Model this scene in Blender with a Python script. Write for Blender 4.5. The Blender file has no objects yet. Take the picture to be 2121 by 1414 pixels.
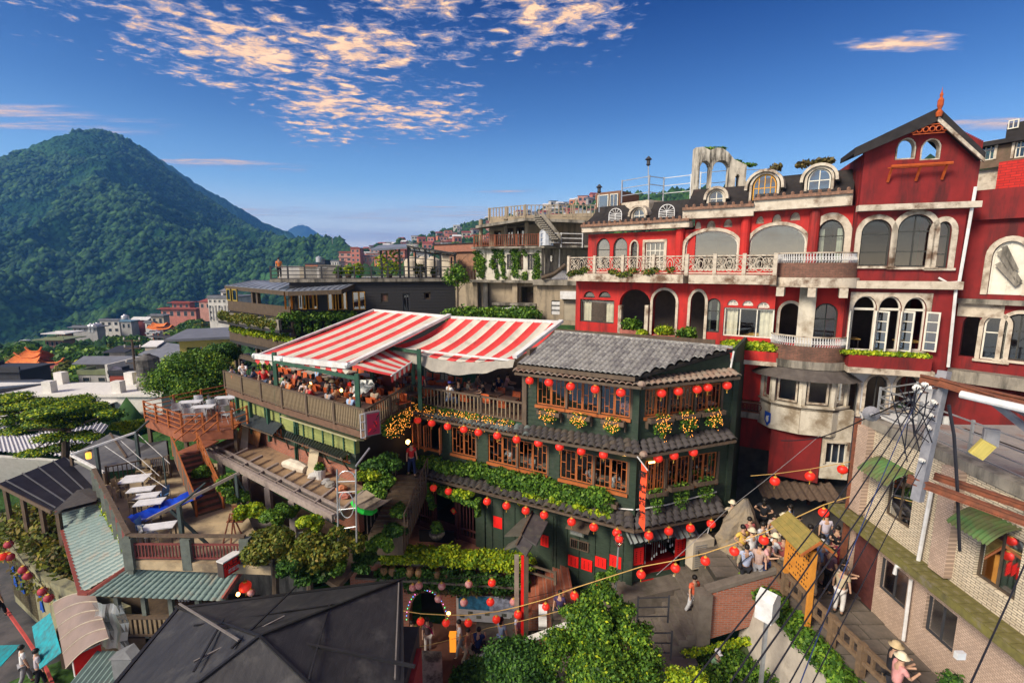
import bpy,math,random,bmesh
import numpy as np
from mathutils import Vector as V,Matrix
R=random.Random(7);NR=np.random.default_rng(5);rad=math.radians;pi=math.pi
sc=bpy.context.scene;COL=sc.collection
# ---- camera (the photograph is 2121 x 1414, 17 mm on full frame, looking 9 degrees down)
FP=1001.6;CX=1060.5;CY=707.0;HOR=552.0
PT=math.atan((CY-HOR)/FP);cP,sP=math.cos(PT),math.sin(PT)
cam=bpy.data.objects.new('camera',bpy.data.cameras.new('camera'));COL.objects.link(cam)
cam.data.lens=17;cam.data.sensor_width=36;cam.data.clip_start=.1;cam.data.clip_end=30000
cam.rotation_euler=(pi/2-PT,0,0);sc.camera=cam
def ray(px,py):
 u=(px-CX)/FP;v=(py-CY)/FP
 return u,cP-v*sP,-sP-v*cP
def at(px,py,Y):
 u,y,z=ray(px,py);k=Y/y
 return V((u*k,Y,z*k))
def onz(px,py,z):
 u,y,zz=ray(px,py);k=z/zz
 return V((u*k,y*k,z))
# ---- light
SUN=V((-.66,-.50,.60)).normalized()
EL=math.asin(SUN.z);AZ=math.atan2(SUN.x,SUN.y)
sun=bpy.data.objects.new('sun',bpy.data.lights.new('sun','SUN'));COL.objects.link(sun)
sun.data.energy=2.7;sun.data.angle=rad(20);sun.data.color=(1,.89,.72)
sun.rotation_euler=SUN.to_track_quat('Z','Y').to_euler()
sc.view_settings.view_transform='Standard';sc.view_settings.look='None'
sc.view_settings.exposure=1.08;sc.view_settings.gamma=1;sc.view_settings.use_curve_mapping=False
sc.cycles.max_bounces=6;sc.cycles.diffuse_bounces=3;sc.cycles.glossy_bounces=2;sc.cycles.transmission_bounces=3
sc.cycles.transparent_max_bounces=8;sc.cycles.volume_bounces=1;sc.cycles.caustics_reflective=False;sc.cycles.caustics_refractive=False
sc.cycles.use_denoising=True
# ---- node helper
class NT:
 def __init__(s,tree): s.t=tree;s.t.nodes.clear()
 def n(s,typ,ins=None,**kw):
  nd=s.t.nodes.new(typ)
  for k,v in kw.items(): setattr(nd,k,v)
  for k,v in (ins or {}).items():
   sk=nd.inputs[k]
   if isinstance(v,bpy.types.NodeSocket): s.t.links.new(v,sk)
   elif v is not None: sk.default_value=v
  return nd
 def m(s,op,a,b=None,c=None,clamp=False):
  return s.n('ShaderNodeMath',{0: a,1: b,2: c},operation=op,use_clamp=clamp).outputs[0]
 def mix(s,f,a,b,blend='MIX'):
  nd=s.t.nodes.new('ShaderNodeMix');nd.data_type='RGBA';nd.blend_type=blend
  for i,v in ((0,f),(6,a),(7,b)):
   if isinstance(v,bpy.types.NodeSocket): s.t.links.new(v,nd.inputs[i])
   else: nd.inputs[i].default_value=v if i == 0 else c4(v)
  return nd.outputs[2]
 def ramp(s,f,stops):
  nd=s.t.nodes.new('ShaderNodeValToRGB');s.t.links.new(f,nd.inputs[0]);e=nd.color_ramp.elements
  while len(e) < len(stops): e.new(.5)
  for el,(p,c) in zip(e,stops): el.position=p;el.color=c4(c)
  return nd.outputs[0]
def c4(c):
 if isinstance(c,(int,float)): return (c,c,c,1)
 return (*c[:3],1)
# ---- sky
w=bpy.data.worlds.new('World');sc.world=w;w.use_nodes=True
def world():
 t=NT(w.node_tree)
 sky=t.n('ShaderNodeTexSky',sky_type='NISHITA',sun_disc=False,sun_elevation=EL,sun_rotation=AZ % (2*pi),altitude=300,air_density=1.15,dust_density=1.2,ozone_density=2.8)
 tc=t.n('ShaderNodeTexCoord').outputs['Generated']
 sx=t.n('ShaderNodeSeparateXYZ',{0: tc})
 x,y,z=sx.outputs
 zc=t.m('MAXIMUM',z,.02)
 px=t.m('DIVIDE',x,zc);py=t.m('DIVIDE',y,zc)
 def ell(cx,cy,rx,ry,soft=1.0,rot=0):
  ca,sa=math.cos(rot),math.sin(rot)
  a=t.m('SUBTRACT',px,cx);b=t.m('SUBTRACT',py,cy)
  e=t.m('ADD',t.m('MULTIPLY',a,ca),t.m('MULTIPLY',b,sa));g=t.m('SUBTRACT',t.m('MULTIPLY',b,ca),t.m('MULTIPLY',a,sa))
  r=t.m('ADD',t.m('POWER',t.m('ABSOLUTE',t.m('DIVIDE',e,rx)),2),t.m('POWER',t.m('ABSOLUTE',t.m('DIVIDE',g,ry)),2))
  return t.m('MULTIPLY',t.m('SUBTRACT',1,r,clamp=True),soft)
 P=t.n('ShaderNodeCombineXYZ',{0: px,1: py,2: 0}).outputs[0]
 def noise(scale,det,stretch=(1,1,1),rough=.55,off=0,dist=0,rot=0):
  mp=t.n('ShaderNodeMapping',{0: P});mp.inputs['Scale'].default_value=stretch;mp.inputs['Location'].default_value=(off,off*.7,0);mp.inputs['Rotation'].default_value=(0,0,rot)
  return t.n('ShaderNodeTexNoise',{'Vector': mp.outputs[0],'Scale': scale,'Detail': det,'Roughness': rough,'Distortion': dist}).outputs['Fac']
 # broken altocumulus sheet over the hill, its ragged edge towards the right
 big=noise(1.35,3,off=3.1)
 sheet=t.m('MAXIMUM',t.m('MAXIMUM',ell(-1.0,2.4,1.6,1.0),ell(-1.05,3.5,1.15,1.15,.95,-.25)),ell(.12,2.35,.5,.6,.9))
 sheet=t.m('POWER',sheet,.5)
 sheet=t.m('MAXIMUM',sheet,t.m('MULTIPLY',t.m('MULTIPLY',t.m('SUBTRACT',1.75,py),2,clamp=True),.9))  # unseen cloud cover overhead and behind the camera, added for warm fill light
 fl=noise(11,6,(.85,1.1,1),.66,1.0,.4)
 vo=t.n('ShaderNodeTexVoronoi',{'Vector': P,'Scale': 12},feature='SMOOTH_F1').outputs['Distance']
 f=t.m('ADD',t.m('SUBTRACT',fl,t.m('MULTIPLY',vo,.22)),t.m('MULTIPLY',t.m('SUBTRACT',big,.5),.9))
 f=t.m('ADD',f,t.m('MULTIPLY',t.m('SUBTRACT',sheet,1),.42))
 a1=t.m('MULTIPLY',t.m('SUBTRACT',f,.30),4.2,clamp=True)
 # long streaks lower down and the low bank over the town
 st=noise(1.9,6,(.4,1.9,1),.62,7.0,.3,.12)
 sm=t.m('MAXIMUM',t.m('MAXIMUM',t.m('MAXIMUM',ell(-3.3,3.6,1.5,.6,1,.1),ell(-2.9,5.0,1.2,.7)),ell(-5.0,9.2,3,1.5)),t.m('MAXIMUM',t.m('MAXIMUM',ell(-1.0,10,5.5,2.8),ell(-.05,6.8,.7,.45)),t.m('MAXIMUM',ell(-4,17,8,6),ell(3.5,3.65,.8,.35,1.1,.3))))
 sm=t.m('POWER',sm,.6)
 g=t.m('ADD',st,t.m('MULTIPLY',t.m('SUBTRACT',sm,1),.4))
 a2=t.m('MULTIPLY',t.m('SUBTRACT',g,.40),5,clamp=True)
 # the single small cloud upper right
 s2=noise(5,5,(.8,1.8,1),.6,2.0)
 h=t.m('ADD',s2,t.m('MULTIPLY',t.m('SUBTRACT',t.m('POWER',ell(1.78,2.38,.42,.16,1,.15),.5),1),.55))
 a3=t.m('MULTIPLY',t.m('SUBTRACT',h,.33),4,clamp=True)
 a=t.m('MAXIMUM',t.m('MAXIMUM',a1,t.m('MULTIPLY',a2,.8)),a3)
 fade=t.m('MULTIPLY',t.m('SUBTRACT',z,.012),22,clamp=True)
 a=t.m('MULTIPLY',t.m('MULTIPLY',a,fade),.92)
 shade=noise(9,4,(1,1,1),.6,4.0)
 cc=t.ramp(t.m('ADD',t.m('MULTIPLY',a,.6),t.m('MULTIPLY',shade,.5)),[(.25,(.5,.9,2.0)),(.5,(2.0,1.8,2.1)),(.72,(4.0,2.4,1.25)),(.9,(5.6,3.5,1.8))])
 hs=t.n('ShaderNodeHueSaturation',{'Saturation': 1.25,'Color': sky.outputs[0]}).outputs[0]
 # deeper blue high up, as in the photograph
 dz=t.m('POWER',t.m('MULTIPLY',t.m('SUBTRACT',z,.0),2.2,clamp=True),.5)
 hs=t.mix(dz,hs,t.mix(1.0,hs,(.011,.066,.19),'MULTIPLY'))
 pale=t.m('POWER',t.m('SUBTRACT',1,t.m('MULTIPLY',z,3.6,clamp=True),clamp=True),1.6)
 hs=t.mix(t.m('MULTIPLY',pale,.62),hs,(1.7,3.0,4.3))
 warm=t.m('POWER',t.m('SUBTRACT',1,t.m('MULTIPLY',t.m('ABSOLUTE',z),6,clamp=True)),2.0)
 hs=t.mix(t.m('MULTIPLY',warm,.95),hs,(8.6,6.8,4.7))
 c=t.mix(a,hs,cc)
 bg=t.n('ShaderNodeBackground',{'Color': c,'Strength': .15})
 o=t.n('ShaderNodeOutputWorld');t.t.links.new(bg.outputs[0],o.inputs[0])
world()
# ---- mesh builder
WM={}
class MB:
 def __init__(s): s.v=[];s.f=[];s.m=[];s.mi=0
 def add(s,vs,fs):
  b=len(s.v);s.v += [tuple(x) for x in vs];s.f += [tuple(b+i for i in f) for f in fs];s.m += [s.mi]*len(fs);return s
 def box(s,x0,x1,y0,y1,z0,z1):
  return s.add([(x0,y0,z0),(x1,y0,z0),(x1,y1,z0),(x0,y1,z0),(x0,y0,z1),(x1,y0,z1),(x1,y1,z1),(x0,y1,z1)],
    [(0,3,2,1),(4,5,6,7),(0,1,5,4),(1,2,6,5),(2,3,7,6),(3,0,4,7)])
 def bar(s,a,b,w,h=None,up=(0,0,1)):
  a=V(a);b=V(b);h=h or w;d=(b-a).normalized();sd=d.cross(V(up))
  if sd.length < 1e-4: sd=V((1,0,0))
  sd.normalize();u=sd.cross(d);p=sd*w/2;q=u*h/2
  return s.add([a-p-q,a+p-q,a+p+q,a-p+q,b-p-q,b+p-q,b+p+q,b-p+q],[(0,1,2,3),(7,6,5,4),(0,4,5,1),(1,5,6,2),(2,6,7,3),(3,7,4,0)])
 def tube(s,a,b,r,r2=None,n=6,caps=True):
  a=V(a);b=V(b);r2=r if r2 is None else r2;d=(b-a).normalized();x=d.orthogonal().normalized();y=d.cross(x)
  vs=[]
  for c,q in ((a,r),(b,r2)): vs += [c+x*(q*math.cos(2*pi*i/n))+y*(q*math.sin(2*pi*i/n)) for i in range(n)]
  fs=[(i,(i+1)%n,n+(i+1)%n,n+i) for i in range(n)]
  if caps: fs += [tuple(range(n-1,-1,-1)),tuple(range(n,2*n))]
  return s.add(vs,fs)
 def path(s,pts,r,n=5):
  pts=[V(p) for p in pts];rr=r if isinstance(r,(list,tuple)) else [r]*len(pts);vs=[];x=None
  for i,p in enumerate(pts):
   d=(pts[min(i+1,len(pts)-1)]-pts[max(i-1,0)]).normalized()
   x=d.orthogonal() if x is None else x-d*x.dot(d)
   x.normalize();y=d.cross(x)
   vs += [p+x*(rr[i]*math.cos(2*pi*k/n))+y*(rr[i]*math.sin(2*pi*k/n)) for k in range(n)]
  fs=[(i*n+k,i*n+(k+1)%n,(i+1)*n+(k+1)%n,(i+1)*n+k) for i in range(len(pts)-1) for k in range(n)]
  fs += [tuple(range(n-1,-1,-1)),tuple(range(len(vs)-n,len(vs)))]
  return s.add(vs,fs)
 def poly(s,pts): return s.add(pts,[tuple(range(len(pts)))])
 def prism(s,pts,vec):
  n=len(pts);vec=V(vec);a=[V(p) for p in pts]
  return s.add(a+[p+vec for p in a],[tuple(range(n)),tuple(range(2*n-1,n-1,-1))]+[(i,n+i,n+(i+1)%n,(i+1)%n) for i in range(n)])
 def slab(s,pts,t): return s.prism(pts,(0,0,-t))
 def lathe(s,c,prof,n=12,axis=None):
  c=V(c);vs=[]
  for r,z in prof:
   for i in range(n):
    a=2*pi*i/n;vs.append(c+V((r*math.cos(a),r*math.sin(a),z)))
  m=len(prof);fs=[(j*n+i,j*n+(i+1)%n,(j+1)*n+(i+1)%n,(j+1)*n+i) for j in range(m-1) for i in range(n)]
  fs += [tuple(range(n-1,-1,-1)),tuple(range((m-1)*n,m*n))]
  return s.add(vs,fs)
 def sph(s,c,rx,ry=None,rz=None,n=10,m=6):
  ry=ry or rx;rz=rz or rx;c=V(c);vs=[c+V((0,0,-rz))];fs=[]
  for j in range(1,m):
   t=-pi/2+pi*j/m
   vs += [c+V((rx*math.cos(t)*math.cos(2*pi*i/n),ry*math.cos(t)*math.sin(2*pi*i/n),rz*math.sin(t))) for i in range(n)]
  vs.append(c+V((0,0,rz)));L=len(vs)-1
  for i in range(n):
   k=(i+1) % n;fs.append((0,1+k,1+i));fs.append((L,L-n+i,L-n+k))
   for j in range(m-2): fs.append((1+j*n+i,1+j*n+k,1+(j+1)*n+k,1+(j+1)*n+i))
  return s.add(vs,fs)
 def grid(s,fn,nu,nv):
  vs=[fn(i/nu,j/nv) for j in range(nv+1) for i in range(nu+1)];k=nu+1
  return s.add(vs,[(j*k+i,j*k+i+1,(j+1)*k+i+1,(j+1)*k+i) for j in range(nv) for i in range(nu)])
 def mesh(s,name,mats,M=None,smooth=False):
  me=bpy.data.meshes.new(name);vs=s.v
  if M is not None:
   Mi=M.inverted();a=np.array(vs);A=np.array(Mi)
   vs=(a@A[:3,:3].T+A[:3,3]).tolist()
  me.from_pydata(vs,[],s.f)
  for m in (mats if isinstance(mats,(list,tuple)) else [mats]): me.materials.append(m)
  if any(s.m): me.polygons.foreach_set('material_index',s.m)
  if smooth: me.polygons.foreach_set('use_smooth',[True]*len(s.f))
  return me
 def build(s,name,mats,parent=None,M=None,smooth=False,**kw):
  """M given: the vertices are local to M.  M None: world vertices, origin at the parent's or at the base."""
  if not s.v: return None
  if M is None:
   if parent is not None: M=WM[parent.name]
   else:
    a=np.array(s.v);lo=a.min(0);hi=a.max(0);M=Matrix.Translation(((lo[0]+hi[0])/2,(lo[1]+hi[1])/2,lo[2]))
   me=s.mesh(name,mats,M,smooth)
  else: me=s.mesh(name,mats,None,smooth)
  return inst(me,name,parent,M,**kw)
def inst(me,name,parent=None,M=None,label=None,cat=None,group=None,kind=None,m=None):
 o=bpy.data.objects.new(name,me);COL.objects.link(o)
 if M is None: M=WM[parent.name] if parent is not None else Matrix()
 if parent is not None: o.parent=parent;o.matrix_basis=WM[parent.name].inverted()@M
 else: o.matrix_basis=M
 WM[o.name]=M
 if label: o['label']=label
 if cat: o['category']=cat
 if group: o['group']=group
 if kind: o['kind']=kind
 if m is not None:
  mm=m if isinstance(m,(list,tuple)) else [m]
  for i,x in enumerate(mm):
   if x is not None and i < len(o.material_slots): o.material_slots[i].link='OBJECT';o.material_slots[i].material=x
 return o
def T(x,y=None,z=None,rz=0,rx=0,ry=0,s=1):
 if y is None: x,y,z=x
 M=Matrix.Translation((x,y,z))
 if rz: M=M@Matrix.Rotation(rz,4,'Z')
 if ry: M=M@Matrix.Rotation(ry,4,'Y')
 if rx: M=M@Matrix.Rotation(rx,4,'X')
 if s != 1: M=M@(Matrix.Scale(s,4) if not isinstance(s,(tuple,list)) else Matrix.Diagonal((*s,1)))
 return M
def thing(name,label,cat,loc=(0,0,0),rz=0,group=None,M=None):
 M=M or T(*loc,rz=rz)
 o=bpy.data.objects.new(name,None);COL.objects.link(o);o.matrix_basis=M;WM[o.name]=M;o.empty_display_size=.2
 o['label']=label;o['category']=cat
 if group: o['group']=group
 return o
ORD='first second third fourth fifth sixth seventh eighth ninth tenth eleventh twelfth thirteenth fourteenth fifteenth sixteenth seventeenth eighteenth nineteenth twentieth'.split()
# ---- facades: local x runs left to right along the wall, y into the building, z up
class Fac:
 def __init__(s,A,B):
  s.A=V((A[0],A[1],0));B=V((B[0],B[1],0));s.L=(B-s.A).length;s.d=(B-s.A).normalized();s.n=V((-s.d.y,s.d.x,0))
  s.rz=math.atan2(s.d.y,s.d.x);s.M=T(s.A.x,s.A.y,0,rz=s.rz)
 def p(s,px,py,off=0):
  u,y,z=ray(px,py);o=s.A+s.n*off
  k=(o.x*s.n.x+o.y*s.n.y)/(u*s.n.x+y*s.n.y)
  q=V((u*k,y*k,z*k));return (q-s.A).dot(s.d),q.z
 def w(s,px,py,off=0):
  a,z=s.p(px,py,off);return s.W(a,off,z)
 def W(s,x,y,z): return s.A+s.d*x+s.n*y+V((0,0,z))
 def rect(s,x0,y0,x1,y1,off=0):
  a,d=s.p(x0,y0,off);b,c=s.p(x1,y1,off);return a,b,c,d
def fpx(x0,y0,Y0,x1,y1,Y1): return Fac(at(x0,y0,Y0),at(x1,y1,Y1))
# ---- materials
MATS={}
def mat(name,c,c2=None,rough=.8,metal=0,s=3,bump=0,bs=None,dirt=None,damt=.5,ds=.6,streak=False,spec=.3,emit=None,es=1,stretch=(1,1,1),pattern=None,pv=None,alpha=1,coat=0,det=5):
 m=bpy.data.materials.new(name);m.use_nodes=True;t=NT(m.node_tree)
 co=t.n('ShaderNodeTexCoord').outputs['Object']
 mp=t.n('ShaderNodeMapping',{0: co});mp.inputs['Scale'].default_value=stretch
 nz=t.n('ShaderNodeTexNoise',{'Vector': mp.outputs[0],'Scale': s,'Detail': det,'Roughness': .65}).outputs['Fac']
 c2=c2 or tuple(x*.72 for x in c)
 col=t.mix(t.m('MULTIPLY',t.m('SUBTRACT',nz,.33),3,clamp=True),c2,c)
 h=nz
 if pattern:
  sp=t.n('ShaderNodeSeparateXYZ',{0: co});ax=pv.get('ax','xz');i0='xyz'.index(ax[0]);i1='xyz'.index(ax[1])
  cb=t.n('ShaderNodeCombineXYZ',{0: sp.outputs[i0],1: sp.outputs[i1],2: 0}).outputs[0]
  if pattern == 'brick':
   b=t.n('ShaderNodeTexBrick',{'Vector': cb,'Color1': c4((1,1,1)),'Color2': c4((.62,.62,.62)),'Mortar': c4((0,0,0)),'Scale': 1,'Mortar Size': pv.get('m',.01),'Mortar Smooth': .2,'Brick Width': pv['w'],'Row Height': pv['h']},offset=pv.get('off',.5))
   col=t.mix(b.outputs['Fac'],t.mix(.55,col,b.outputs['Color'],'MULTIPLY'),pv['mc']);h=t.m('SUBTRACT',t.m('MULTIPLY',nz,.3),b.outputs['Fac'])
  elif pattern == 'lines':
   k=sp.outputs['xyz'.index(pv['d'])]
   fr=t.m('FRACT',t.m('DIVIDE',k,pv['w']))
   ln=t.m('LESS_THAN',fr,pv.get('t',.1));col=t.mix(ln,col,pv['mc']);h=t.m('SUBTRACT',t.m('MULTIPLY',nz,.3),ln)
 if dirt:
  m2=t.n('ShaderNodeMapping',{0: co});m2.inputs['Scale'].default_value=(1,1,.18) if streak else (1,1,1)
  n2=t.n('ShaderNodeTexNoise',{'Vector': m2.outputs[0],'Scale': ds*3 if streak else ds,'Detail': 6,'Roughness': .7}).outputs['Fac']
  col=t.mix(t.m('MULTIPLY',t.m('SUBTRACT',n2,1-damt-.06),6,clamp=True),col,dirt)
 ins={'Base Color': col,'Roughness': rough,'Metallic': metal,'Specular IOR Level': spec,'Alpha': alpha,'Coat Weight': coat}
 if emit: ins['Emission Color']=c4(emit);ins['Emission Strength']=es
 if bump:
  bp=t.n('ShaderNodeBump',{'Height': h,'Strength': min(bump,1),'Distance': bs or .02});ins['Normal']=bp.outputs[0]
 b=t.n('ShaderNodeBsdfPrincipled',ins);o=t.n('ShaderNodeOutputMaterial');t.t.links.new(b.outputs[0],o.inputs[0])
 MATS[name]=m;return m
def leafmat(name,cols,rough=.55,tr=.25):
 m=bpy.data.materials.new(name);m.use_nodes=True;t=NT(m.node_tree)
 g=t.n('ShaderNodeNewGeometry').outputs['Random Per Island']
 k=len(cols);col=t.ramp(g,[(i/(k-1),c) for i,c in enumerate(cols)])
 co=t.n('ShaderNodeTexCoord').outputs['Object']
 nz=t.n('ShaderNodeTexNoise',{'Vector': co,'Scale': 1.4,'Detail': 2}).outputs['Fac']
 col=t.mix(t.m('MULTIPLY',t.m('SUBTRACT',nz,.35),2.2,clamp=True),t.mix(1,col,(.62,.66,.6),'MULTIPLY'),t.mix(1,col,(1.25,1.2,1.05),'MULTIPLY'))
 d=t.n('ShaderNodeBsdfPrincipled',{'Base Color': col,'Roughness': rough,'Specular IOR Level': .25})
 tl=t.n('ShaderNodeBsdfTranslucent',{'Color': col})
 mx=t.n('ShaderNodeMixShader',{0: tr,1: d.outputs[0],2: tl.outputs[0]})
 o=t.n('ShaderNodeOutputMaterial');t.t.links.new(mx.outputs[0],o.inputs[0]);return m
def glassmat(name,tint=(.75,.82,.85),refl=.25,rough=.03):
 m=bpy.data.materials.new(name);m.use_nodes=True;t=NT(m.node_tree)
 tr=t.n('ShaderNodeBsdfTransparent',{'Color': c4(tint)});gl=t.n('ShaderNodeBsdfGlossy',{'Color': c4((.9,.95,1)),'Roughness': rough})
 fr=t.n('ShaderNodeFresnel',{'IOR': 1.5}).outputs[0]
 mx=t.n('ShaderNodeMixShader',{0: t.m('ADD',t.m('MULTIPLY',fr,.8),refl,clamp=True),1: tr.outputs[0],2: gl.outputs[0]})
 o=t.n('ShaderNodeOutputMaterial');t.t.links.new(mx.outputs[0],o.inputs[0]);return m
# ---- leaves: one mesh of many leaf-sized faces spread through lumps
def leafmesh(name,blobs,n,size,m,flat=.3,seed=1,shell=.45,asp=1.6):
 g=np.random.default_rng(seed);B=np.array([b[:6] for b in blobs],float)
 wt=(B[:,3]*B[:,4]+B[:,4]*B[:,5]+B[:,3]*B[:,5]);idx=g.choice(len(B),n,p=wt/wt.sum())
 d=g.normal(size=(n,3));d /= np.linalg.norm(d,axis=1)[:,None]
 r=(1-shell*g.random(n)**1.5)*(1+.12*g.normal(size=n))
 c=B[idx,:3]+d*B[idx,3:6]*r[:,None]
 nn=d+g.normal(size=(n,3))*.75+np.array([0,0,flat]);nn /= np.linalg.norm(nn,axis=1)[:,None]
 a=np.cross(nn,g.normal(size=(n,3)));a /= np.linalg.norm(a,axis=1)[:,None]+1e-9;b=np.cross(nn,a)
 s=size*(.55+.9*g.random(n))[:,None]
 tip=nn*s*.18
 q=np.stack([c-a*s*asp*.5,c+b*s*.5+tip,c+a*s*asp*.5,c-b*s*.5+tip],1).reshape(-1,3)
 return quadmesh(name,q,n,m)
def quadmesh(name,q,n,m):
 me=bpy.data.meshes.new(name);me.vertices.add(n*4);me.vertices.foreach_set('co',q.astype(np.float32).ravel())
 me.loops.add(n*4);me.loops.foreach_set('vertex_index',np.arange(n*4,dtype=np.int32))
 me.polygons.add(n);me.polygons.foreach_set('loop_start',np.arange(0,n*4,4,dtype=np.int32));me.polygons.foreach_set('loop_total',np.full(n,4,np.int32))
 me.update(calc_edges=True);me.materials.append(m);return me
def lumps(c,r,k,seed,sq=1.0):
 g=random.Random(seed);out=[]
 for i in range(k):
  th=g.random()*2*pi;ph=math.acos(1-1.5*g.random());q=r*(.45+.3*g.random())
  out.append((c[0]+q*math.sin(ph)*math.cos(th),c[1]+q*math.sin(ph)*math.sin(th),c[2]+q*math.cos(ph)*sq,r*(.34+.2*g.random()),r*(.34+.2*g.random()),r*(.28+.16*g.random())*sq))
 return out
G={}
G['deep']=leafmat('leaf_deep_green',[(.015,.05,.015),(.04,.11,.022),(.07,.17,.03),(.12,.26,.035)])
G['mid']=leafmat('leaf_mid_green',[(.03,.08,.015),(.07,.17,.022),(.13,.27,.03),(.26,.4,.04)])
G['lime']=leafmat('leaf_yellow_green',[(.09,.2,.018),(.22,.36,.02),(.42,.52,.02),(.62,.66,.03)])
G['olive']=leafmat('leaf_olive',[(.05,.08,.015),(.11,.15,.022),(.2,.22,.028),(.3,.22,.03)])
G['warm']=leafmat('leaf_orange_tipped',[(.03,.07,.015),(.07,.14,.02),(.15,.2,.025),(.3,.2,.03)])
G['dry']=leafmat('leaf_dry',[(.1,.07,.03),(.16,.12,.05),(.2,.15,.05),(.09,.1,.03)])
bark=mat('bark',(.09,.065,.045),(.045,.032,.024),bump=.6,s=8,stretch=(1,1,.3))
GLD=glassmat('window_glass',(.6,.68,.7),.06)
GLR=glassmat('sky_reflecting_glass',(.3,.37,.45),.17)
GLC=glassmat('clear_glass',(.9,.93,.93),.04)
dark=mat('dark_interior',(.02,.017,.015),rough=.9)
# ---- building components (facade-local coordinates: x along, y inwards, z up)
def arch_z(x,a,b,zs,zt):
 c=(a+b)/2;q=max(0,1-((x-c)/((b-a)/2))**2);return zs+(zt-zs)*math.sqrt(q)
def wall(mb,a,b,z0,z1,ops=(),t=.22,y=0,board=0,nseg=10):
 """ops: (x0, x1, z0, z1, arch) arch = spring height fraction above which the opening rounds (0 = square)."""
 xs=sorted({a,b}|{min(max(o[i],a),b) for o in ops for i in (0,1)})
 for x0,x1 in zip(xs,xs[1:]):
  if x1-x0 < 1e-4: continue
  cut=sorted((o[2],o[3]) for o in ops if o[0] < (x0+x1)/2 < o[1]);z=z0;segs=[]
  for c,d in cut:
   if c > z: segs.append((z,c))
   z=max(z,d)
  if z1 > z: segs.append((z,z1))
  for p,q in segs:
   if board:
    k0=math.floor((p-z0)/board+1e-6)
    while z0+k0*board < q-1e-4:
     u=max(p,z0+k0*board);v=min(q,z0+(k0+1)*board)
     if v-u > .004: mb.add([(x0,y-.035,u),(x1,y-.035,u),(x1,y+t,u),(x0,y+t,u),(x0,y-.004,v),(x1,y-.004,v),(x1,y+t,v),(x0,y+t,v)],
      [(0,3,2,1),(4,5,6,7),(0,1,5,4),(1,2,6,5),(2,3,7,6),(3,0,4,7)])
     k0 += 1
   else: mb.box(x0,x1,y,y+t,p,q)
 for o in ops:
  if len(o) > 4 and o[4]:
   zs=o[2]+(o[3]-o[2])*o[4];w=o[1]-o[0]
   for i in range(nseg):
    u=-math.cos(pi*i/nseg);v=-math.cos(pi*(i+1)/nseg);c=(o[0]+o[1])/2;u=c+u*w/2;v=c+v*w/2
    zu,zv=arch_z(u,o[0],o[1],zs,o[3]),arch_z(v,o[0],o[1],zs,o[3])
    mb.prism([(u,y,zu),(v,y,zv),(v,y,o[3]),(u,y,o[3])],(0,t,0))
def arch_pts(a,b,z0,zs,zt,n=12):
 c=(a+b)/2;w=(b-a)/2
 return [(a,z0)]+[(c-w*math.cos(pi*i/n),zs+(zt-zs)*math.sin(pi*i/n)) for i in range(n+1)]+[(b,z0)]
def ring(mb,a,b,z0,z1,w,y0,y1,arch=0,bottom=True,n=12):
 """a frame following the opening outline, w wide inwards (negative: outwards)"""
 if not arch: arch=1;z=z1;po=[(a,z0),(a,z1),(b,z1),(b,z0)];pi_=[(a+w,z0+(w if bottom else 0)),(a+w,z1-w),(b-w,z1-w),(b-w,z0+(w if bottom else 0))]
 else:
  zs=z0+(z1-z0)*arch;po=arch_pts(a,b,z0,zs,z1,n);pi_=arch_pts(a+w,b-w,z0+(w if bottom else 0),zs,z1-w,n)
 k=len(po);rng=range(k if bottom else k-1)
 for i in rng:
  j=(i+1) % k
  mb.prism([(po[i][0],y0,po[i][1]),(po[j][0],y0,po[j][1]),(pi_[j][0],y0,pi_[j][1]),(pi_[i][0],y0,pi_[i][1])],(0,y1-y0,0))
def arched_win(F,par,a,b,z0,z1,arch,fm,gl,trim=None,tw=.1,nm=1,bars=(),y=.08,sill=None,fw=.05,name='window',curtain=None,label=None):
 mb=MB();ring(mb,a+.01,b-.01,z0+.01,z1-.01,fw,y,y+.07,arch)
 zs=z0+(z1-z0)*(arch or 1)
 for i in range(1,nm+1):
  x=a+(b-a)*i/(nm+1);mb.box(x-fw*.4,x+fw*.4,y+.005,y+.06,z0+.02,(arch_z(x,a,b,zs,z1) if arch else z1)-.03)
 for q in bars: mb.box(a+.02,b-.02,y+.008,y+.055,z0+(z1-z0)*q-fw*.4,z0+(z1-z0)*q+fw*.4)
 w=mb.build(name,fm,par,F.M,label=label)
 g=MB();pts=arch_pts(a+.02,b-.02,z0+.02,zs,z1-.02) if arch else [(a+.02,z0+.02),(a+.02,z1-.02),(b-.02,z1-.02),(b-.02,z0+.02)]
 g.poly([(x,y+.03,z) for x,z in pts]);g.build('pane',gl,w,F.M)
 if trim:
  tb=MB();ring(tb,a,b,z0,z1,-tw,-.05,.02,arch,bottom=False);tb.build('trim',trim,w,F.M)
 if sill:
  sb=MB().box(a-tw-.05,b+tw+.05,-.12,.0,z0-.1,z0-.002);sb.build('sill',sill,w,F.M)
 if curtain:
  cb=MB();n=10
  for (u,v) in ((a+.03,a+(b-a)*.28),(b-(b-a)*.28,b-.03)):
   cb.grid(lambda i,j,u=u,v=v: (u+(v-u)*i,y+.2+.05*math.sin(i*18),z0+(min(z1,zs+(z1-zs)*.5)-z0)*j),n,1)
  cb.build('curtain',curtain,w,F.M,smooth=True)
 return w
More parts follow.
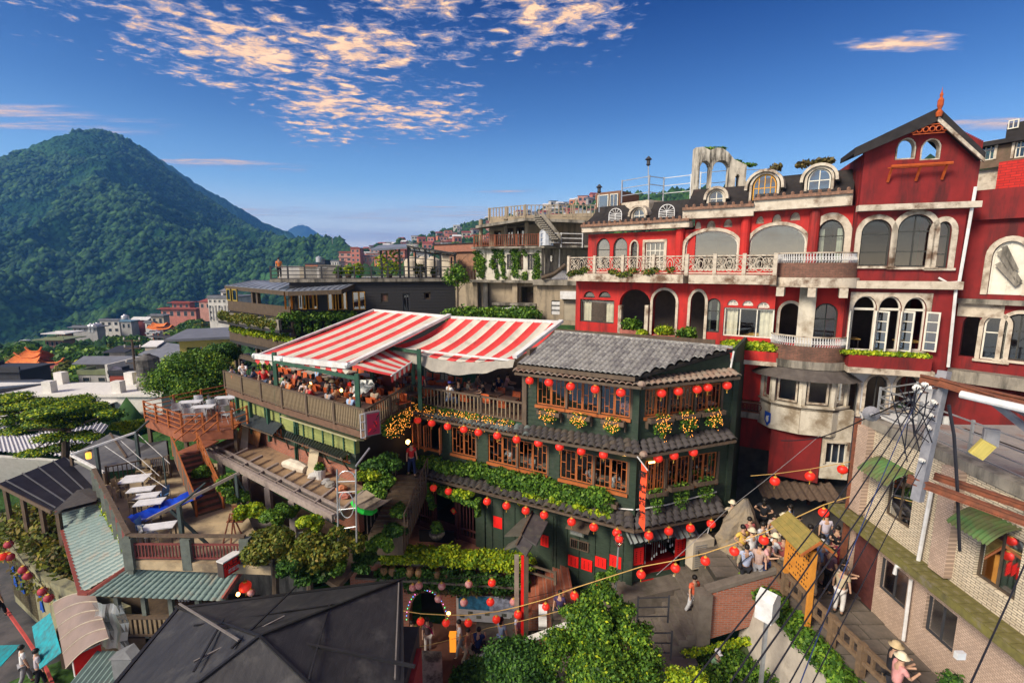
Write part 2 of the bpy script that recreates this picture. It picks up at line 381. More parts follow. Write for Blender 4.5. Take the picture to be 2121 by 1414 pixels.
def railing(name,mt,par,pts,h,label=None,cat=None,group=None,M=None,balmat=None,post=1.5,pr=.05,rr=.035,rows=(1,.1),bal=.15,br=.02,asparts=True,limit=300):
 """posts, rails and balusters as parts"""
 top=par
 if par is None: top=thing(name,label,cat,tuple(V(pts[0])),group=group)
 q=MB();
 for a,b in zip(pts,pts[1:]):
  a=V(a);b=V(b)
  for f in rows: q.bar(a+V((0,0,h*f)),b+V((0,0,h*f)),rr*2,rr*1.6)
 q.build('rail',mt,top)
 pm=bm_=None;cnt=0
 for a,b in zip(pts,pts[1:]):
  a=V(a);b=V(b);L=(b-a).length;rz=math.atan2(b.y-a.y,b.x-a.x)
  if post:
   n=max(1,round(L/post))
   for i in range(n+1):
    p=a+(b-a)*(i/n)
    if pm is None: pm=MB().box(-pr,pr,-pr,pr,0,h+.06).mesh('post',mt)
    inst(pm,'post',top,T(*p,rz=rz))
  if bal:
   k=max(1,int(L/bal))
   for i in range(k):
    p=a+(b-a)*((i+.5)/k)
    if bm_ is None: bm_=MB().box(-br,br,-br*.6,br*.6,h*min(rows),h-.01).mesh('baluster',balmat or mt)
    if asparts and cnt < limit: inst(bm_,'baluster',top,T(*p,rz=rz));cnt += 1
 return top
def tile_mesh(w,l,t,m,arc=True):
 mb=MB();n=5
 def f(i,j):
  x=(i-.5)*w*1.02;z=(math.sin(i*pi)*w*.32 if arc else (math.cos(i*2*pi)*-.12*w))
  return (x,-j*l*1.08,z+t-(.0 if j else .018))
 mb.grid(f,n,1)
 k=n+1;b=len(mb.v)
 mb.add([(v[0],v[1],v[2]-t) for v in mb.v[:k*2]],[])
 fs=[(b+k+i,b+k+i+1,k+i+1,k+i) for i in range(n)]
 mb.f += fs;mb.m += [0]*len(fs)
 return mb.mesh('tile',m,smooth=False)
def tiles(par,me,M,W,L,w,l,slope,name='tile',limit=300,cut=None,jit=.008,seed=2,mats=None):
 """rows of tiles: M frame at the top edge (x along, y DOWN the slope is -y, z up)"""
 g=random.Random(seed);nx=max(1,round(W/w));ny=max(1,round(L/l));cnt=0;rot=Matrix.Rotation(slope,4,'X');rest=MB();tv=[tuple(v.co) for v in me.vertices];tf=[tuple(p.vertices) for p in me.polygons]
 for j in range(ny):
  for i in range(nx):
   x=(i+.5)*W/nx;y=-j*L/ny
   if cut and not cut(x/W,(j+.5)/ny): continue
   m4=M@rot@T(x+g.uniform(-jit,jit),y,g.uniform(0,jit),rz=g.uniform(-.03,.03),s=(W/nx/w,L/ny/l,1))
   if cnt < limit: inst(me,name,par,m4,m=(g.choice(mats) if mats else None));cnt += 1
   else:
    A=[m4@V(v) for v in tv];rest.add(A,tf)
 if rest.v: rest.build(name+'_field',me.materials[0],par,kind='stuff')
def corr(mb,A,B,C,D,n,amp=.03,k=4):
 """corrugated sheet on the quad A(top left) B(top right) C(bottom right) D(bottom left), ribs running A to D"""
 A,B,C,D=map(V,(A,B,C,D));nn=(B-A).cross(D-A).normalized()
 if nn.z < 0: nn=-nn
 mb.grid(lambda i,j: (A.lerp(B,i)).lerp(D.lerp(C,i),j)+nn*(amp*math.sin(i*n*2*pi)),n*k,3)
 return nn
# ---- furniture
chm={}
def chair_meshes():
 for k,c,seat in (('orange','chair_orange',(.62,.13,.04)),('metal','chair_silver',(.62,.64,.66)),('wicker','chair_wicker',(.32,.24,.14)),('blue','chair_blue',(.12,.28,.6))):
  chm[k]=mat(c,seat,rough=.5,metal=.6 if k == 'metal' else 0)
 legm=mat('chair_legs',(.12,.1,.09),rough=.5,metal=.5)
 s=MB().box(-.22,.22,-.22,.22,.43,.47)
 b=MB();b.grid(lambda i,j: (-.22+.44*i,.2+.06*j-.05*math.sin(i*pi),.5+.38*j),5,1);b.grid(lambda i,j: (-.22+.44*i,.225+.06*j-.05*math.sin(i*pi),.5+.38*j),5,1)
 a=MB();a.path([(-.24,.24,.0),(-.25,.24,.68),(-.26,-.05,.68),(-.24,-.24,0)],.014);a.path([(.24,.24,.0),(.25,.24,.68),(.26,-.05,.68),(.24,-.24,0)],.014)
 chm['seat']=s.mesh('seat',chm['orange']);chm['back']=b.mesh('backrest',chm['orange']);
 chm['legs']=MB();[chm['legs'].tube((x,y,0),(x*.95,y*.95,.45),.015,n=5) for x in (-.2,.2) for y in (-.2,.2)];chm['legs']=chm['legs'].mesh('leg_frame',legm);chm['arm']=a.mesh('frame',chm['metal'])
 tt=MB().box(-.5,.5,-.5,.5,.70,.74);chm['top']=tt.mesh('tabletop',legm);
 lg=MB();[lg.box(x-.025,x+.025,y-.025,y+.025,0,.7) for x in (-.42,.42) for y in (-.42,.42)];chm['tleg']=lg.mesh('leg_frame',legm);chm['one']=MB().box(-.025,.025,-.025,.025,0,.7).mesh('leg',legm)
chair_meshes()
def chair(x,y,z,rz,kind,label,group):
 t=thing('chair',label,'chair',(x,y,z),rz,group);m=chm[kind]
 inst(chm['seat'],'seat',t,m=m);inst(chm['back'],'backrest',t,m=m)
 inst(chm['arm' if kind in ('metal','wicker','blue') else 'legs'],'frame',t,m=(m if kind == 'wicker' else None));return t
def table(x,y,z,rz,sx,sy,m,label,group,h=1):
 t=thing('table',label,'table',(x,y,z),rz,group)
 inst(chm['top'],'tabletop',t,T(x,y,z,rz=rz,s=(sx,sy,h)),m=m)
 if m.name == 'table_white': [inst(chm['one'],'leg',t,T(x,y,z,rz=rz)@T(a*sx*.42,b*sy*.42,0)) for a in (-1,1) for b in (-1,1)]
 else: inst(chm['tleg'],'leg_frame',t,T(x,y,z,rz=rz,s=(sx,sy,h)),kind='stuff')
 return t
# ---- lanterns
lred=mat('lantern_red',(.85,.03,.02),(.7,.015,.01),rough=.45,spec=.4,emit=(1,.05,.02),es=.12)
lpale=mat('lantern_faded',(.62,.38,.36),(.5,.12,.12),rough=.6,s=6)
lpink=mat('lantern_old_red',(.42,.05,.07),(.25,.02,.04),rough=.6)
lgold=mat('lantern_gold',(.75,.45,.08),rough=.4)
def lantern_parts():
 g={}
 b=MB();n=16;prof=[(.05,-.15),(.12,-.125),(.165,-.07),(.18,0),(.165,.07),(.12,.125),(.05,.15)]
 vs=[];fs=[]
 for r,z in prof:
  for i in range(n): a=2*pi*i/n;q=r*(1 if i % 2 else .93);vs.append((q*math.cos(a),q*math.sin(a),z))
 fs=[(j*n+i,j*n+(i+1)%n,(j+1)*n+(i+1)%n,(j+1)*n+i) for j in range(6) for i in range(n)]
 b.add(vs,fs);g['b']=b.mesh('shade',lred,smooth=True)
 g['c']=MB().lathe((0,0,.145),[(.06,0),(.06,.03),(.02,.035)],8).lathe((0,0,-.175),[(.05,0),(.06,.03)],8).mesh('cap',lgold)
 t=MB().tube((0,0,-.175),(0,0,-.22),.006,n=4)
 for i in range(4): t.tube((0,0,-.21),(.015*math.cos(i*1.6),.015*math.sin(i*1.6),-.31),.008,.003,n=3)
 g['t']=t.mesh('tassel',lgold);g['w']=MB().tube((0,0,.17),(0,0,.27),.006,n=4).mesh('hook',lgold);return g
LP=lantern_parts();LN=[0]
def lantern(p,label,group,s=1.0,m=None,tas=True):
 g=R.uniform;M=T(p[0],p[1],p[2],rz=g(0,3),rx=g(-.05,.05),s=s*1.02)
 t=thing('lantern',label,'lantern',M=M,group=group)
 inst(LP['b'],'shade',t,m=m);inst(LP['c'],'cap',t);inst(LP['w'],'hook',t)
 if tas: inst(LP['t'],'tassel',t)
 return t
def cord(name,pts,r,m,label,cat='cable',group=None,sag=0,n=5):
 q=[]
 for a,b in zip(pts,pts[1:]):
  a=V(a);b=V(b);k=10 if sag else 1
  for i in range(k): f=i/k;q.append(a.lerp(b,f)-V((0,0,sag*4*f*(1-f))))
 q.append(V(pts[-1]));o=MB().path(q,r,n).build(name,m,None);o['label']=label;o['category']=cat
 if group: o['group']=group
 return o
# ---- people: skinned bodies in a few poses, 1.65 m tall, facing -y
def skinned(name,vs,es,rs,m,lvl=1,root=0):
 me=bpy.data.meshes.new(name);me.from_pydata(vs,es,[]);o=bpy.data.objects.new(name,me);COL.objects.link(o)
 md=o.modifiers.new('s','SKIN');md.use_smooth_shade=True
 for i,r in enumerate(rs): me.skin_vertices[0].data[i].radius=(r,r) if isinstance(r,(int,float)) else r
 for i in range(len(vs)): me.skin_vertices[0].data[i].use_root=(i == root)
 s2=o.modifiers.new('b','SUBSURF');s2.levels=lvl;s2.render_levels=lvl
 dg=bpy.context.evaluated_depsgraph_get();ev=o.evaluated_get(dg);out=bpy.data.meshes.new_from_object(ev);out.name=name
 out.materials.clear();out.materials.append(m);bpy.data.objects.remove(o);bpy.data.meshes.remove(me);return out
skin_m=mat('skin',(.55,.33,.22),rough=.6);hair_m=mat('hair_black',(.015,.012,.01),rough=.5);shoe_m=mat('shoes',(.04,.035,.03))
PE={}
def pose(nm,hipz=.92,lean=0,sit=False,arms='down',stride=0,skirt=False):
 ly=-math.sin(lean);lz=math.cos(lean)
 def up(h): return (0,ly*h,hipz+lz*h)
 pel=up(0);sp=up(.2);ch=up(.42);nk=up(.58);hb=up(.64);ht=up(.76)
 sh=[(s*.17,ly*.5,hipz+lz*.5) for s in (-1,1)]
 A={'down': [((.23,-.02,-.26),(.25,-.08,-.5)),((.23,-.02,-.26),(.25,-.08,-.5))],
   'hips': [((.36,.04,-.2),(.17,-.1,-.36))]*2,
   'reach': [((.2,-.2,-.16),(.16,-.42,-.1)),((.23,-.02,-.26),(.25,-.1,-.5))],
   'both': [((.2,-.14,-.22),(.1,-.36,-.12))]*2,
   'table': [((.22,-.16,-.24),(.12,-.42,-.26))]*2,
   'side': [((.24,-.04,-.26),(.26,-.08,-.5)),((.3,-.15,-.2),(.45,-.4,-.3))]}[arms]
 el=[(sg*a[0][0],sh[0][1]+a[0][1]+ly*0,sh[0][2]+a[0][2]) for sg,a in zip((-1,1),A)];wr=[(sg*a[1][0],sh[0][1]+a[1][1],sh[0][2]+a[1][2]) for sg,a in zip((-1,1),A)]
 hd=[tuple(w[i]+(w[i]-e[i])*.32 for i in range(3)) for w,e in zip(wr,el)]
 hp=[(s*.09,0,hipz-.05) for s in (-1,1)]
 if sit: kn=[(s*.13,-.42,hipz-.02) for s in (-1,1)];an=[(s*.12,-.42,.08) for s in (-1,1)]
 else: kn=[(s*.1,-.03-s*stride*.5,.48) for s in (-1,1)];an=[(s*.1,.03-s*stride,.09) for s in (-1,1)]
 to=[(a[0],a[1]-.15,.04) for a in an]
 vs=[pel,sp,ch,nk,hb,ht,sh[0],el[0],wr[0],hd[0],sh[1],el[1],wr[1],hd[1],hp[0],kn[0],an[0],to[0],hp[1],kn[1],an[1],to[1]]
 es=[(0,1),(1,2),(2,3),(3,4),(4,5),(2,6),(6,7),(7,8),(8,9),(2,10),(10,11),(11,12),(12,13),(0,14),(14,15),(15,16),(16,17),(0,18),(18,19),(19,20),(20,21)]
 rs=[(.13,.09),(.12,.085),(.14,.095),.05,.085,.08,.055,.04,.03,.035,.055,.04,.03,.035,.08,.055,.04,.035,.08,.055,.04,.035]
 P={'body': skinned(nm+'_body',vs,es,rs,skin_m)}
 mid=[tuple(sh[i][k]*.35+el[i][k]*.65 for k in range(3)) for i in (0,1)]
 P['shirt']=skinned(nm+'_shirt',[up(-.04),sp,ch,up(.53),sh[0],mid[0],sh[1],mid[1]],[(0,1),(1,2),(2,3),(2,4),(4,5),(2,6),(6,7)],[(.16,.115),(.145,.105),(.165,.12),(.07,.07),.075,.066,.075,.066],skin_m)
 lo=[tuple(an[i][k]+(.05 if k == 2 else 0) for k in range(3)) for i in (0,1)]
 P['trousers']=skinned(nm+'_trousers',[pel,hp[0],kn[0],lo[0],hp[1],kn[1],lo[1]],[(0,1),(1,2),(2,3),(0,4),(4,5),(5,6)],[(.15,.11),.1,.078,.066,.1,.078,.066],skin_m)
 km=[tuple(hp[i][k]*.2+kn[i][k]*.8 for k in range(3)) for i in (0,1)]
 P['shorts']=skinned(nm+'_shorts',[pel,hp[0],km[0],hp[1],km[1]],[(0,1),(1,2),(0,3),(3,4)],[(.15,.11),.105,.088,.105,.088],skin_m)
 hz=up(.73)
 h=MB();h.sph((0,hz[1]+.018,hz[2]+.01),.098,.108,.105,10,7);P['hair']=h.mesh(nm+'_hair',hair_m,smooth=True)
 h=MB();h.sph((0,hz[1]+.018,hz[2]+.01),.1,.108,.105,10,7);h.sph((0,hz[1]+.07,hz[2]-.14),.085,.05,.15,8,6);P['long_hair']=h.mesh(nm+'_lhair',hair_m,smooth=True)
 f=MB();fy=hz[1]-.085
 f.sph((-.032,fy-.002,hz[2]-.0),.012,.008,.008,6,4);f.sph((.032,fy-.002,hz[2]-.0),.012,.008,.008,6,4);P['eyes']=f.mesh(nm+'_eyes',hair_m)
 f=MB();f.add([(-.014,fy,hz[2]-.05),(.014,fy,hz[2]-.05),(0,fy-.03,hz[2]-.045),(0,fy,hz[2])],[(0,2,1),(0,3,2),(1,2,3)]);P['nose']=f.mesh(nm+'_nose',skin_m)
 P['shoes']=MB().sph((to[0][0],to[0][1]+.09,.045),.05,.13,.045,8,5).sph((to[1][0],to[1][1]+.09,.045),.05,.13,.045,8,5).mesh(nm+'_shoes',shoe_m,smooth=True)
 hat=MB().lathe((0,hz[1]+.01,hz[2]+.05),[(.17,-.02),(.175,-.01),(.105,.005),(.095,.07),(.05,.1),(.0,.105)],14);P['hat']=hat.mesh(nm+'_hat',skin_m,smooth=True)
 cap=MB().lathe((0,hz[1]+.01,hz[2]+.03),[(.108,0),(.105,.05),(.07,.09),(.0,.1)],12).box(-.07,.07,hz[1]-.2,hz[1]-.08,hz[2]+.03,hz[2]+.045);P['cap']=cap.mesh(nm+'_cap',skin_m,smooth=True)
 bg=MB().sph((.2,.04,hipz+.02),.07,.13,.12,8,5).path([(.2,.0,hipz+.1),(.05,-.13,ch[2]),(-.12,-.08,ch[2]+.12),(-.13,.08,ch[2]+.1),(.1,.13,ch[2]-.1),(.2,.05,hipz+.1)],.014,5);P['bag']=bg.mesh(nm+'_bag',skin_m,smooth=True)
 PE[nm]=P
pose('stand');pose('hips',arms='hips');pose('reach',arms='reach');pose('walk',stride=.2,lean=.06);pose('hold',arms='both',lean=.1);pose('lean',lean=.5,hipz=.9,arms='both');pose('side',arms='side',lean=.08)
pose('sit',hipz=.5,sit=True,arms='table',lean=.18)
PC={}
def pcol(c,nm='cloth'):
 if c not in PC: PC[c]=mat(nm,c,rough=.85)
 return PC[c]
WHT=(.75,.75,.76);BLK=(.02,.02,.025);NVY=(.02,.035,.11);RED=(.6,.03,.03);YEL=(.75,.5,.1);BLU=(.35,.5,.75);GRY=(.3,.3,.32);TAN=(.5,.42,.3);PNK=(.75,.4,.4);GRN=(.35,.55,.3);ORG=(.8,.22,.05);MAR=(.25,.03,.06);DEN=(.08,.12,.22)
def person(x,y,z,rz,ps,shirt,legs,label,shorts=False,hair='hair',hat=None,cap=None,bag=None,h=1.65,group=None,hairc=None):
 t=thing('person',label,'person',M=T(x,y,z,rz=rz,s=h/1.65),group=group);P=PE[ps]
 inst(P['body'],'body',t);inst(P['shirt'],'shirt',t,m=pcol(shirt));inst(P['shorts' if shorts else 'trousers'],'shorts' if shorts else 'trousers',t,m=pcol(legs))
 inst(P[hair],'hair',t,m=hairc);inst(P['eyes'],'eyes',t);inst(P['nose'],'nose',t);inst(P['shoes'],'shoes',t)
 if hat: inst(P['hat'],'hat',t,m=pcol(hat))
 if cap: inst(P['cap'],'cap',t,m=pcol(cap))
 if bag: inst(P['bag'],'bag',t,m=pcol(bag))
 return t
# ---- far land: polar height fields round the camera
def azt(px,py):
 u,y,z=ray(px,py);h=math.hypot(u,y);return math.atan2(u,y),z/h
def fbm(x,y,seed,octs=5,f=1.0,gain=.5):
 g=np.random.default_rng(seed);out=np.zeros_like(x);amp=1
 for o in range(octs):
  n=64;tab=g.random((n,n))
  X=x*f;Y=y*f;xi=np.floor(X).astype(int);yi=np.floor(Y).astype(int);fx=X-xi;fy=Y-yi
  fx=fx*fx*(3-2*fx);fy=fy*fy*(3-2*fy);a=tab[xi%n,yi%n];b=tab[(xi+1)%n,yi%n];c=tab[xi%n,(yi+1)%n];d=tab[(xi+1)%n,(yi+1)%n]
  out += amp*((a*(1-fx)+b*fx)*(1-fy)+(c*(1-fx)+d*fx)*fy-.5);amp *= gain;f *= 2.03
 return out
def polar(name,ridge,foot,r0,r1,m,nu,nv,spur,tree,seed,pw=.85,back=.55,label=None,kind='structure',cat=None,crest=0):
 """ridge, foot: pixel polylines of the skyline and of the base as seen from the lookout; r0, r1: their distances."""
 ra=[azt(*p) for p in ridge];fa=[azt(*p) for p in foot]
 az=np.linspace(ra[0][0],ra[-1][0],nu)
 tr=np.interp(az,[a for a,_ in ra],[b for _,b in ra]);tf=np.interp(az,[a for a,_ in fa],[b for _,b in fa])
 R0=np.interp(az,[a for a,_ in ra],r0) if isinstance(r0,(list,tuple)) else np.full(nu,float(r0))
 R1=np.interp(az,[a for a,_ in ra],r1) if isinstance(r1,(list,tuple)) else np.full(nu,float(r1))
 k=np.linspace(-.3,1.35,nv)[:,None];kk=np.clip(k,0,1)
 r=R0+(R1-R0)*k
 tan=tf+(tr-tf)*kk**pw
 z=r*tan
 z=np.where(k > 1,R1*tr-(r-R1)*back,z)+np.minimum(k,0)*(R1-R0)*.25
 x=r*np.sin(az);y=r*np.cos(az)
 win=np.sin(np.clip(kk,0,1)*pi)**.7
 sp=fbm(x,y,seed,5,1/(.16*np.mean(R1)),.5)
 z=z+spur*np.mean(R1)*(-np.abs(sp)*1.6+.25)*win
 z=z+tree*fbm(x,y,seed+1,3,1/(tree*2.2),.6)*1.3
 me=bpy.data.meshes.new(name);n=nu*nv
 me.vertices.add(n);me.vertices.foreach_set('co',np.stack([x+0*z,y+0*z,z],-1).reshape(-1).astype(np.float32))
 i=(np.arange(nv-1)[:,None]*nu+np.arange(nu-1)).ravel();q=np.stack([i,i+1,i+1+nu,i+nu],1).astype(np.int32)
 me.loops.add(q.size);me.loops.foreach_set('vertex_index',q.ravel());me.polygons.add(len(q))
 me.polygons.foreach_set('loop_start',np.arange(0,q.size,4,dtype=np.int32));me.polygons.foreach_set('loop_total',np.full(len(q),4,np.int32))
 me.polygons.foreach_set('use_smooth',np.ones(len(q),bool));me.update(calc_edges=True);me.materials.append(m)
 o=inst(me,name,None,Matrix(),label=label,kind=kind)
 return o,(x,y,z,az)
def forest(name,c,c2,sc1,sc2,grass=(.12,.17,.05),gs=.004,bump=1.0,bd=3.0,ga=.48):
 m=bpy.data.materials.new(name);m.use_nodes=True;t=NT(m.node_tree)
 co=t.n('ShaderNodeTexCoord').outputs['Object']
 vo=t.n('ShaderNodeTexVoronoi',{'Vector': co,'Scale': sc1},feature='SMOOTH_F1').outputs['Distance']
 n1=t.n('ShaderNodeTexNoise',{'Vector': co,'Scale': sc2,'Detail': 6,'Roughness': .7}).outputs['Fac']
 n2=t.n('ShaderNodeTexNoise',{'Vector': co,'Scale': gs,'Detail': 5,'Roughness': .6}).outputs['Fac']
 col=t.mix(t.m('MULTIPLY',t.m('SUBTRACT',n1,.36),3.2,clamp=True),c2,c)
 col=t.mix(t.m('MULTIPLY',t.m('SUBTRACT',n2,ga),6,clamp=True),col,grass)
 h=t.m('ADD',t.m('MULTIPLY',vo,-1),n1)
 bp=t.n('ShaderNodeBump',{'Height': h,'Strength': bump,'Distance': bd})
 b=t.n('ShaderNodeBsdfPrincipled',{'Base Color': col,'Roughness': .95,'Specular IOR Level': .05,'Normal': bp.outputs[0]})
 o=t.n('ShaderNodeOutputMaterial');t.t.links.new(b.outputs[0],o.inputs[0]);return m
fm=forest('forest_slope',(.022,.075,.022),(.004,.016,.012),.16,.045,grass=(.06,.15,.05),gs=.0035,bd=8)
fh=forest('hillside_green',(.045,.12,.03),(.012,.035,.015),.25,.08,grass=(.09,.16,.04),gs=.02,bd=2)
fp=mat('far_peak_green',(.03,.07,.045),(.02,.05,.035),s=.01)
MTN=polar('mountain',[(-900,520),(-500,430),(-200,370),(0,330),(60,306),(110,285),(150,274),(200,272),(245,279),(285,301),(325,333),(355,356),(400,392),(440,420),(480,447),(520,470),(560,488),(600,498),(640,497),(680,497),(705,503),(728,520),(745,560),(760,640)],
  [(-900,760),(0,720),(150,700),(300,660),(450,640),(600,620),(760,650)],[620]*20+[560]*4,[1500]*14+[1400,1300,1150,1000,900,850,800,780,760,750],fm,760,420,.085,5,11,pw=.8)
polar('distant_ridge',[(150,330),(215,276),(240,277),(300,305),(330,328),(400,375),(440,398),(500,432),(540,458),(560,466),(600,482),(625,500),(660,560)],[(150,600),(660,600)],1700,2300,fm,240,90,.03,6,31,back=.5)
polar('far_peak',[(560,540),(585,490),(600,474),(618,465),(636,466),(655,480),(672,491),(700,505),(760,540)],[(560,560),(760,560)],4200,5000,fp,90,40,.006,12,51,back=.5)
HILL=polar('town_hillside',[(700,560),(740,535),(765,522),(800,512),(860,500),(900,485),(940,470),(985,458),(1040,452),(1100,446),(1140,430),(1180,424),(1240,414),(1400,400),(1700,380),(2000,330),(2400,300)],
  [(700,600),(1000,600),(2400,640)],150,[620,620,650,700,760,800,800,780,700,620,580,560,520,420,340,280,240],fh,460,200,.03,3.6,71,pw=.62,back=.6)
# valley floor and everything to the horizon as one sheet
VR=[14,24,40,60,70,95,150,200,260,330,520,620,7500]
VL=[-.95,-.66,-.42,-.285,-.262,-.22,-.172,-.139,-.119,-.119,-.155,-.175,-.02]
VT=[-1.2,-.8,-.36,-.17,-.15,-.12,-.10,-.09,-.08,-.08,-.08,-.08,-.02]
def vz(x,y):
 x=np.asarray(x,float);y=np.asarray(y,float)
 r=np.hypot(x,y);az=np.arctan2(x,y);k=1/(1+np.exp(-(az+.18)*14))
 z=r*(np.interp(r,VR,VL)*(1-k)+np.interp(r,VR,VT)*k)
 z=z+fbm(x,y,3,4,1/30.)*np.clip((r-40)*.05,0,2.5)
 z=np.minimum(z,np.where(r < 24,-19.2,1e9));return np.maximum(z,-130)
def valley():
 nu,nv=260,180
 az=np.linspace(-1.75,1.75,nu)[None,:];r=14*np.exp(np.linspace(0,math.log(7500/14),nv))[:,None]
 x=r*np.sin(az);y=r*np.cos(az);z=vz(x,y)
 me=bpy.data.meshes.new('valley_ground');n=nu*nv
 me.vertices.add(n);me.vertices.foreach_set('co',np.stack([x,y,z],-1).reshape(-1).astype(np.float32))
 i=(np.arange(nv-1)[:,None]*nu+np.arange(nu-1)).ravel();q=np.stack([i,i+1,i+1+nu,i+nu],1).astype(np.int32)
 me.loops.add(q.size);me.loops.foreach_set('vertex_index',q.ravel());me.polygons.add(len(q))
 me.polygons.foreach_set('loop_start',np.arange(0,q.size,4,dtype=np.int32));me.polygons.foreach_set('loop_total',np.full(len(q),4,np.int32))
 me.polygons.foreach_set('use_smooth',np.ones(len(q),bool));me.update(calc_edges=True);me.materials.append(fh)
 inst(me,'valley_ground',None,Matrix(),kind='structure')
valley()
def canopy(name,x,y,z,r,m,seed):
 g=np.random.default_rng(seed);n=len(x);r=r*(.6+.8*g.random(n));c=np.stack([x,y,z],1)
 o=np.array([(1,0,0),(0,1,0),(-1,0,0),(0,-1,0),(0,0,.9),(0,0,-.8)],float);th=g.random(n)*3.1;ca,sa=np.cos(th)[:,None],np.sin(th)[:,None]
 O=np.stack([o[:,0]*ca-o[:,1]*sa,o[:,0]*sa+o[:,1]*ca,np.tile(o[:,2],(n,1))],2)*r[:,None,None]*(1+.25*g.normal(size=(n,6,1)))
 v=(c[:,None,:]+O).reshape(-1,3);f=np.array([(0,1,4),(1,2,4),(2,3,4),(3,0,4),(1,0,5),(2,1,5),(3,2,5),(0,3,5)]);F=(f[None]+6*np.arange(n)[:,None,None]).reshape(-1,3).astype(np.int32)
 me=bpy.data.meshes.new(name);me.vertices.add(len(v));me.vertices.foreach_set('co',v.astype(np.float32).ravel());me.loops.add(F.size);me.loops.foreach_set('vertex_index',F.ravel());me.polygons.add(len(F))
 me.polygons.foreach_set('loop_start',np.arange(0,F.size,3,dtype=np.int32));me.polygons.foreach_set('loop_total',np.full(len(F),3,np.int32));me.polygons.foreach_set('use_smooth',np.ones(len(F),bool));me.update(calc_edges=True);me.materials.append(m);inst(me,name,None,Matrix(),kind='stuff')
def surf(H,n,j0,j1,seed,pw=1):
 _,(x,y,z,az)=H;g=np.random.default_rng(seed);nv,nu=x.shape;j=(j0+(j1-j0)*g.random(n)**pw)*(nv-2);i=g.random(n)*(nu-2);a,b=j.astype(int),i.astype(int);u,w_=j-a,i-b
 L=lambda q: q[a,b]*(1-u)*(1-w_)+q[a+1,b]*u*(1-w_)+q[a,b+1]*(1-u)*w_+q[a+1,b+1]*u*w_
 return L(x),L(y),L(z)
fc=leafmat('forest_crowns',[(.012,.04,.018),(.02,.065,.022),(.035,.1,.03),(.07,.16,.04)],rough=.9,tr=0)
x,y,z=surf(MTN,60000,.2,.82,3,1.1);k=fbm(x,y,77,3,1/90.) > -.22*(1-(z/300));k=k & (x > -1500);canopy('mountain_forest',x[k],y[k],z[k]+1,5.2,fc,5)
x,y,z=surf(HILL,9000,.2,.83,4);canopy('hillside_forest',x,y,z+.5,3.4,fc,6)
az_=NR.uniform(-1.0,-.2,7000);r_=62+260*NR.random(7000)**.8;x=r_*np.sin(az_);y=r_*np.cos(az_);canopy('valley_forest',x,y,vz(x,y)+.6,2.4,fc,7)
def haze(d):
 b=MB().box(-7600,7600,-60,7700,-240,480);m=bpy.data.materials.new('haze_air');m.use_nodes=True;t=NT(m.node_tree)
 v=t.n('ShaderNodeVolumePrincipled',{'Color': c4((.14,.42,1)),'Density': d,'Anisotropy': .2});o=t.n('ShaderNodeOutputMaterial');t.t.links.new(v.outputs[0],o.inputs['Volume'])
 b.build('haze',m,None,Matrix(),kind='stuff')
haze(2.0e-4)
# ---- village below and town on the far slope
wl={k: mat('render_'+k,c,dirt=tuple(x*.55 for x in c),damt=.42,ds=.25,streak=True,s=.6) for k,c in dict(pink=(.55,.28,.22),white=(.62,.6,.56),grey=(.38,.37,.36),orange=(.6,.22,.1),beige=(.5,.44,.34),maroon=(.25,.06,.06),rosy=(.55,.2,.15),yellow=(.55,.45,.12),cream=(.6,.52,.4),concrete=(.3,.28,.25)).items()}
rf={k: mat('roof_'+k,c,rough=.6,s=.8) for k,c in dict(grey=(.17,.18,.21),white=(.7,.69,.68),dark=(.035,.037,.045),red=(.3,.07,.05),orange=(.7,.2,.04),blue=(.14,.25,.35),moss=(.2,.23,.12),brown=(.2,.1,.07)).items()}
fwin=mat('far_window_glass',(.03,.04,.05),rough=.2,spec=.6)
fframe=mat('far_window_frame',(.45,.44,.42))
tankm=mat('water_tank',(.6,.62,.65),rough=.35,metal=.6)
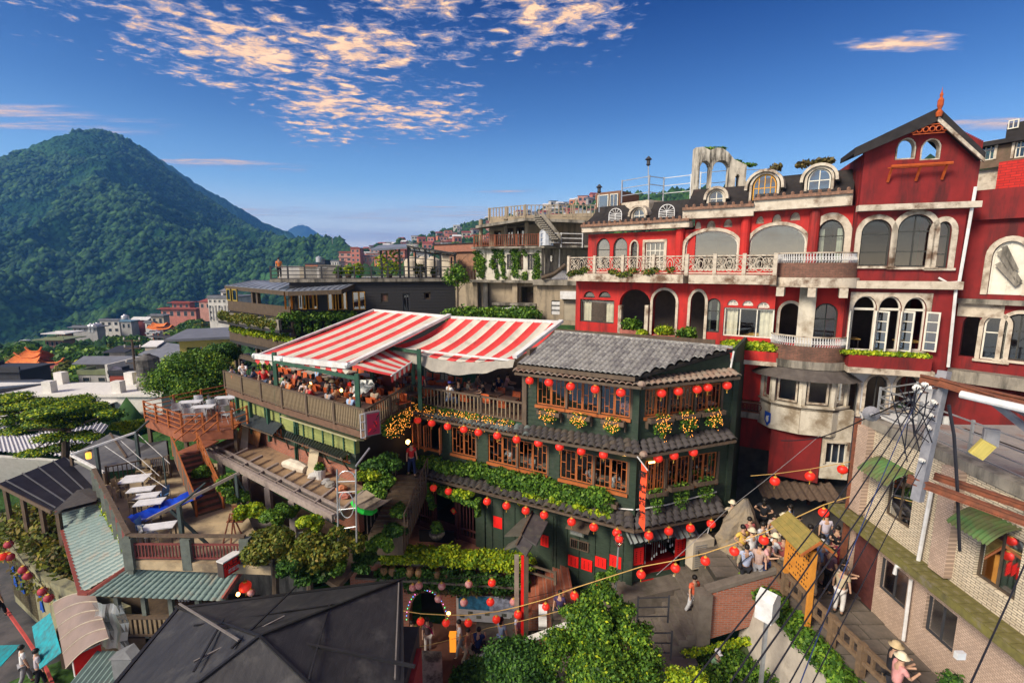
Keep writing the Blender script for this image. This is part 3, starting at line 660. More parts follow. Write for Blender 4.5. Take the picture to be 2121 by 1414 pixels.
def house(name,label,x0,x1,yt,yb,Y,dep,wm,rm,nx=3,ny=1,roof='flat',turn=0,over=.4,parts=True,rh=1.2,grp=None,Y1=None,ext=5,ledge=False,cat='house'):
 F=fpx(x0,yt,Y,x1,yt,Y1 or Y);L=F.L;dep *= .45 if x1 < 420 else 1;zt=F.p((x0+x1)/2,yt)[1];zb=F.p((x0+x1)/2,yb)[1];H=zt-zb
 t=thing(name,label,cat,M=F.M@T(0,0,zb),group=grp)
 b=MB().box(0,L,0,dep,zb-ext,zt)
 if ledge:
  for j in range(ny): b.box(-.3,L+.1,-.5,-.01,zb+(j+.0)*H/ny-.25,zb+j*H/ny+.75)
 b.build('wall',wm,t,F.M)
 r=MB()
 if roof == 'flat': r.box(-over,L+over,-over,dep+over,zt+.002,zt+.28);r.box(-.1,L+.1,-.1,.1,zt+.28,zt+.75);r.box(-.1,.1,.1,dep,zt+.28,zt+.75)
 elif roof == 'gable':
  r.prism([(-over,-over,zt),(-over,dep/2,zt+rh),(-over,dep+over,zt),(-over,dep+over,zt+.15),(-over,dep/2,zt+rh+.18),(-over,-over,zt+.15)],(L+2*over,0,0));MB().prism([(.02,.02,zt),(.02,dep/2,zt+rh-.02),(.02,dep-.02,zt)],(L-.04,0,0)).build('gable',wm,t,F.M)
 elif roof == 'shed': r.prism([(-over,-over,zt+.02),(-over,dep+over,zt+rh),(-over,dep+over,zt+rh+.15),(-over,-over,zt+.17)],(L+2*over,0,0))
 elif roof == 'hip':
  z2=zt+rh;a=[(-over,-over,zt+.01),(L+over,-over,zt+.01),(L+over,dep+over,zt+.01),(-over,dep+over,zt+.01)];q=min(dep/2,L/2);c=[(q,dep/2,z2),(L-q+.01,dep/2,z2)]
  r.add(a+c,[(0,1,5,4),(2,3,4,5),(1,2,5),(3,0,4),(3,2,1,0)])
 r.build('roof',rm,t,F.M)
 if parts and nx:
  w=L/nx*.5;h=H/ny*.5;me=None
  for j in range(ny):
   for i in range(nx):
    cx=L*(i+.5)/nx;cz=zb+H*(j+.52)/ny
    if me is None:
     me=MB();ring(me,-w/2,w/2,-h/2,h/2,.08,-.06,.02);me=me.mesh('window',fframe);mp=MB().box(-w/2+.08,w/2-.08,-.03,-.01,-h/2+.08,h/2-.08).mesh('pane',fwin)
    o=inst(me,'window',t,F.M@T(cx,0,cz));inst(mp,'pane',o,F.M@T(cx,0,cz))
 return t,F,zt
def tank(x,y,z,r,h,label,grp=None,m=None):
 o=MB().lathe((x,y,z),[(r,.0),(r,h*.8),(r*.9,h*.86),(r*.35,h),(r*.3,h*1.05)],14).lathe((x,y,z),[(r*1.04,h*.28),(r*1.04,h*.32)],14).build('water_tank',m or tankm,None,smooth=False);o['label']=label;o['category']='tank'
 if grp: o['group']=grp
def village():
 house('villa','pink rendered house with mossy flat roof at the foot of the hill',93,131,703,722,150,9,wl['pink'],rf['moss'],4,1,over=2.0)
 house('pavilion','small brick room with a wide white roof behind the pink house',116,134,690,702,158,6,wl['rosy'],rf['white'],2,1,over=2.6)
 house('shed','long low grey shed with overhanging roof above the trees',150,200,678,688,175,8,wl['grey'],rf['grey'],5,1,over=1)
 house('house','white two-storey house with flat roof and tank at the valley edge',206,246,664,690,185,10,wl['white'],rf['grey'],3,2)
 house('house','pale blue house with light roof next to the white one',250,271,666,684,182,8,wl['grey'],rf['blue'],2,1)
 house('hall','low hall with maroon front and curved pale roof',272,306,663,673,190,8,wl['maroon'],rf['white'],0,1,roof='gable',rh=1)
 house('house','beige box house between the maroon hall and the orange gate',312,338,654,676,178,7,wl['beige'],rf['grey'],2,1,over=.8)
 house('shop','low white shop beside the car park',300,314,668,682,176,6,wl['white'],rf['grey'],1,1)
 house('villa','orange-red villa with stepped roof terraces below the hill',333,405,640,660,235,14,wl['rosy'],rf['red'],5,1,over=1.2)
 house('villa_tower','red upper storey with stepped roof on the orange villa',356,392,627,640,240,9,wl['rosy'],rf['red'],3,1,over=1.4)
 house('house','small red-roofed house beside the white office block',412,436,625,642,215,10,wl['pink'],rf['red'],2,1,roof='hip',rh=2)
 t,F,zt=house('office_block','tall white office block with ribbed front below the wooden tea house',430,478,618,664,120,12,wl['white'],rf['grey'],5,4,over=.2)
 cm=MB().box(-.09,.09,-.18,0,0,3.6).mesh('rib',wl['white'])
 for i in range(8): inst(cm,'rib',t,F.M@T(.2+i*F.L/7.6,-.0,zt-5.4))
 house('stair_house','small white rooftop room with dome on the office block',457,474,603,617,124,4,wl['white'],rf['grey'],1,1,roof='hip',rh=1.2)
 house('house','plaster house with grey sheet roof and a small tower room',294,370,741,762,92,8,wl['beige'],rf['grey'],2,1,roof='shed',rh=1.8,Y1=86)
 house('tower_room','beige tower room with little pitched roof on the plaster house',300,324,718,738,93,4,wl['cream'],rf['white'],0,1,roof='shed',rh=.8)
 house('house','grey terrace house with two bright windows in front of the red building',162,226,776,796,72,7,wl['grey'],rf['moss'],2,1,over=.1)
 house('house','beige box room with dark sheet roof rising behind the terrace house',226,258,730,752,80,5,wl['cream'],rf['dark'],0,1,roof='shed',rh=.6,over=.6)
 house('canopy_house','open terrace shelter with blue-grey sheet roof',178,262,752,762,77,5,wl['beige'],rf['grey'],0,1,roof='gable',rh=.8,over=1.2)
 t,F,zt=house('house','low brick-red building with white corner walls',226,306,778,794,66,8,mat('brick_red_paint',(.33,.07,.045),bump=.2),rf['dark'],0,1,over=.05)
 MB().box(-.35,0,-.1,8,zt-.1,zt+1.6).build('parapet',wl['white'],t,F.M);MB().box(F.L,F.L+.3,-.1,8,zt-.1,zt+1.8).build('parapet',wl['white'],t,F.M)
 for q,(px,py,Y,s) in enumerate([(237,772,67,.9),(316,757,66,1.1)]):
  p=at(px,py,Y);tank(p.x,p.y,p.z-1,s,1.9,['squat white water tank left on the brick-red building','white ribbed water tank right of the brick-red building'][q],'village water tanks',wl['white'])
 for q,(px,py,Y,s) in enumerate([(259,657,186,1.3),(196,676,176,1.2),(189,676,176,1.2),(202,674,178,1.4)]):
  p=at(px,py,Y);tank(p.x,p.y,p.z-2,s,3,'steel water tank on a flat roof in the valley','steel tanks in the valley')
 # large white building with flat roof in front of the village
 F=fpx(122,817,52,332,808,52);z=at(200,815,52).z
 t=thing('white_building','large white flat-roofed building with barred window behind the spreading tree','building',M=F.M@T(0,0,z-9))
 wht=mat('white_paint',(.72,.7,.66),(.6,.58,.54),dirt=(.35,.32,.28),damt=.32,streak=True,ds=.3)
 Lw=F.L+6;MB().box(-15,F.L,0,5,z-14,z-.3).build('wall',wht,t,F.M);MB().box(-15.3,F.L+.3,-.3,5.3,z-.3,z).build('roof',wht,t,F.M)
 for i,x in enumerate([-9,-1.5,6.2]): MB().box(x-.5,x+.5,.2,1,z+.002,z+1.3).build('chimney',wht,t,F.M)
 for i,x in enumerate([-4,4.4]): MB().box(x-.5,x+.5,4.3,5.2,z+.002,z+1.4).build('chimney',wht,t,F.M)
 a,b,c,d=F.rect(212,834,240,858);wb=MB();ring(wb,a,b,c,d,.08,-.06,.0)
 for i in range(5): wb.box(a+(b-a)*(i+.5)/5-.02,a+(b-a)*(i+.5)/5+.02,-.06,-.02,c,d)
 w=wb.build('window',rf['brown'],t,F.M);MB().box(a+.05,b-.05,-.02,-.005,c+.05,d-.05).build('pane',fwin,w,F.M);MB().box(a-.3,b+.3,-.9,-.01,d+.1,d+.16).build('awning',wht,w,F.M)
 a,b,c,d=F.rect(207,885,226,915);MB().box(a,b,-.03,-.005,c,d).build('door',mat('green_door',(.04,.14,.13)),t,F.M)
 p=at(312,803,54.5)
 tank(p.x,p.y,z+1.6,1.15,2.3,'black strapped water tank on a concrete base on the white roof',None,mat('black_tank',(.03,.03,.03),(.15,.14,.13),s=1.2))
 o=MB().lathe((p.x,p.y,z+.002),[(1.3,0),(1.25,1.58)],14).build('concrete_plinth',wl['concrete'],None,cat='plinth',label='round weathered concrete base under the black water tank')
 # lower sheet-roofed outbuildings by the tree
 sh=mat('pale_sheet_roof',(.62,.6,.6),(.5,.49,.5),rough=.5)
 q=MB();corr(q,at(-60,870,44),at(130,878,46),at(190,948,37),at(-60,930,36),26,.05);q.build('sheet_roof',sh,None,kind=None,label='pale corrugated roof below the white building at the left edge',cat='roof')
 q=MB().slab([at(-60,930,36)-V((0,0,.3)),at(190,948,37)-V((0,0,.3)),at(190,948,38)-V((0,0,2.6)),at(-60,930,37)-V((0,0,2.6))],.2);q.build('outbuilding_wall',wht,None,label='low pale wall under the corrugated roof',cat='wall')
 q=MB();corr(q,at(130,850,47),at(225,880,46),at(190,925,38),at(110,910,38),12,.05);q.build('sheet_roof',sh,None,label='second pale corrugated roof tucked behind the spreading tree trunk',cat='roof')
 # temple: stacked orange roofs with upswept corners
 tw=mat('temple_wall',(.5,.16,.08));tm=mat('temple_roof_tile',(.78,.22,.04),(.5,.12,.04),s=1.5,bump=.4);td=mat('temple_roof_maroon',(.22,.05,.05))
 t=thing('temple','orange-roofed temple with stacked upswept roofs among the trees','temple',tuple(at(80,785,110)))
 for nm,px,py,w_,h_,Y,m in (('roof',52,772,9,2.2,104,tm),('roof',60,752,8,2.4,112,tm),('roof',72,738,5,2,116,tm),('roof',100,783,10,3.2,106,td),('roof',108,763,8,2.4,112,td)):
  c=at(px,py,Y);r=MB();n=12
  def fr(i,j,sg=1):
   x=(i-.5)*w_;up=abs(i-.5)*2;return (c.x+x*(1-.25*j),c.y-2.6+2.6*j+(2.6*0),c.z-h_*.5+h_*j**.8+.9*up**3*(1-.3*j))
  r.grid(fr,n,5);r.grid(lambda i,j: (lambda p: (p[0],2*c.y-p[1],p[2]))(fr(i,j)),n,5)
  rr=r.build(nm,m,t)
  MB().path([V((c.x+(i/8-.5)*w_*.8,c.y,c.z+h_*.5+.15+1.2*abs(i/4-1)**3)) for i in range(9)],.22,5).build('ridge',tm,rr)
  MB().box(c.x-w_*.35,c.x+w_*.35,c.y-1.7,c.y+1.7,c.z-h_*.5-3.5,c.z-h_*.3).build('wall',tw,t)
  for sx in (-.3,0,.3): MB().tube((c.x+sx*w_,c.y-1.9,c.z-h_*.5-3),(c.x+sx*w_,c.y-1.9,c.z-h_*.35),.16).build('column',tw,t)
 # dark sheds at the left edge
 house('dark_hall','black timber hall with flat dark roof at the left edge',-60,40,770,800,66,10,rf['dark'],rf['dark'],0,1)
 q=MB().slab([at(-60,788,66),at(82,785,66),at(128,790,58),at(-60,812,50)],.35);q.build('canopy_roof',mat('dark_metal_roof',(.09,.095,.11),rough=.4),None,label='wide dark metal canopy roof in front of the temple',cat='roof')
 for i,px in enumerate((5,40,75)):
  p=at(px,806-i*3,56);MB().box(p.x-.15,p.x+.15,p.y-.15,p.y+.15,p.z-4,p.z).build('canopy_post',rf['dark'],None,label='dark post under the metal canopy roof by the temple',cat='post',group='posts of the dark canopy')
 # yellow open-frame building
 F=fpx(368,705,58,475,697,60);t=thing('yellow_building','yellow concrete building with large openings and flat grey roof','building',M=F.M@T(0,0,-16))
 z1=F.p(420,703)[1];z0=F.p(420,750)[1];m=MB();a=[F.p(x,720)[0] for x in (372,386,418,432,462,474)]
 wall(m,a[0],F.L+1,z0-6,z1,[(a[1],a[2],z0-.6,z1-.9),(a[3],a[4],z0-.6,z1-.9)],t=.3);m.box(a[0],a[0]+.3,.3,9,z0-6,z1);m.build('wall',wl['yellow'],t,F.M)
 MB().box(-1.2,F.L+2,-.8,10,z1+.002,z1+.3).build('roof',rf['grey'],t,F.M);MB().box(a[0],F.L+1,.3,9,z0-.9,z0-.6).build('floor',wl['concrete'],t,F.M)
 # temple gate, road, cars
 c=at(333,678,165);t=thing('temple_gate','orange temple gate with upswept roof beside the car park','gate',tuple(c-V((0,0,5))))
 for sx in (-2.8,-1,1,2.8): MB().tube((c.x+sx,c.y,c.z-6),(c.x+sx,c.y,c.z-.5),.25).build('column',tw,t)
 for k in (0,1):
  r=MB();w_=8-k*3
  r.grid(lambda i,j: (c.x+(i-.5)*w_,c.y-1.4+2.8*j,c.z-.6+k*1.0+.9*(1-abs(2*j-1))+.6*abs(2*i-1)**3),10,4);r.build('roof',tm,t)
 rd=mat('asphalt',(.06,.06,.065),(.045,.045,.05),s=.5)
 pts=[at(302,696,162),at(352,699,150),at(398,700,140),at(400,683,190),at(378,682,196),at(352,690,175)]
 MB().slab([p for p in pts],.3).build('road',rd,None,kind='structure')
 MB().slab([at(372,697,150)+V((0,0,.05)),at(375,697,150)+V((0,0,.05)),at(392,684,188)+V((0,0,.05)),at(390,684,188)+V((0,0,.05))],.04).build('road_marking',wl['yellow'],None,kind='structure')
 for px,py,Y,c_,lb,rz in ((318,692,160,(.7,.7,.72),'white car parked beside the orange gate',.3),(355,693,158,(.45,.7,.1),'lime green car on the road below the orange gate',.5),(52,713,150,(.7,.72,.75),'white car on the road left of the pink house',.2)):
  p=at(px,py,Y);M=T(p.x,p.y,p.z,rz=rz);t=thing('car',lb,'car',M=M);cm=mat('car_paint',c_,rough=.3,coat=.5)
  b=MB();b.prism([(-2.1,-.8,.35),(-2.1,-.8,.8),(-1.2,-.8,.95),(-.7,-.75,1.42),(.8,-.75,1.45),(1.5,-.8,.95),(2.1,-.8,.85),(2.1,-.8,.35)],(0,1.6,0));b.build('body',cm,t,M)
  MB().prism([(-1.05,-.83,.97),(-.65,-.79,1.34),(.7,-.79,1.36),(1.25,-.83,.97)],(0,1.66,0)).build('window',fwin,t,M)
  for sx in (-1.3,1.3):
   for sy in (-.8,.8): MB().tube((sx,sy-.1,.33),(sx,sy+.1,.33),.33,n=10).build('wheel',rf['dark'],t,M)
 # wooden utility pole over the red roof
 p=at(283,792,62);top=at(273,703,62);t=thing('utility_pole','dark wooden utility pole with crossarms above the village','pole',tuple(p))
 MB().tube(p-V((0,0,4)),top,.2,.13,8).build('pole',bark,t)
 for f in (.97,.8,.45): q=p.lerp(top,f);MB().bar(q-V((1.1,0,0)),q+V((1.1,0,0)),.12).build('crossarm',bark,t)
 for f in (.99,.82,.47):
  q=p.lerp(top,f)
  for sx in (-1,1): MB().tube(q+V((sx,0,.05)),q+V((sx,0,.35)),.09).build('insulator',wl['white'],t)
 # pagoda near the summit and a mast
 p=at(277,331,1180);t=thing('pavilion','tiny white pavilion high on the mountain ridge','pavilion',tuple(p));MB().lathe(tuple(p),[(7,5),(2,8),(.5,11)],6).build('roof',wl['white'],t);MB().lathe(tuple(p),[(4.5,-6),(4.5,5)],6).build('body',wl['grey'],t)
 p=at(689,508,760);MB().tube(p,p+V((0,0,14)),.5,.2).build('mast',wl['grey'],None,label='thin radio mast on the saddle of the hill',cat='mast')
village()
def town():
 house('apartment_block','pink five-storey apartment block with ribbon balconies',702,742,523,562,330,14,wl['pink'],rf['red'],3,4,ledge=True,over=.6)
 house('apartment_tower','pink stair tower of the apartment block',726,745,515,562,326,8,wl['rosy'],rf['red'],2,5,over=.3)
 house('apartment_block','long pink block stretching right of the pink tower',745,804,531,562,332,12,wl['pink'],rf['grey'],7,2,over=.5)
 house('school','white two-storey school building left of the pink apartments',672,702,541,562,315,12,wl['white'],rf['grey'],6,2)
 house('house','orange block with black roof tank at the rooftop railing',632,658,548,562,260,10,wl['orange'],rf['dark'],2,1)
 house('house','dark cube on a roof behind the terrace railing',659,673,539,552,268,8,rf['dark'],rf['dark'],0,1)
 house('house','white low house left of the orange block',612,634,555,564,265,10,wl['white'],rf['white'],2,1)
 house('house','orange apartment house left of the steel roof frame',775,790,535,580,200,10,wl['orange'],rf['red'],2,3)
 house('apartment_block','red-brown apartment block seen through the steel roof frame',791,838,518,585,230,12,wl['rosy'],rf['red'],4,5,ledge=True)
 house('house','maroon block behind the white tanks',838,905,540,590,190,10,wl['maroon'],rf['grey'],5,3)
 house('house','white house behind the right end of the steel frame',862,888,526,550,240,10,wl['white'],rf['grey'],2,2)
 house('apartment_block','distant maroon block on the saddle',726,742,513,522,480,14,wl['maroon'],rf['brown'],3,2)
 house('house','distant cream block on the saddle',744,760,519,532,470,14,wl['cream'],rf['white'],2,2)
 house('house','pink house left of the steel frame on the slope',766,784,515,535,400,12,wl['pink'],rf['grey'],2,2)
 for q,px in enumerate((855,876,897)):
  p=at(px,571,62);tank(p.x,p.y,p.z,1.05,2.3,['left','middle','right'][q]+' of the three cream water tanks behind the steel frame','cream water tanks',wl['cream'])
 o=MB().box(at(846,571,62).x,at(905,571,62).x,60.8,63.4,at(850,571,62).z-1.4,at(850,571,62).z-.01).build('tank_stand',mat('green_steel',(.03,.2,.08)),None,label='green steel stand under the three cream tanks',cat='stand')
 p=at(676,539,262);tank(p.x-4,p.y,p.z-1,1.6,3,'round white tank beside the dark rooftop cube')
 # small houses scattered over the slope
 _,(x,y,z,az)=HILL;nv,nu=x.shape;g=random.Random(4);cols=['pink','white','rosy','cream','orange','grey'];rfs=['red','grey','white','brown']
 pxof=lambda a,tan: CX+FP*(math.sin(a)/(math.cos(a)*cP-tan*sP))
 n=0;tries=0;occ=[]
 while n < 190 and tries < 12000:
  tries += 1;i=g.randrange(nu);j=g.randrange(int(nv*.42),int(nv*.8));X,Y_,Z=x[j,i],y[j,i],z[j,i]
  t_=Z/math.hypot(X,Y_);px=pxof(math.atan2(X,Y_),t_)
  if not 745 < px < 1246: continue
  r=math.hypot(X,Y_);d=fbm(np.array([X/60.]),np.array([Y_/60.]),9,2)[0]
  if d < (-.3 if px < 1080 else -.4): continue
  if any(abs(px-a)*1.0 < 7 and abs(r-b) < 22 for a,b in occ): continue
  occ.append((px,r));w_=g.uniform(6,11);h_=g.uniform(4,8);dp=g.uniform(6,9);cw=g.choice(cols);cr=g.choice(rfs)
  M=T(X,Y_,Z,rz=g.uniform(-.5,.5));lb='small %s house with %s roof on the far hillside' % (dict(rosy='brick-pink').get(cw,cw),cr)
  t=thing('hillside_house',lb,'house',M=M,group='houses on the far hillside')
  MB().box(-w_/2,w_/2,-dp/2,dp/2,-5,h_).build('wall',wl[cw],t,M)
  rb=MB()
  if g.random() < .6: rb.prism([(-w_/2-.4,-dp/2-.5,h_),(-w_/2-.4,0,h_+2),(-w_/2-.4,dp/2+.5,h_)],(w_+.8,0,0))
  else: rb.box(-w_/2-.4,w_/2+.4,-dp/2-.4,dp/2+.4,h_,h_+.5)
  rb.build('roof',rf[cr],t,M)
  wb=MB()
  for k in range(2):
   wb.box(-w_/2+w_*(.12+.48*k),-w_/2+w_*(.4+.48*k),-dp/2-.06,-dp/2,h_*.4,h_*.78)
  wb.build('window',fwin,t,M);n += 1
town()
# ---- trees of the slopes (instanced kinds)
TK=[]
for k,(gm,sq) in enumerate((('deep',.8),('mid',.85),('deep',.7),('olive',.8),('lime',.7))):
 bl=lumps((0,0,2.6),2.1,11,100+k,sq);cr=leafmesh('crown',bl,1500,.42,G[gm],seed=k,shell=.35);tr=MB().tube((0,0,-2),(0,0,2.6),.2,.12,6)
 TK.append((cr,tr.mesh('trunk',bark)))
TN=['dark bushy tree on the village slope','mid green tree on the village slope','low dark tree on the village slope','olive green tree on the village slope','bright yellow-green tree on the village slope']
def tree(x,y,z,s,k,label=None,group='trees on the village slope',rz=None):
 rz=R.uniform(0,6) if rz is None else rz;M=T(x,y,z,rz=rz,s=(s*R.uniform(.9,1.2),s*R.uniform(.9,1.2),s));t=thing('tree',label or TN[k],'tree',M=M,group=group);inst(TK[k][0],'crown',t);inst(TK[k][1],'trunk',t);return t
for (a,b,Y0,Y1,n,s0,s1) in ((120,300,96,140,46,1.0,1.8),(0,95,112,150,16,1.0,1.7),(110,200,80,96,16,1.1,1.7),(375,430,150,215,20,1.4,2.2),(430,480,90,118,12,1.2,1.7),(0,470,300,440,60,2.0,3.2),(255,300,98,160,18,1.0,1.6),(350,400,100,135,14,1.1,1.5),(0,40,85,110,8,1,1.5),(140,330,196,260,26,1.3,2.0),(395,470,70,84,8,.9,1.2),(240,300,150,172,7,1,1.4)):
 for i in range(n):
  px=R.uniform(a,b);Y=R.uniform(Y0,Y1);q=at(px,700,Y);z=float(vz(q.x,q.y));tree(q.x,q.y,z-.8,R.uniform(s0,s1),R.choices(range(5),(5,4,4,2,.35))[0])
for (a,b,Y0,Y1,n,s0,s1) in ((745,1240,330,560,70,1.2,2.2),(870,1240,200,330,26,1.0,1.6)):
 _,(x,y,z,az)=HILL
 for i in range(n):
  ii=R.randrange(x.shape[1]);jj=R.randrange(int(x.shape[0]*.35),int(x.shape[0]*.8));X,Y_,Z=x[jj,ii],y[jj,ii],z[jj,ii]
  if X/Y_ < -.33 or X/Y_ > .2: continue
  tree(X,Y_,Z-1,R.uniform(s0,s1)*1.4,R.choice((0,1,2)),'dark green tree on the far hillside','trees on the far hillside')
# ---- dark timber tea house and old concrete house behind the awnings
blk=mat('black_timber',(.035,.034,.036),(.02,.02,.022),bump=.4,s=6,stretch=(1,1,4))
blk2=mat('black_steel',(.05,.05,.055),rough=.5)
sheet=mat('blue_grey_sheet',(.22,.25,.3),(.16,.18,.22),rough=.45,metal=.2)
ywood=mat('yellow_wood',(.6,.3,.03),(.45,.2,.02),rough=.5,s=3,bump=.2)
brn=mat('brown_timber',(.1,.07,.045),(.055,.04,.028),bump=.4,s=8,stretch=(1,1,.3))
conc=mat('old_concrete',(.3,.27,.22),(.2,.18,.15),dirt=(.06,.055,.045),damt=.48,ds=.5,streak=True,bump=.4,s=2)
conb=mat('beige_concrete',(.36,.29,.2),(.27,.22,.16),dirt=(.1,.085,.06),damt=.44,ds=.4,streak=True,s=1.5,bump=.3)
mossw=mat('stained_white_wall',(.62,.58,.5),(.5,.46,.38),dirt=(.14,.13,.09),damt=.43,ds=.6,streak=True,s=2,bump=.3)
brickm=mat('brick_red',(.42,.13,.07),(.28,.09,.05),s=4,pattern='brick',pv=dict(w=.23,h=.075,m=.01,mc=(.25,.2,.17)),bump=.5,bs=.01)
rust=mat('rusty_iron',(.25,.08,.04),(.12,.05,.03),s=6,rough=.9,bump=.4)
gwhite=mat('white_metal',(.7,.7,.7),(.5,.49,.47),rough=.5)
gsteel=mat('galvanised_steel',(.5,.52,.53),(.36,.37,.38),rough=.4,metal=.6)
def timber_house():
 F=fpx(600,602,40,942,602,43);z1=F.p(700,584)[1];z0=z1-6.5
 t=thing('timber_tea_house','black timber tea house with orange windows and roof terrace','tea house',M=F.M@T(0,0,z0))
 ops=[];W=lambda *r: F.rect(*r)
 wins=[(616,604,660,640),(678,604,721,641),(730,604,758,641),(789,608,804,625),(834,608,850,646),(878,605,892,620)]
 rc=[W(*r) for r in wins]
 m=MB();wall(m,0,F.L,z0-8,z1,[(a,b,c,d) for a,b,c,d in rc],t=.25,board=.26);m.box(0,.2,.25,12,z0-8,z1);m.box(F.L-.2,F.L,.25,12,z0-8,z1)
 m.box(.2,F.L-.2,5,5.2,z0-8,z1-.3);m.build('wall',blk,t,F.M)
 MB().box(-.2,F.L+.2,-.3,12,z1+.002,z1+.25).build('roof_terrace',conc,t,F.M)
 for q,(a,b,c,d) in enumerate(rc):
  fm=ywood if q < 3 else (brn if q != 4 else blk2)
  if q < 3:
   n=4 if q == 0 else (4 if q == 1 else 2);w=(b-a)/n
   for i in range(n):
    mb=MB();x0=a+w*i;ring(mb,0,w*.96,c,d,.07,-.035,.035);op=[.0,-.9,.6,-.5][i] if q < 2 else 0
    M=F.M@T(x0,0,0,rz=op*.8 if op else 0);o=mb.build('window',fm,t,M);g=MB().poly([(.07,0,c+.07),(w*.9,0,c+.07),(w*.9,0,d-.07),(.07,0,d-.07)]);g.build('pane',GLR,o,M)
  else: arched_win(F,t,a,b,c,d,0,fm,GLD if q != 3 else rf['brown'],nm=1 if q == 4 else 0,fw=.12)
 # orange folding shutters standing out at the corner
 for i in range(4):
  a=F.p(588+i*6.5,604,-1.2-.1*(i % 2));b=F.p(588+i*6.5+6,640,-1.0+.12*(i % 2));MB().prism([(a[0],-1.3+.25*(i%2),b[1]),(b[0],-1.05-.25*(i%2),b[1]),(b[0],-1.0-.25*(i%2),b[1]),(a[0],-1.25+.25*(i%2),b[1])],(0,0,a[1]-b[1])).build('shutter',ywood,t,F.M)
 # left wing: open loggia on posts
 G2=fpx(470,592,47,602,602,39.4);M=G2.M;zt=G2.p(536,597)[1];L=G2.L
 zf=[G2.p(536,y)[1] for y in (640,668,712,745)]
 for x in (.3,1.2,L*.42,L*.5,L*.98): MB().box(x-.14,x+.14,.0,.28,zf[3]-3,zt-.2).build('post',brn,t,M)
 for nm,a,b,y0,y1,mt in (('balustrade',zf[0]-.45,zf[0]+.5,-.1,.05,brn),('planter',zf[1]-.1,zf[1]+.75,-1.1,-.9,conc),('floor',zf[1]-.35,zf[1]-.1,-1.1,9,blk),('floor',zf[0]-.75,zf[0]-.5,0,9,blk),('balustrade',zf[2]-.1,zf[2]+.8,-.2,-.05,brn),('floor',zf[2]-.4,zf[2]-.12,-.2,9,blk),('beam',zf[3]-.3,zf[3]+.1,-.1,.3,brn)):
  MB().box(.1,L*.99,y0,y1,a,b).build(nm,mt,t,M)
 MB().box(0,L,8.8,9,zf[3]-3,zt).build('rear_wall',blk,t,M)
 for (a,b,c,d) in ((.0,.9,zf[0]+.5,zt-.2),(1.3,2.3,zf[0]+.5,zt-.2),(.0,.9,zf[2]+.8,zf[1]-.4),(1.3,2.2,zf[2]+.8,zf[1]-.4)):
  mb=MB();ring(mb,a,b,c,d,.12,-.12,-.03);o=mb.build('window',mat('olive_wood',(.3,.22,.04)),t,M);MB().box(a+.12,b-.12,-.08,-.06,c+.12,d-.12).build('pane',GLD,o,M)
 # lean-to sheet roof over both
 P=[at(466,591,48.0),at(598,603,38.4),at(707,599,38.6),at(737,586,41.5),at(524,580,49.5)]
 up=[V((0,0,.0))]*5;r=MB().slab(P,.12);r.build('lean_to_roof',sheet,t)
 n=20;sb=None
 for i in range(n):
  a=P[4].lerp(P[3],(i+.5)/n)+V((0,0,.03));f=(i+.5)/n;b=(P[0].lerp(P[1],f/.55) if f < .55 else P[1].lerp(P[2],(f-.55)/.45))+V((0,0,.03));MB().bar(a,b,.07,.07).build('roof_seam',sheet,t)
 fa=MB().bar(P[0]-V((0,0,.2)),P[1]-V((0,0,.2)),.1,.35).bar(P[1]-V((0,0,.2)),P[2]-V((0,0,.2)),.1,.35).bar(P[2]-V((0,0,.2)),P[3]-V((0,0,.2)),.1,.35);fa.build('fascia',brn,t)
 # roof terrace railing
 zr=z1+.26;A=F.W(F.p(562,583,.2)[0],.2,zr);B=F.W(F.p(735,583,.1)[0],.1,zr);C=F.W(F.L-.2,.1,zr)
 MB().slab([A+V((0,-.3,0)),B+V((0,-.3,0)),B+V((0,5,0)),A+V((0,5,0))],.25).build('roof_terrace',conc,t)
 railing('railing',blk2,None,[A,B,C],1.0,'black steel railing round the timber tea house roof','railing',post=1.35,pr=.06,rr=.04,rows=(1,.66,.33,.05),bal=0)
 # steel pergola
 g=thing('pergola','black steel roof frame with sheet roof on the timber tea house','pergola',tuple(C));tp={}
 for px,y in ((789,514),(827,515),(845,512),(881,516),(912,521),(942,526)):
  s_,zz=F.p(px,y,.3);MB().box(s_-.09,s_+.09,.2,.4,zr,zz).build('post',blk2,g,F.M);tp[px]=F.W(s_,.3,zz)
 for px,y in ((800,519),(860,523),(900,528),(935,532)):
  s_,zz=F.p(px,y,4);MB().box(s_-.07,s_+.07,3.9,4.1,zr,zz).build('post',blk2,g,F.M)
 for f in (.33,.66): MB().bar(tp[845]*(1-0)-V((0,0,(tp[845].z-zr)*f)),V((tp[942].x,tp[942].y,zr+(tp[942].z-zr)*(1-f))),.06).build('cross_rail',blk2,g)
 r1=[F.W(*(lambda q: (q[0],-.6,q[1]))(F.p(768,516,-.6))),F.W(*(lambda q: (q[0],-.6,q[1]))(F.p(843,511,-.6))),F.W(*(lambda q: (q[0],4.4,q[1]))(F.p(842,505,4.4))),F.W(*(lambda q: (q[0],4.4,q[1]))(F.p(785,508,4.4)))]
 MB().slab(r1,.16).build('sheet_roof',sheet,g)
 r2=[F.W(*(lambda q: (q[0],0,q[1]))(F.p(843,510,0))),F.W(*(lambda q: (q[0],0,q[1]))(F.p(945,526,0))),F.W(*(lambda q: (q[0],4.4,q[1]))(F.p(942,530,4.4))),F.W(*(lambda q: (q[0],4.4,q[1]))(F.p(850,520,4.4)))]
 for a,b in ((0,1),(1,2),(2,3),(3,0)): MB().bar(r2[a],r2[b],.12).build('beam',blk2,g)
 for i in range(1,9): MB().bar(r2[0].lerp(r2[1],i/9),r2[3].lerp(r2[2],i/9),.06).build('rafter',blk2,g)
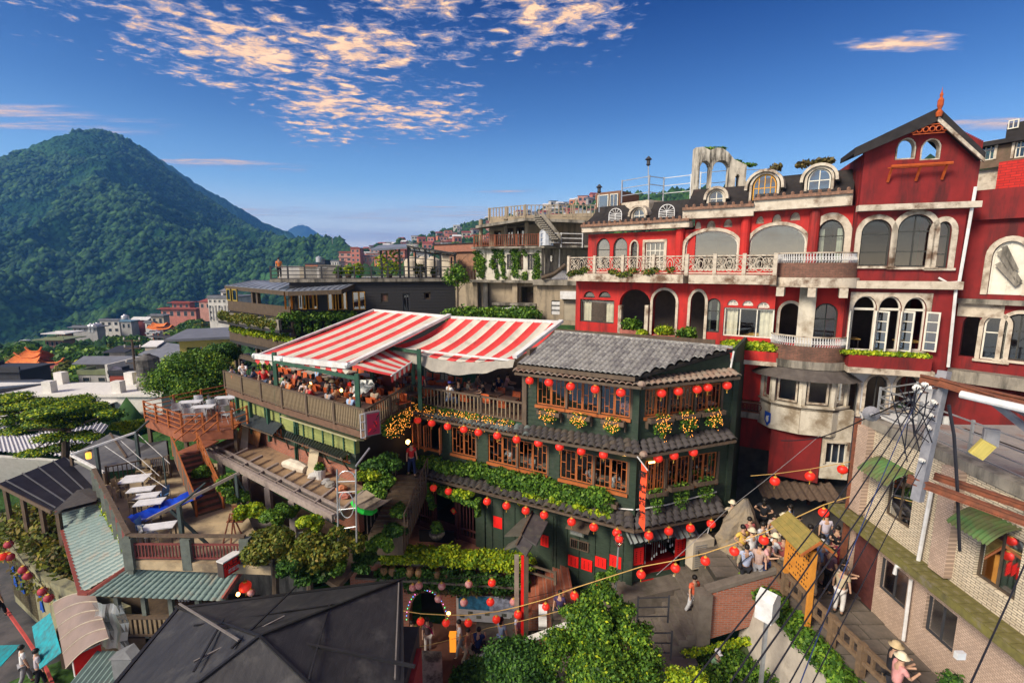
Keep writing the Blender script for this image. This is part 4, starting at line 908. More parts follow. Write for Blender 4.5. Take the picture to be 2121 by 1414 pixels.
 MB().slab([r2[3].lerp(r2[0],.02)+V((0,0,.12)),r2[2].lerp(r2[1],.02)+V((0,0,.12)),r2[2]+V((0,0,.12))+V((0,.01,0)),r2[3]+V((0,0,.12))+V((0,.01,0))],.02)
 MB().slab([r2[0]+V((0,0,.1)),r2[1]+V((0,0,.1)),r2[2]+V((0,0,.1)),r2[3]+V((0,0,.1))],.03).build('glass_roof',GLC,g)
 # pots and things on the terrace
 for q,(px,py,s_,mt,lb) in enumerate(((743,578,.5,'lime','yellow-green shrub in a pot on the roof terrace'),(806,560,1.15,'lime','tall yellow-green shrub inside the steel roof frame'),(702,581,.35,'mid','small green plant behind the railing, left'),(722,581,.4,'lime','small lime plant behind the railing, right'),(870,574,.5,'olive','dry plant by the cream tanks'),(900,578,.3,'warm','low flowering plant right in the steel frame'))):
  s0,_=F.p(px,py,.9);c=F.W(s0,.9,zr+s_*1.0+.3);t2=thing('potted_plant',lb,'plant',tuple(c-V((0,0,s_*1.0+.3))))
  inst(leafmesh('foliage',[(c.x,c.y,c.z,s_,s_,s_*1.0)],int(260*s_+100),.16,G[mt],seed=q),'foliage',t2,Matrix());MB().lathe((c.x,c.y,zr),[(.22,0),(.3,.42)],10).build('pot',mat('green_pot',(.03,.25,.1)) if q == 0 else brn,t2)
 o=MB().lathe(tuple(F.W(F.p(769,578,.8)[0],.8,zr)),[(.5,0),(.62,.1),(.6,.14)],14).build('basin',gwhite,None,label='round white basin on the roof terrace',cat='basin')
 p=F.W(F.p(580,583,1.0)[0],1.0,zr);person(p.x,p.y,p.z,.6,'stand',ORG,BLK,'person in an orange top standing behind the roof terrace railing')
 # boxes behind the railing
 for (px,w_,h_,mt,lb) in ((600,.9,1.0,'white','white cabinet behind the roof railing'),(640,.7,.9,'beige','beige panel behind the roof railing'),(655,.9,.9,'white','broad white tank box behind the roof railing'),(685,.9,1.1,'concrete','grey shuttered box behind the roof railing')):
  s0,_=F.p(px,575,2.4);MB().box(s0-w_,s0+w_,2.2,3.2,zr,zr+h_).box(s0-w_-.05,s0+w_+.05,2.15,3.25,zr+h_+.002,zr+h_+.06).build('cabinet',wl[mt],None,F.M,label=lb,cat='cabinet')
 # hanging plants of the wing
 lf=[]
 for i in range(26): x=.8+i*(L-1.2)/26;lf.append((x,-1.0-R.random()*.15,zf[1]+.55-R.random()*.3,.42,.25,.32+R.random()*.2))
 o=inst(leafmesh('hanging_plants',lf,3800,.13,G['olive'],seed=5,flat=.1),'hanging_plants',None,M,kind='stuff')
 o2=inst(leafmesh('hanging_plants',[(x,-.2,zf[2]+1.0+.1*math.sin(x*3),.5,.3,.3) for x in np.linspace(1,L,14)],1800,.14,G['lime'],seed=6),'hanging_plants',None,M,kind='stuff')
 s0=[F.p(x,648)[0] for x in (650,745)];inst(leafmesh('hanging_plants',[(x,-.5,F.p(700,650)[1]-.1,.5,.4,.4) for x in np.linspace(s0[0]-2.2,s0[1]-.6,12)]+[(x,-.4,F.p(700,650)[1]-1.0,.3,.25,.7) for x in np.linspace(s0[0]-3,s0[1]-2.5,6)],3200,.14,G['mid'],seed=8),'hanging_plants',None,F.M,kind='stuff')
timber_house()
def old_house():
 F=fpx(986,548,42,1121,548,40);M=F.M;zz=lambda y: F.p(1050,y)[1];g=fpx(1121,548,40,1200,548,42.5)
 t=thing('old_concrete_house','weathered concrete house with ivy on its pale middle storey','house',M=M@T(0,0,zz(665)))
 ops=[F.rect(*r) for r in ((1018,528,1032,559),(1050,527,1063,558),(1072,527,1084,558),(1093,526,1107,559))]
 m=MB();wall(m,0,F.L,zz(580),zz(515),ops,t=.25);m.build('wall',mossw,t,M,label='pale stained middle wall with ivy')
 for q,(a,b,c,d) in enumerate(ops): arched_win(F,t,a,b,c,d,0,blk2 if q != 2 else brn,GLD if q != 2 else mat('boards',(.28,.22,.18)),nm=1,bars=(.6,),fw=.1)
 m=MB().box(.26,F.L,.3,.4,zz(580),zz(515)).box(0,.25,.25,9,zz(665),zz(515)).box(F.L-.01,F.L+.24,.25,6,zz(665),zz(515));m.build('side_wall',conc,t,M)
 MB().box(-.2,F.L+4,-.5,9,zz(515)+.002,zz(511)).build('floor_slab',conc,t,M);MB().box(-.6,F.L+.1,-.5,8,zz(585),zz(580)-.002).build('floor_slab',conc,t,M)
 # upper storey set back
 b0=F.p(996,470,2)[0];u1=F.p(1150,470,2)[0];zf=zz(511)+.002;zt=F.p(1060,462,2)[1]
 ops=[F.rect(*r,off=2) for r in ((1023,478,1038,500),(1049,472,1064,500),(1068,470,1087,500))]
 m=MB();wall(m,b0+.8,u1+3.2,zf,zt+.6,[(a,b,zf+.1,d) for a,b,c,d in ops],t=.2,y=2);m.box(b0+.8,b0+1.0,2.2,8,zf,zt+.6).box(u1+3,u1+3.2,2.2,8,zf,zt+.6).box(b0+1,u1+3,5,5.1,zf,zt);m.build('wall',conb,t,M)
 for q,(a,b,c,d) in enumerate(ops): arched_win(F,t,a,b,zf+.1,d,0,brn,GLR if q else GLD,nm=1,y=2.1,fw=.1)
 for px in (995,1047,1090): x=F.p(px,480,.2)[0];MB().lathe((x,.3,zf),[(.17,0),(.17,zt-zf+.2)],10).build('column',conb,t,M)
 rp=[F.w(985,470,-1.0),F.w(1088,451,-1.4),F.w(1212,456,-.2),F.w(1212,456,7),F.w(985,470,7)]
 zt2=rp[1].z-.05;MB().slab([V((p.x,p.y,max(p.z,zt2-.4))) for p in rp],.22).build('roof',conc,t)
 zr=zt2+.1
 railing('railing',rust,None,[F.W(.0,-.35,zf),F.W(F.p(1116,505,-.35)[0],-.35,zf)],.95,'rusty ironwork railing in front of the old house upper floor','railing',bal=.17,post=2.2,pr=.05,br=.028)
 rl=[F.w(1013,462,.5),F.w(1088,446,-.6),F.w(1235,452,1.2)]
 railing('railing',conb,None,[V((p.x,p.y,zr)) for p in rl],1.0,'pale baluster railing on the roof of the old house','railing',bal=.3,post=2,br=.04,pr=.06)
 # concrete stair up to the roof
 st=thing('roof_stair','concrete stair climbing to the roof of the old house','stair',tuple(F.w(1140,490,-1.2)))
 for dx in (0,14):
  a=F.w(1108+dx,437,-1.2);b=F.w(1148+dx,487,-1.2);MB().bar(a,b,.12,.8,up=F.n).build('stringer',conc,st) if False else MB().prism([a,b,b+V((0,0,-.7)),a+V((0,0,-.9))],F.n*.12).build('stringer',conc,st)
 a=F.w(1112,440,-1.1);b=F.w(1152,489,-1.1);tr=MB().box(-.12,.12,0,1.0,-.04,.04)
 tm_=None
 for i in range(12):
  p=a.lerp(b,(i+.5)/12)-V((0,0,.3));tm_=tm_ or MB().box(-.2,.35,-.5,.05,-.05,.05).mesh('step',conc);inst(tm_,'step',st,T(*p,rz=F.rz))
 p=F.w(1132,505,-1.0);tank(p.x,p.y,zf,.55,1.35,'steel water tank on the concrete ledge of the old house',None)
 railing('railing',gwhite,None,[F.w(1118,511,-1.6)*1,F.w(1206,513,-.6)],1.05,'white pipe railing beside the steel water tank','railing',bal=0,post=1.6,pr=.035,rr=.03,rows=(1,.66,.33))
 # lower storey
 m=MB();e=[F.rect(*r) for r in ((999,592,1008,648),(1026,600,1053,640),(1076,594,1108,640))]
 wall(m,-2.5,F.L+.4,zz(668),zz(585)-.002,[(a,b,c,d) for a,b,c,d in e[2:]],t=.3,y=.3);m.box(-2.2,F.L,2.4,2.5,zz(668),zz(586));m.build('wall',conb,t,M)
 for px in (985,1006,1067,1111): x=F.p(px,610)[0];MB().box(x-.22,x+.22,-.1,.29,zz(668),zz(586)).build('pillar',conb if px != 1006 else conc,t,M)
 a,b,c,d=e[2];MB().box(a+.2,b-.2,1.2,1.3,c,d-.5).build('door',brn,t,M);MB().box(a-2.2,b+.3,-.8,.2,c+.3,c+.5).build('ledge',conc,t,M)
 # right block: rendered wall with vents, shutter, small sheet roof
 H=fpx(1112,620,38.5,1196,620,37.5);M2=H.M;hz=lambda y: H.p(1150,y)[1];ops=[H.rect(*r) for r in ((1142,622,1159,652),(1168,621,1192,664))]
 m=MB();wall(m,0,H.L+2,hz(672),hz(582),ops,t=.3);m.box(0,.2,.3,4,hz(672),hz(582));m.build('wall',conb,t,M2);MB().box(-.2,H.L+2,-.5,4,hz(590),hz(579)).build('parapet',conc,t,M2)
 a,b,c,d=ops[0];vb=MB();[vb.box(a,b,.05,.2,c+(d-c)*k/3+.02,c+(d-c)*k/3+.28) for k in (0,1,2)];vb.build('vent_block',gwhite,t,M2)
 a,b,c,d=ops[1];n=18;sm=MB()
 for i in range(n): sm.prism([(a,.05,c+(d-c)*i/n),(a,.0,c+(d-c)*(i+.5)/n),(a,.05,c+(d-c)*(i+1)/n),(a,.09,c+(d-c)*(i+.5)/n)],(b-a,0,0))
 sm.build('shutter',wl['beige'],t,M2);MB().box(a-.2,b+.1,-.5,-.01,d+.1,d+.7).build('shutter_box',gwhite,t,M2)
 q=MB();corr(q,H.w(1165,561,3),H.w(1200,563,3),H.w(1200,580,-.4),H.w(1138,580,-.4),12,.05);q.build('sheet_roof',gwhite,t,label='pale corrugated lean-to roof')
 MB().path([H.w(1122,576,-.7),H.w(1150,566,-.6),H.w(1172,548,-.5)],.16,8).build('pipe',brn,t)
 MB().path([g.w(1159,516,-.2),g.w(1158,560,-.2)],.05,6).build('downpipe',gwhite,t)
 m=MB();gw=[g.rect(1140,528,1147,543)];wall(m,.1,g.L+2,g.p(1150,582)[1],g.p(1150,515)[1]-.01,gw,t=.25);m.build('side_wall',conc,t,g.M);arched_win(g,t,*gw[0],0,brn,GLD,nm=0)
 # ivy
 bl=[]
 for px,y0,y1,w_ in ((990,522,560,.5),(994,530,575,.35),(1002,536,578,.25),(1026,518,536,.3),(1038,519,548,.45),(1044,545,578,.25),(1068,530,575,.5),(1066,518,530,.6),(1112,524,578,.35),(1030,560,578,.25),(1088,565,580,.3),(1112,560,580,.5),(1020,540,556,.3),(1086,520,530,.3)):
  n=int((y1-y0)/3)+1
  for i in range(n): s_,z=F.p(px+R.uniform(-3,3),y0+(y1-y0)*i/n);bl.append((s_,-.06,z,w_*R.uniform(.5,1),.1,.16))
 inst(leafmesh('ivy',bl,5200,.1,G['mid'],seed=3),'ivy',None,M,kind='stuff',label='patchy ivy on the pale wall of the old house')
 # brick building left with stone wall and rail
 F3=fpx(905,545,50,988,545,46);z3=lambda y: F3.p(940,y)[1];t3=thing('brick_building','old brick and rubble building left of the ivy house','building',M=F3.M@T(0,0,z3(590)))
 MB().box(2,F3.L,0,8,z3(600),z3(522)).build('wall',mat('rubble_rust',(.33,.17,.1),(.16,.09,.06),s=2.5,bump=.8,bs=.06),t3,F3.M);MB().box(0,F3.L+.3,-.3,8,z3(522)+.002,z3(506)).build('parapet',brickm,t3,F3.M);MB().box(-.1,F3.L+.4,-.45,8.1,z3(506)+.002,z3(504.5)).build('coping',rf['dark'],t3,F3.M)
 MB().box(0.,1.9,.6,1,z3(600),z3(523)).build('wall',wl['beige'],t3,F3.M,label='pale panelled strip of wall')
 railing('railing',brn,None,[F3.w(944,580,-2),F3.w(982,580,-2)],1.2,'short brown railing below the brick building','railing',bal=.3,post=1.5)
 # hedge bank below the old house
 bl=[(F.w(px,652+R.uniform(-3,4),-2-R.random()*2)) for px in range(938,1106,7)]
 inst(leafmesh('hedge_bank',[(p.x,p.y,p.z,.9,.8,.6) for p in bl],7000,.16,G['mid'],seed=14),'hedge_bank',None,Matrix(),kind='stuff')
 MB().path([F.w(905,580,-1.4),F.w(930,641,-1.6),F.w(1000,645,-1.6),F.w(1060,637,-1.6),F.w(1106,641,-1.6)][1:],.07,6).build('handrail',gwhite,None,label='pale pipe handrail above the green bank',cat='handrail')
 # young bare tree
 p=F.w(948,640,-2.5);b=MB().tube(p,p+V((.1,0,4)),.09,.04)
 for i in range(9): q=p+V((0,0,1.2+i*.3));b.tube(q,q+V((R.uniform(-.9,.9),R.uniform(-.5,.5),R.uniform(.4,.9))),.03,.012,4)
 tt=thing('small_tree','thin young tree in front of the pale pillar','tree',tuple(p));b.build('trunk',bark,tt);inst(leafmesh('crown',lumps((p.x,p.y,p.z+2.6),1.2,8,3),900,.14,G['mid'],seed=2),'crown',tt,Matrix())
old_house()
# ---- lettering
ink=mat('black_ink',(.02,.015,.015));whitep=mat('white_lettering',(.8,.78,.7))
def text(s,size,M,m,par,name='lettering',vert=False,ext=.004):
 cu=bpy.data.curves.new(name,'FONT');cu.body='\n'.join(s) if vert else s;cu.size=size;cu.extrude=ext;cu.align_x='CENTER';cu.align_y='CENTER';cu.space_line=.82 if vert else 1;cu.resolution_u=2;cu.offset=.006*size/.3
 o=bpy.data.objects.new(name,cu);COL.objects.link(o);dg=bpy.context.evaluated_depsgraph_get();me=bpy.data.meshes.new_from_object(o.evaluated_get(dg));bpy.data.objects.remove(o)
 me.name=name;me.materials.clear();me.materials.append(m);return inst(me,name,par,M)
UPR=Matrix.Rotation(pi/2,4,'X')
red_p=mat('red_poster',(.85,.02,.015),(.7,.012,.01),rough=.5,emit=(1,.03,.02),es=.0);
grn=mat('dark_green_boards',(.032,.052,.033),(.018,.03,.02),bump=.3,s=5,stretch=(1,1,5),dirt=(.05,.055,.045),damt=.4,ds=1.2)
grn2=mat('green_paint',(.035,.10,.06),(.02,.06,.04),rough=.6,s=4)
sid=mat('yellow_green_siding',(.25,.28,.09),(.17,.2,.065),bump=.2,s=2,dirt=(.1,.11,.04),damt=.4,streak=True,stretch=(1,1,3))
owood=mat('orange_timber',(.42,.13,.035),(.3,.085,.025),rough=.55,s=4,bump=.2,stretch=(1,1,.4))
dwood=mat('weathered_brown_wood',(.13,.09,.06),(.075,.055,.04),s=6,bump=.3,stretch=(1,1,.3))
bwood=mat('baluster_wood',(.26,.2,.12),(.15,.11,.07),s=6)
deckm=mat('orange_deck',(.3,.105,.055),(.19,.065,.035),s=3,rough=.6)
sand=mat('sandy_concrete',(.5,.38,.22),(.34,.27,.18),s=.9,dirt=(.16,.12,.08),damt=.46,ds=.5,bump=.2,det=7)
dusty=mat('dusty_floor',(.36,.24,.14),(.24,.16,.1),s=1.2,dirt=(.1,.07,.05),damt=.42,ds=.8)
strr=mat('awning_red',(.66,.06,.055),(.5,.035,.035),rough=.8,s=1.5,dirt=(.36,.04,.04),damt=.4,ds=.9,bump=.3,bs=.04);strw=mat('awning_white',(.6,.56,.48),(.48,.45,.38),rough=.8,s=1.5,dirt=(.42,.38,.32),damt=.42,ds=.9,bump=.3,bs=.04);strg=mat('awning_skirt',(.36,.33,.28),(.25,.23,.2),s=2)
tealm=mat('teal_tile_sheet',(.17,.24,.225),(.12,.17,.16),rough=.45,dirt=(.2,.17,.13),damt=.42,ds=1.5,s=3)
meshr=mat('grey_mesh_roof',(.10,.10,.11),(.065,.065,.075),rough=.6,s=1)
fabric=mat('black_fabric',(.045,.044,.046),(.026,.026,.03),rough=.55,s=5,stretch=(1,.25,1),bump=.5,bs=.03,dirt=(.08,.078,.075),damt=.4,ds=.8,det=8)
TZ=-6.9
A0,A1,A2=V((-16.4,27,0)),V((-11.3,23.1,0)),V((-6.15,19.5,0))
RA=Fac(A0,A1);RB=Fac(A1,A2)
# teahouse frontage planes (wall lines)
TC=V((4.86,18.3,0));TD=V((-.867,.498,0)).normalized();TL=TC+TD*11.55;TR=TC+V((.955,.296,0))*4.55
TF=Fac(TL,TC);TS=Fac(TC,TR)
def terrace_house():
 t=thing('green_terrace_house','yellow-green boarded house carrying the open dining terrace','building',M=RB.M@T(0,0,-9.4))
 off=.55
 for F,(x0,x1),tops,bots,wins in ((RA,(482,588),0,0,[(509,883,554,903),(565,900,588,920)]),(RB,(588,738),0,0,[(618,917,640,938),(658,935,683,957),(697,950,727,968)])):
  a=F.p(x0,850,off)[0];b=F.p(x1,900,off)[0]
  a=max(a,0) if F is RA else 0.0;b=min(b,F.L) if F is RB else F.L+.3
  if F is RB: b=F.p(737,930,off)[0]
  zb=-8.35;m=MB();wall(m,a,b,zb,TZ-.35,[],t=.2,y=off,board=.145);m.build('siding',sid,t,F.M)
  ops=[F.rect(*w,off=off) for w in wins];zg=-9.05
  ops=[(p,q,-8.98,-8.42) for p,q,r_,s_ in ops]
  m=MB();wall(m,a,b,-9.1,zb-.004,ops,t=.2,y=off,board=.14);m.build('window_band',grn,t,F.M)
  for (p,q,r_,s_) in ops: arched_win(F,t,p,q,r_,s_,0,owood,GLR,nm=2,fw=.045,y=off+.05)
  MB().box(a,b,off-.03,off+.25,-12.2,-9.104).build('brick_base',brickm,t,F.M)
  MB().box(a-.05,b+.1,off-.12,off+.2,TZ-.62,TZ-.34).build('top_beam',grn2,t,F.M)
  n=6 if F is RB else 4
  for i in range(n+1):
   x=a+(b-a)*i/n;MB().box(x-.04,x+.04,off-.07,off-.037,zb,TZ-.63).build('batten',grn2,t,F.M)
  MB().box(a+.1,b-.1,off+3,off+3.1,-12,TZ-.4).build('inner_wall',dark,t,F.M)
 MB().box(.02,.2,off-.1,off+.1,-12,TZ-.3).build('corner_post',grn2,t,RB.M)
 e=RB.W(RB.p(737,930,off)[0],off,0);MB().slab([V((e.x,e.y,TZ-.4)),V((e.x+2.2,e.y+3.4,TZ-.4)),V((e.x+2.05,e.y+3.5,TZ-.4)),V((e.x-.12,e.y+.1,TZ-.4))],5.2).build('side_wall',dark,t)
 MB().box(0,RA.L,off+4.5,off+4.6,-12,TZ-.4).build('rear_wall',dark,t,RA.M)
 # terrace floor slab
 P=[A0+V((0,0,TZ)),A1+V((0,0,TZ)),A2+V((0,0,TZ)),V((TL.x,TL.y-.2,TZ)),V((TF.W(6.2,-.1,0).x,TF.W(6.2,-.1,0).y,TZ)),V((3.2,24.2,TZ)),V((-3.2,28,TZ)),V((-11.6,33.5,TZ))]
 MB().slab(P,.3).build('terrace_floor',mat('terrace_boards',(.16,.09,.06),(.1,.06,.04),s=4),t)
 # eaves slats under the rail
 for F,a,b in ((RB,.0,5.9),):
  n=46;me=MB().box(-.02,.02,-.18,.3,-.02,.02).mesh('slat',mat('pale_slat',(.4,.38,.22)))
  for i in range(n): inst(me,'slat',t,F.M@T(a+(b-a)*i/n,0,TZ-.44,rx=-.3))
  MB().box(a,b,-.2,-.14,TZ-.40,TZ-.35).build('slat_rail',MATS['pale_slat'],t,F.M)
 for F,xs in ((RA,(.6,2.2,4.2)),):
  for x in xs: MB().box(x-.08,x+.08,.2,.36,-9.2,TZ-.3).build('post',grn2,t,F.M)
 # small corrugated canopies
 for q,(F,pts,n) in enumerate(((RA,[(492,846),(585,877),(565,900),(474,866)],19),(RB,[(594,894),(724,936),(710,950),(589,904)],24))):
  tp=[F.w(*pts[0],off=off-.05),F.w(*pts[1],off=off-.05)];bt=[F.w(*pts[3],off=off-.85),F.w(*pts[2],off=off-.85)]
  if q == 0: bt[0]=F.w(476,868,off-.8)
  m=MB();corr(m,tp[0],tp[1],bt[1],bt[0],n,.045);m.build('window_canopy',mat('canopy_sheet',(.10,.12,.13),(.07,.08,.09),rough=.45) if q == 0 else MATS['canopy_sheet'],t)
  MB().bar(bt[0]-V((0,0,.06)),bt[1]-V((0,0,.06)),.05).build('canopy_edge',dwood,t)
  for f in (.02,.35,.68,.98):
   p=bt[0].lerp(bt[1],f)-V((0,0,.08));w_=tp[0].lerp(tp[1],f)-V((0,0,.9));MB().bar(p,w_,.05).build('brace',dwood,t)
 # railing
 rl=railing('railing',dwood,None,[A0+V((0,0,TZ)),A1+V((0,0,TZ))],1.0,'brown slatted railing at the far left end of the dining terrace','railing',balmat=bwood,post=2.1,pr=.07,rr=.045,bal=.125,br=.035)
 rl=railing('railing',dwood,None,[A1+V((0,0,TZ)),A2+V((0,0,TZ))],1.0,'brown slatted railing in front of the dining terrace above the green boards','railing',balmat=bwood,post=2.1,pr=.07,rr=.045,bal=.115,br=.035)
 railing('railing',dwood,None,[A2+V((0,0,TZ)),V((TL.x,TL.y-.2,TZ))],1.0,'short railing from the purple sign back to the tea house','railing',balmat=bwood,post=2.0,pr=.06,rr=.045,bal=.2,br=.03)
 railing('railing',grn2,None,[A0+V((.1,.2,TZ)),V((-11.8,33.2,TZ)),V((-3.4,27.8,TZ))],1.0,'green railing along the back of the dining terrace','railing',bal=.3,post=2.4,br=.02)
 # posts and beams of the canopy
 pt=thing('terrace_frame','dark green post and beam frame of the dining terrace','frame',(-9,23,TZ))
 def post(x,y,z1): MB().box(x-.09,x+.09,y-.09,y+.09,TZ,z1).build('post',grn2,pt)
 z1=-4.55
 p1=A0.lerp(A1,.86);p1=RA.W(RA.p(568,790)[0],.1,0);p2=RB.W(RB.p(738,838)[0],.1,0);post(p1.x,p1.y,z1+.35);post(p2.x,p2.y,z1+.1)
 for d in (3.6,):
  q1=p1+RB.n*d;q2=p2+RB.n*d;post(q1.x,q1.y,-3.9);post(q2.x,q2.y,-3.9);qm=q1.lerp(q2,.45);post(qm.x,qm.y,-3.9)
  MB().bar(q1+V((0,0,-4.05)),q2+V((0,0,-4.05)),.14).build('beam',grn2,pt)
 MB().bar(p1+V((0,0,z1-.1)),p2+V((0,0,z1-.1)),.14).build('beam',grn2,pt)
 for x,y in ((TL.x+.15,TL.y-.05),(TL.x+.15+.4,TL.y+3.3)): post(x,y,-4.1)
 # sign on the corner
 s0=A2+V((.12,-.05,0));d=V((.72,.69,0)).normalized();M=T(s0.x,s0.y,0,rz=math.atan2(d.y,d.x));M=T(s0.x-.02,s0.y-.25,0,rz=.62)
 t=thing('hanging_sign','purple and red box sign at the corner below the terrace railing','sign',M=M@T(0,0,-7.05))
 MB().box(0,.62,-.06,.16,-6.95,-5.95).build('face_frame',mat('sign_frame',(.16,.13,.14)),t,M);MB().box(.05,.57,-.075,-.062,-6.9,-6.0).build('face',mat('sign_purple',(.22,.02,.06),(.35,.01,.03),s=2.5),t,M)
 for i in range(7):
  a=(.12+.36*R.random(),-.08,-6.75+.62*R.random());MB().path([a,(a[0]+R.uniform(.02,.12),-.08,a[2]+R.uniform(-.1,.12)),(a[0]+R.uniform(-.05,.1),-.08,a[2]-.12)],.014,4).build('brush_stroke',red_p if i % 2 else ink,t,M)
 lm=MB()
 for k in range(4): lm.box(-.2,-.02,-.02,.04,-6.98+.335*k-.015,-6.98+.335*k+.015)
 lm.box(-.21,-.19,-.02,.04,-6.99,-5.96).box(-.03,-.01,-.02,.04,-6.99,-5.96);lm.build('light_ladder',gwhite,t,M)
 # maroon panel
 q=onz(755,878,TZ);MB().box(-.55,.55,0,.08,TZ,TZ+1.75).build('screen_panel',mat('maroon_panel',(.16,.035,.03)),None,T(-6.25,24.6,0,rz=-.2),label='tall maroon screen panel at the right end of the terrace',cat='screen')
terrace_house()
# ---- striped awnings
def stripe_awning(name,label,TLp,TRp,BRp,BLp,n,first,sag,scallop=.0,skirt=0,frame=True,drop=.1):
 """TL,TR: upper edge; BL,BR: front edge; stripes run from the upper to the front edge"""
 t=thing(name,label,'awning',tuple((TLp+TRp+BRp+BLp)/4));k=6;nv=14;mb=MB()
 for s in range(n):
  mb.mi=0 if (s+first) % 2 == 0 else 1
  def f(i,j,s=s):
   u=(s+i)/n;v=j;p=TLp.lerp(TRp,u).lerp(BLp.lerp(BRp,u),v)
   z=-sag*math.sin(pi*v)-scallop*(.3+.7*math.sin(pi*min(1,v*1.15+.1)))*math.sin(pi*i)-skirt*v**2*math.sin(pi*u)
   return p+V((0,0,z))
  mb.grid(f,k,nv)
 mb.build('canvas',[strr,strw],t,smooth=True)
 for s in range(1,n): MB().bar(TLp.lerp(TRp,s/n)+V((0,0,-sag*.0)),TLp.lerp(TRp,s/n)+V((0,0,.01)),.02) if 0 else None
 return t
a1=[at(775,643,30),at(931,656,26.1),at(721,757,21.4),at(528,737,24.3)]
t1=stripe_awning('striped_awning','red and white striped awning over the left part of the terrace',*a1,11,0,.12,.05)
for nm,a,b,w_,h_ in (('side_rail',a1[3]-V((0,0,.02)),a1[0]+V((0,0,.05)),.16,.1),('side_rail',a1[2]+V((0,0,.03)),a1[1]+V((0,0,.1)),.3,.14),('front_bar',a1[3],a1[2],.2,.26),('roller',a1[0],a1[1],.16,.16)): MB().bar(a,b,w_,h_).build(nm,gwhite,t1)
for f in (.0,.33,1.0): p=a1[3].lerp(a1[2],f);MB().sph(p,.17,.17,.17,8,5).build('bracket',gsteel,t1)
vl=MB()
for i in range(18):
 a=a1[3].lerp(a1[2],i/18)-V((0,0,.12));b=a1[3].lerp(a1[2],(i+1)/18)-V((0,0,.12));vl.mi=i % 2;vl.poly([a,b,b-V((0,0,.16)),a.lerp(b,.5)-V((0,0,.3)),a-V((0,0,.16))])
vl.build('valance',[strr,strw],t1)
a2=[at(935,657,25.9),at(1163,667,23.8),at(1066,742,20.8),at(818,716,23.9)]
t2=stripe_awning('striped_awning','red and white striped awning with scalloped front next to the slate roof',*a2,13,0,.25,.13,skirt=.42)
MB().bar(a2[1]+V((0,0,.06)),a2[2]+V((0,0,.06)),.24,.14).build('side_rail',gwhite,t2);MB().bar(a2[0],a2[1],.14,.14).build('roller',gwhite,t2)
sk=MB();n=26
def skf(i,j):
 p=a2[3].lerp(a2[2],i);sg=.42*math.sin(pi*i)**1;pin=p+V((0,0,-sg-.02));return pin+V((0,0,-(.30+.30*math.sin(pi*i))*j))+V((-.35,-.5,0))*(j*.25)+V((0,-.06*math.sin(i*40),.04*math.sin(i*30)*j))
sk.grid(skf,n,3);sk.build('front_skirt',strg,t2,smooth=True)
MB().bar(a2[3]-V((0,0,.1)),a2[2]-V((0,0,.1)),.08).build('front_bar',gwhite,t2)
a3=[at(729,760,21.2),at(802,722,23.9),at(853,749,22.9),at(810,778,20.3)]
t3=stripe_awning('striped_awning','small drop awning with broad red and white stripes between the two large awnings',*a3,9,0,.02,.0)
v3=MB()
for i in range(9):
 v3.mi=i % 2;a=a3[3].lerp(a3[2],i/9);b=a3[3].lerp(a3[2],(i+1)/9);v3.poly([a,b,b-V((0,0,.26)),a.lerp(b,.5)-V((0,0,.36)),a-V((0,0,.26))])
v3.build('valance',[strr,strw],t3);MB().bar(a3[3],a3[2],.05).build('front_bar',gwhite,t3)
# crumpled clear plastic hanging below
g=random.Random(3);pc=at(752,783,20.9);m=MB();m.grid(lambda i,j: (pc.x+(i-.5)*.9+g.uniform(-.09,.09),pc.y+g.uniform(-.15,.15),pc.z-.1-.75*j*(1-.5*i)+g.uniform(-.06,.06)),7,6)
m.build('plastic_sheet',mat('milky_plastic',(.6,.6,.55),rough=.3),None,label='crumpled clear plastic sheet tied under the drop awning',cat='sheet')
# ---- people, tables and chairs on the terrace
def on_terrace(px,py,h): return onz(px,py,TZ+h)
tabm={k: mat('table_'+k,c,rough=.4) for k,c in dict(pale=(.5,.42,.34),dark=(.09,.05,.035),white=(.75,.75,.76),orange=(.6,.14,.05)).items()}
ang=RB.rz;n=0
for i in range(7):
 for j in range(5):
  s_=-5.0+i*1.65;d_=1.0+j*1.35;p=RB.W(s_,d_,TZ)
  if j < 2 and i > 4: mt='dark'
  else: mt='pale' if i < 4 and j > 1 else 'dark'
  row=['front row','second row','middle row','fourth row','back row'][j]
  table(p.x,p.y,p.z,ang,1.15,.65,tabm[mt],'%s dining table, %s from the left in the %s of the terrace' % (mt,ORD[i],row),'terrace tables')
  for dx in (-.32,.32):
   for sg in (-1,1):
    q=RB.W(s_+dx,d_+sg*.52,TZ);n += 1
    if (i >= 3 or j == 0) or (i+j) % 3: chair(q.x,q.y,q.z,ang+(0 if sg > 0 else pi)+R.uniform(-.15,.15),'orange','orange seated chair, %s %s of the %s table from the left in the %s' % ('left' if dx < 0 else 'right','rear' if sg > 0 else 'front',ORD[i],row),'orange terrace chairs')
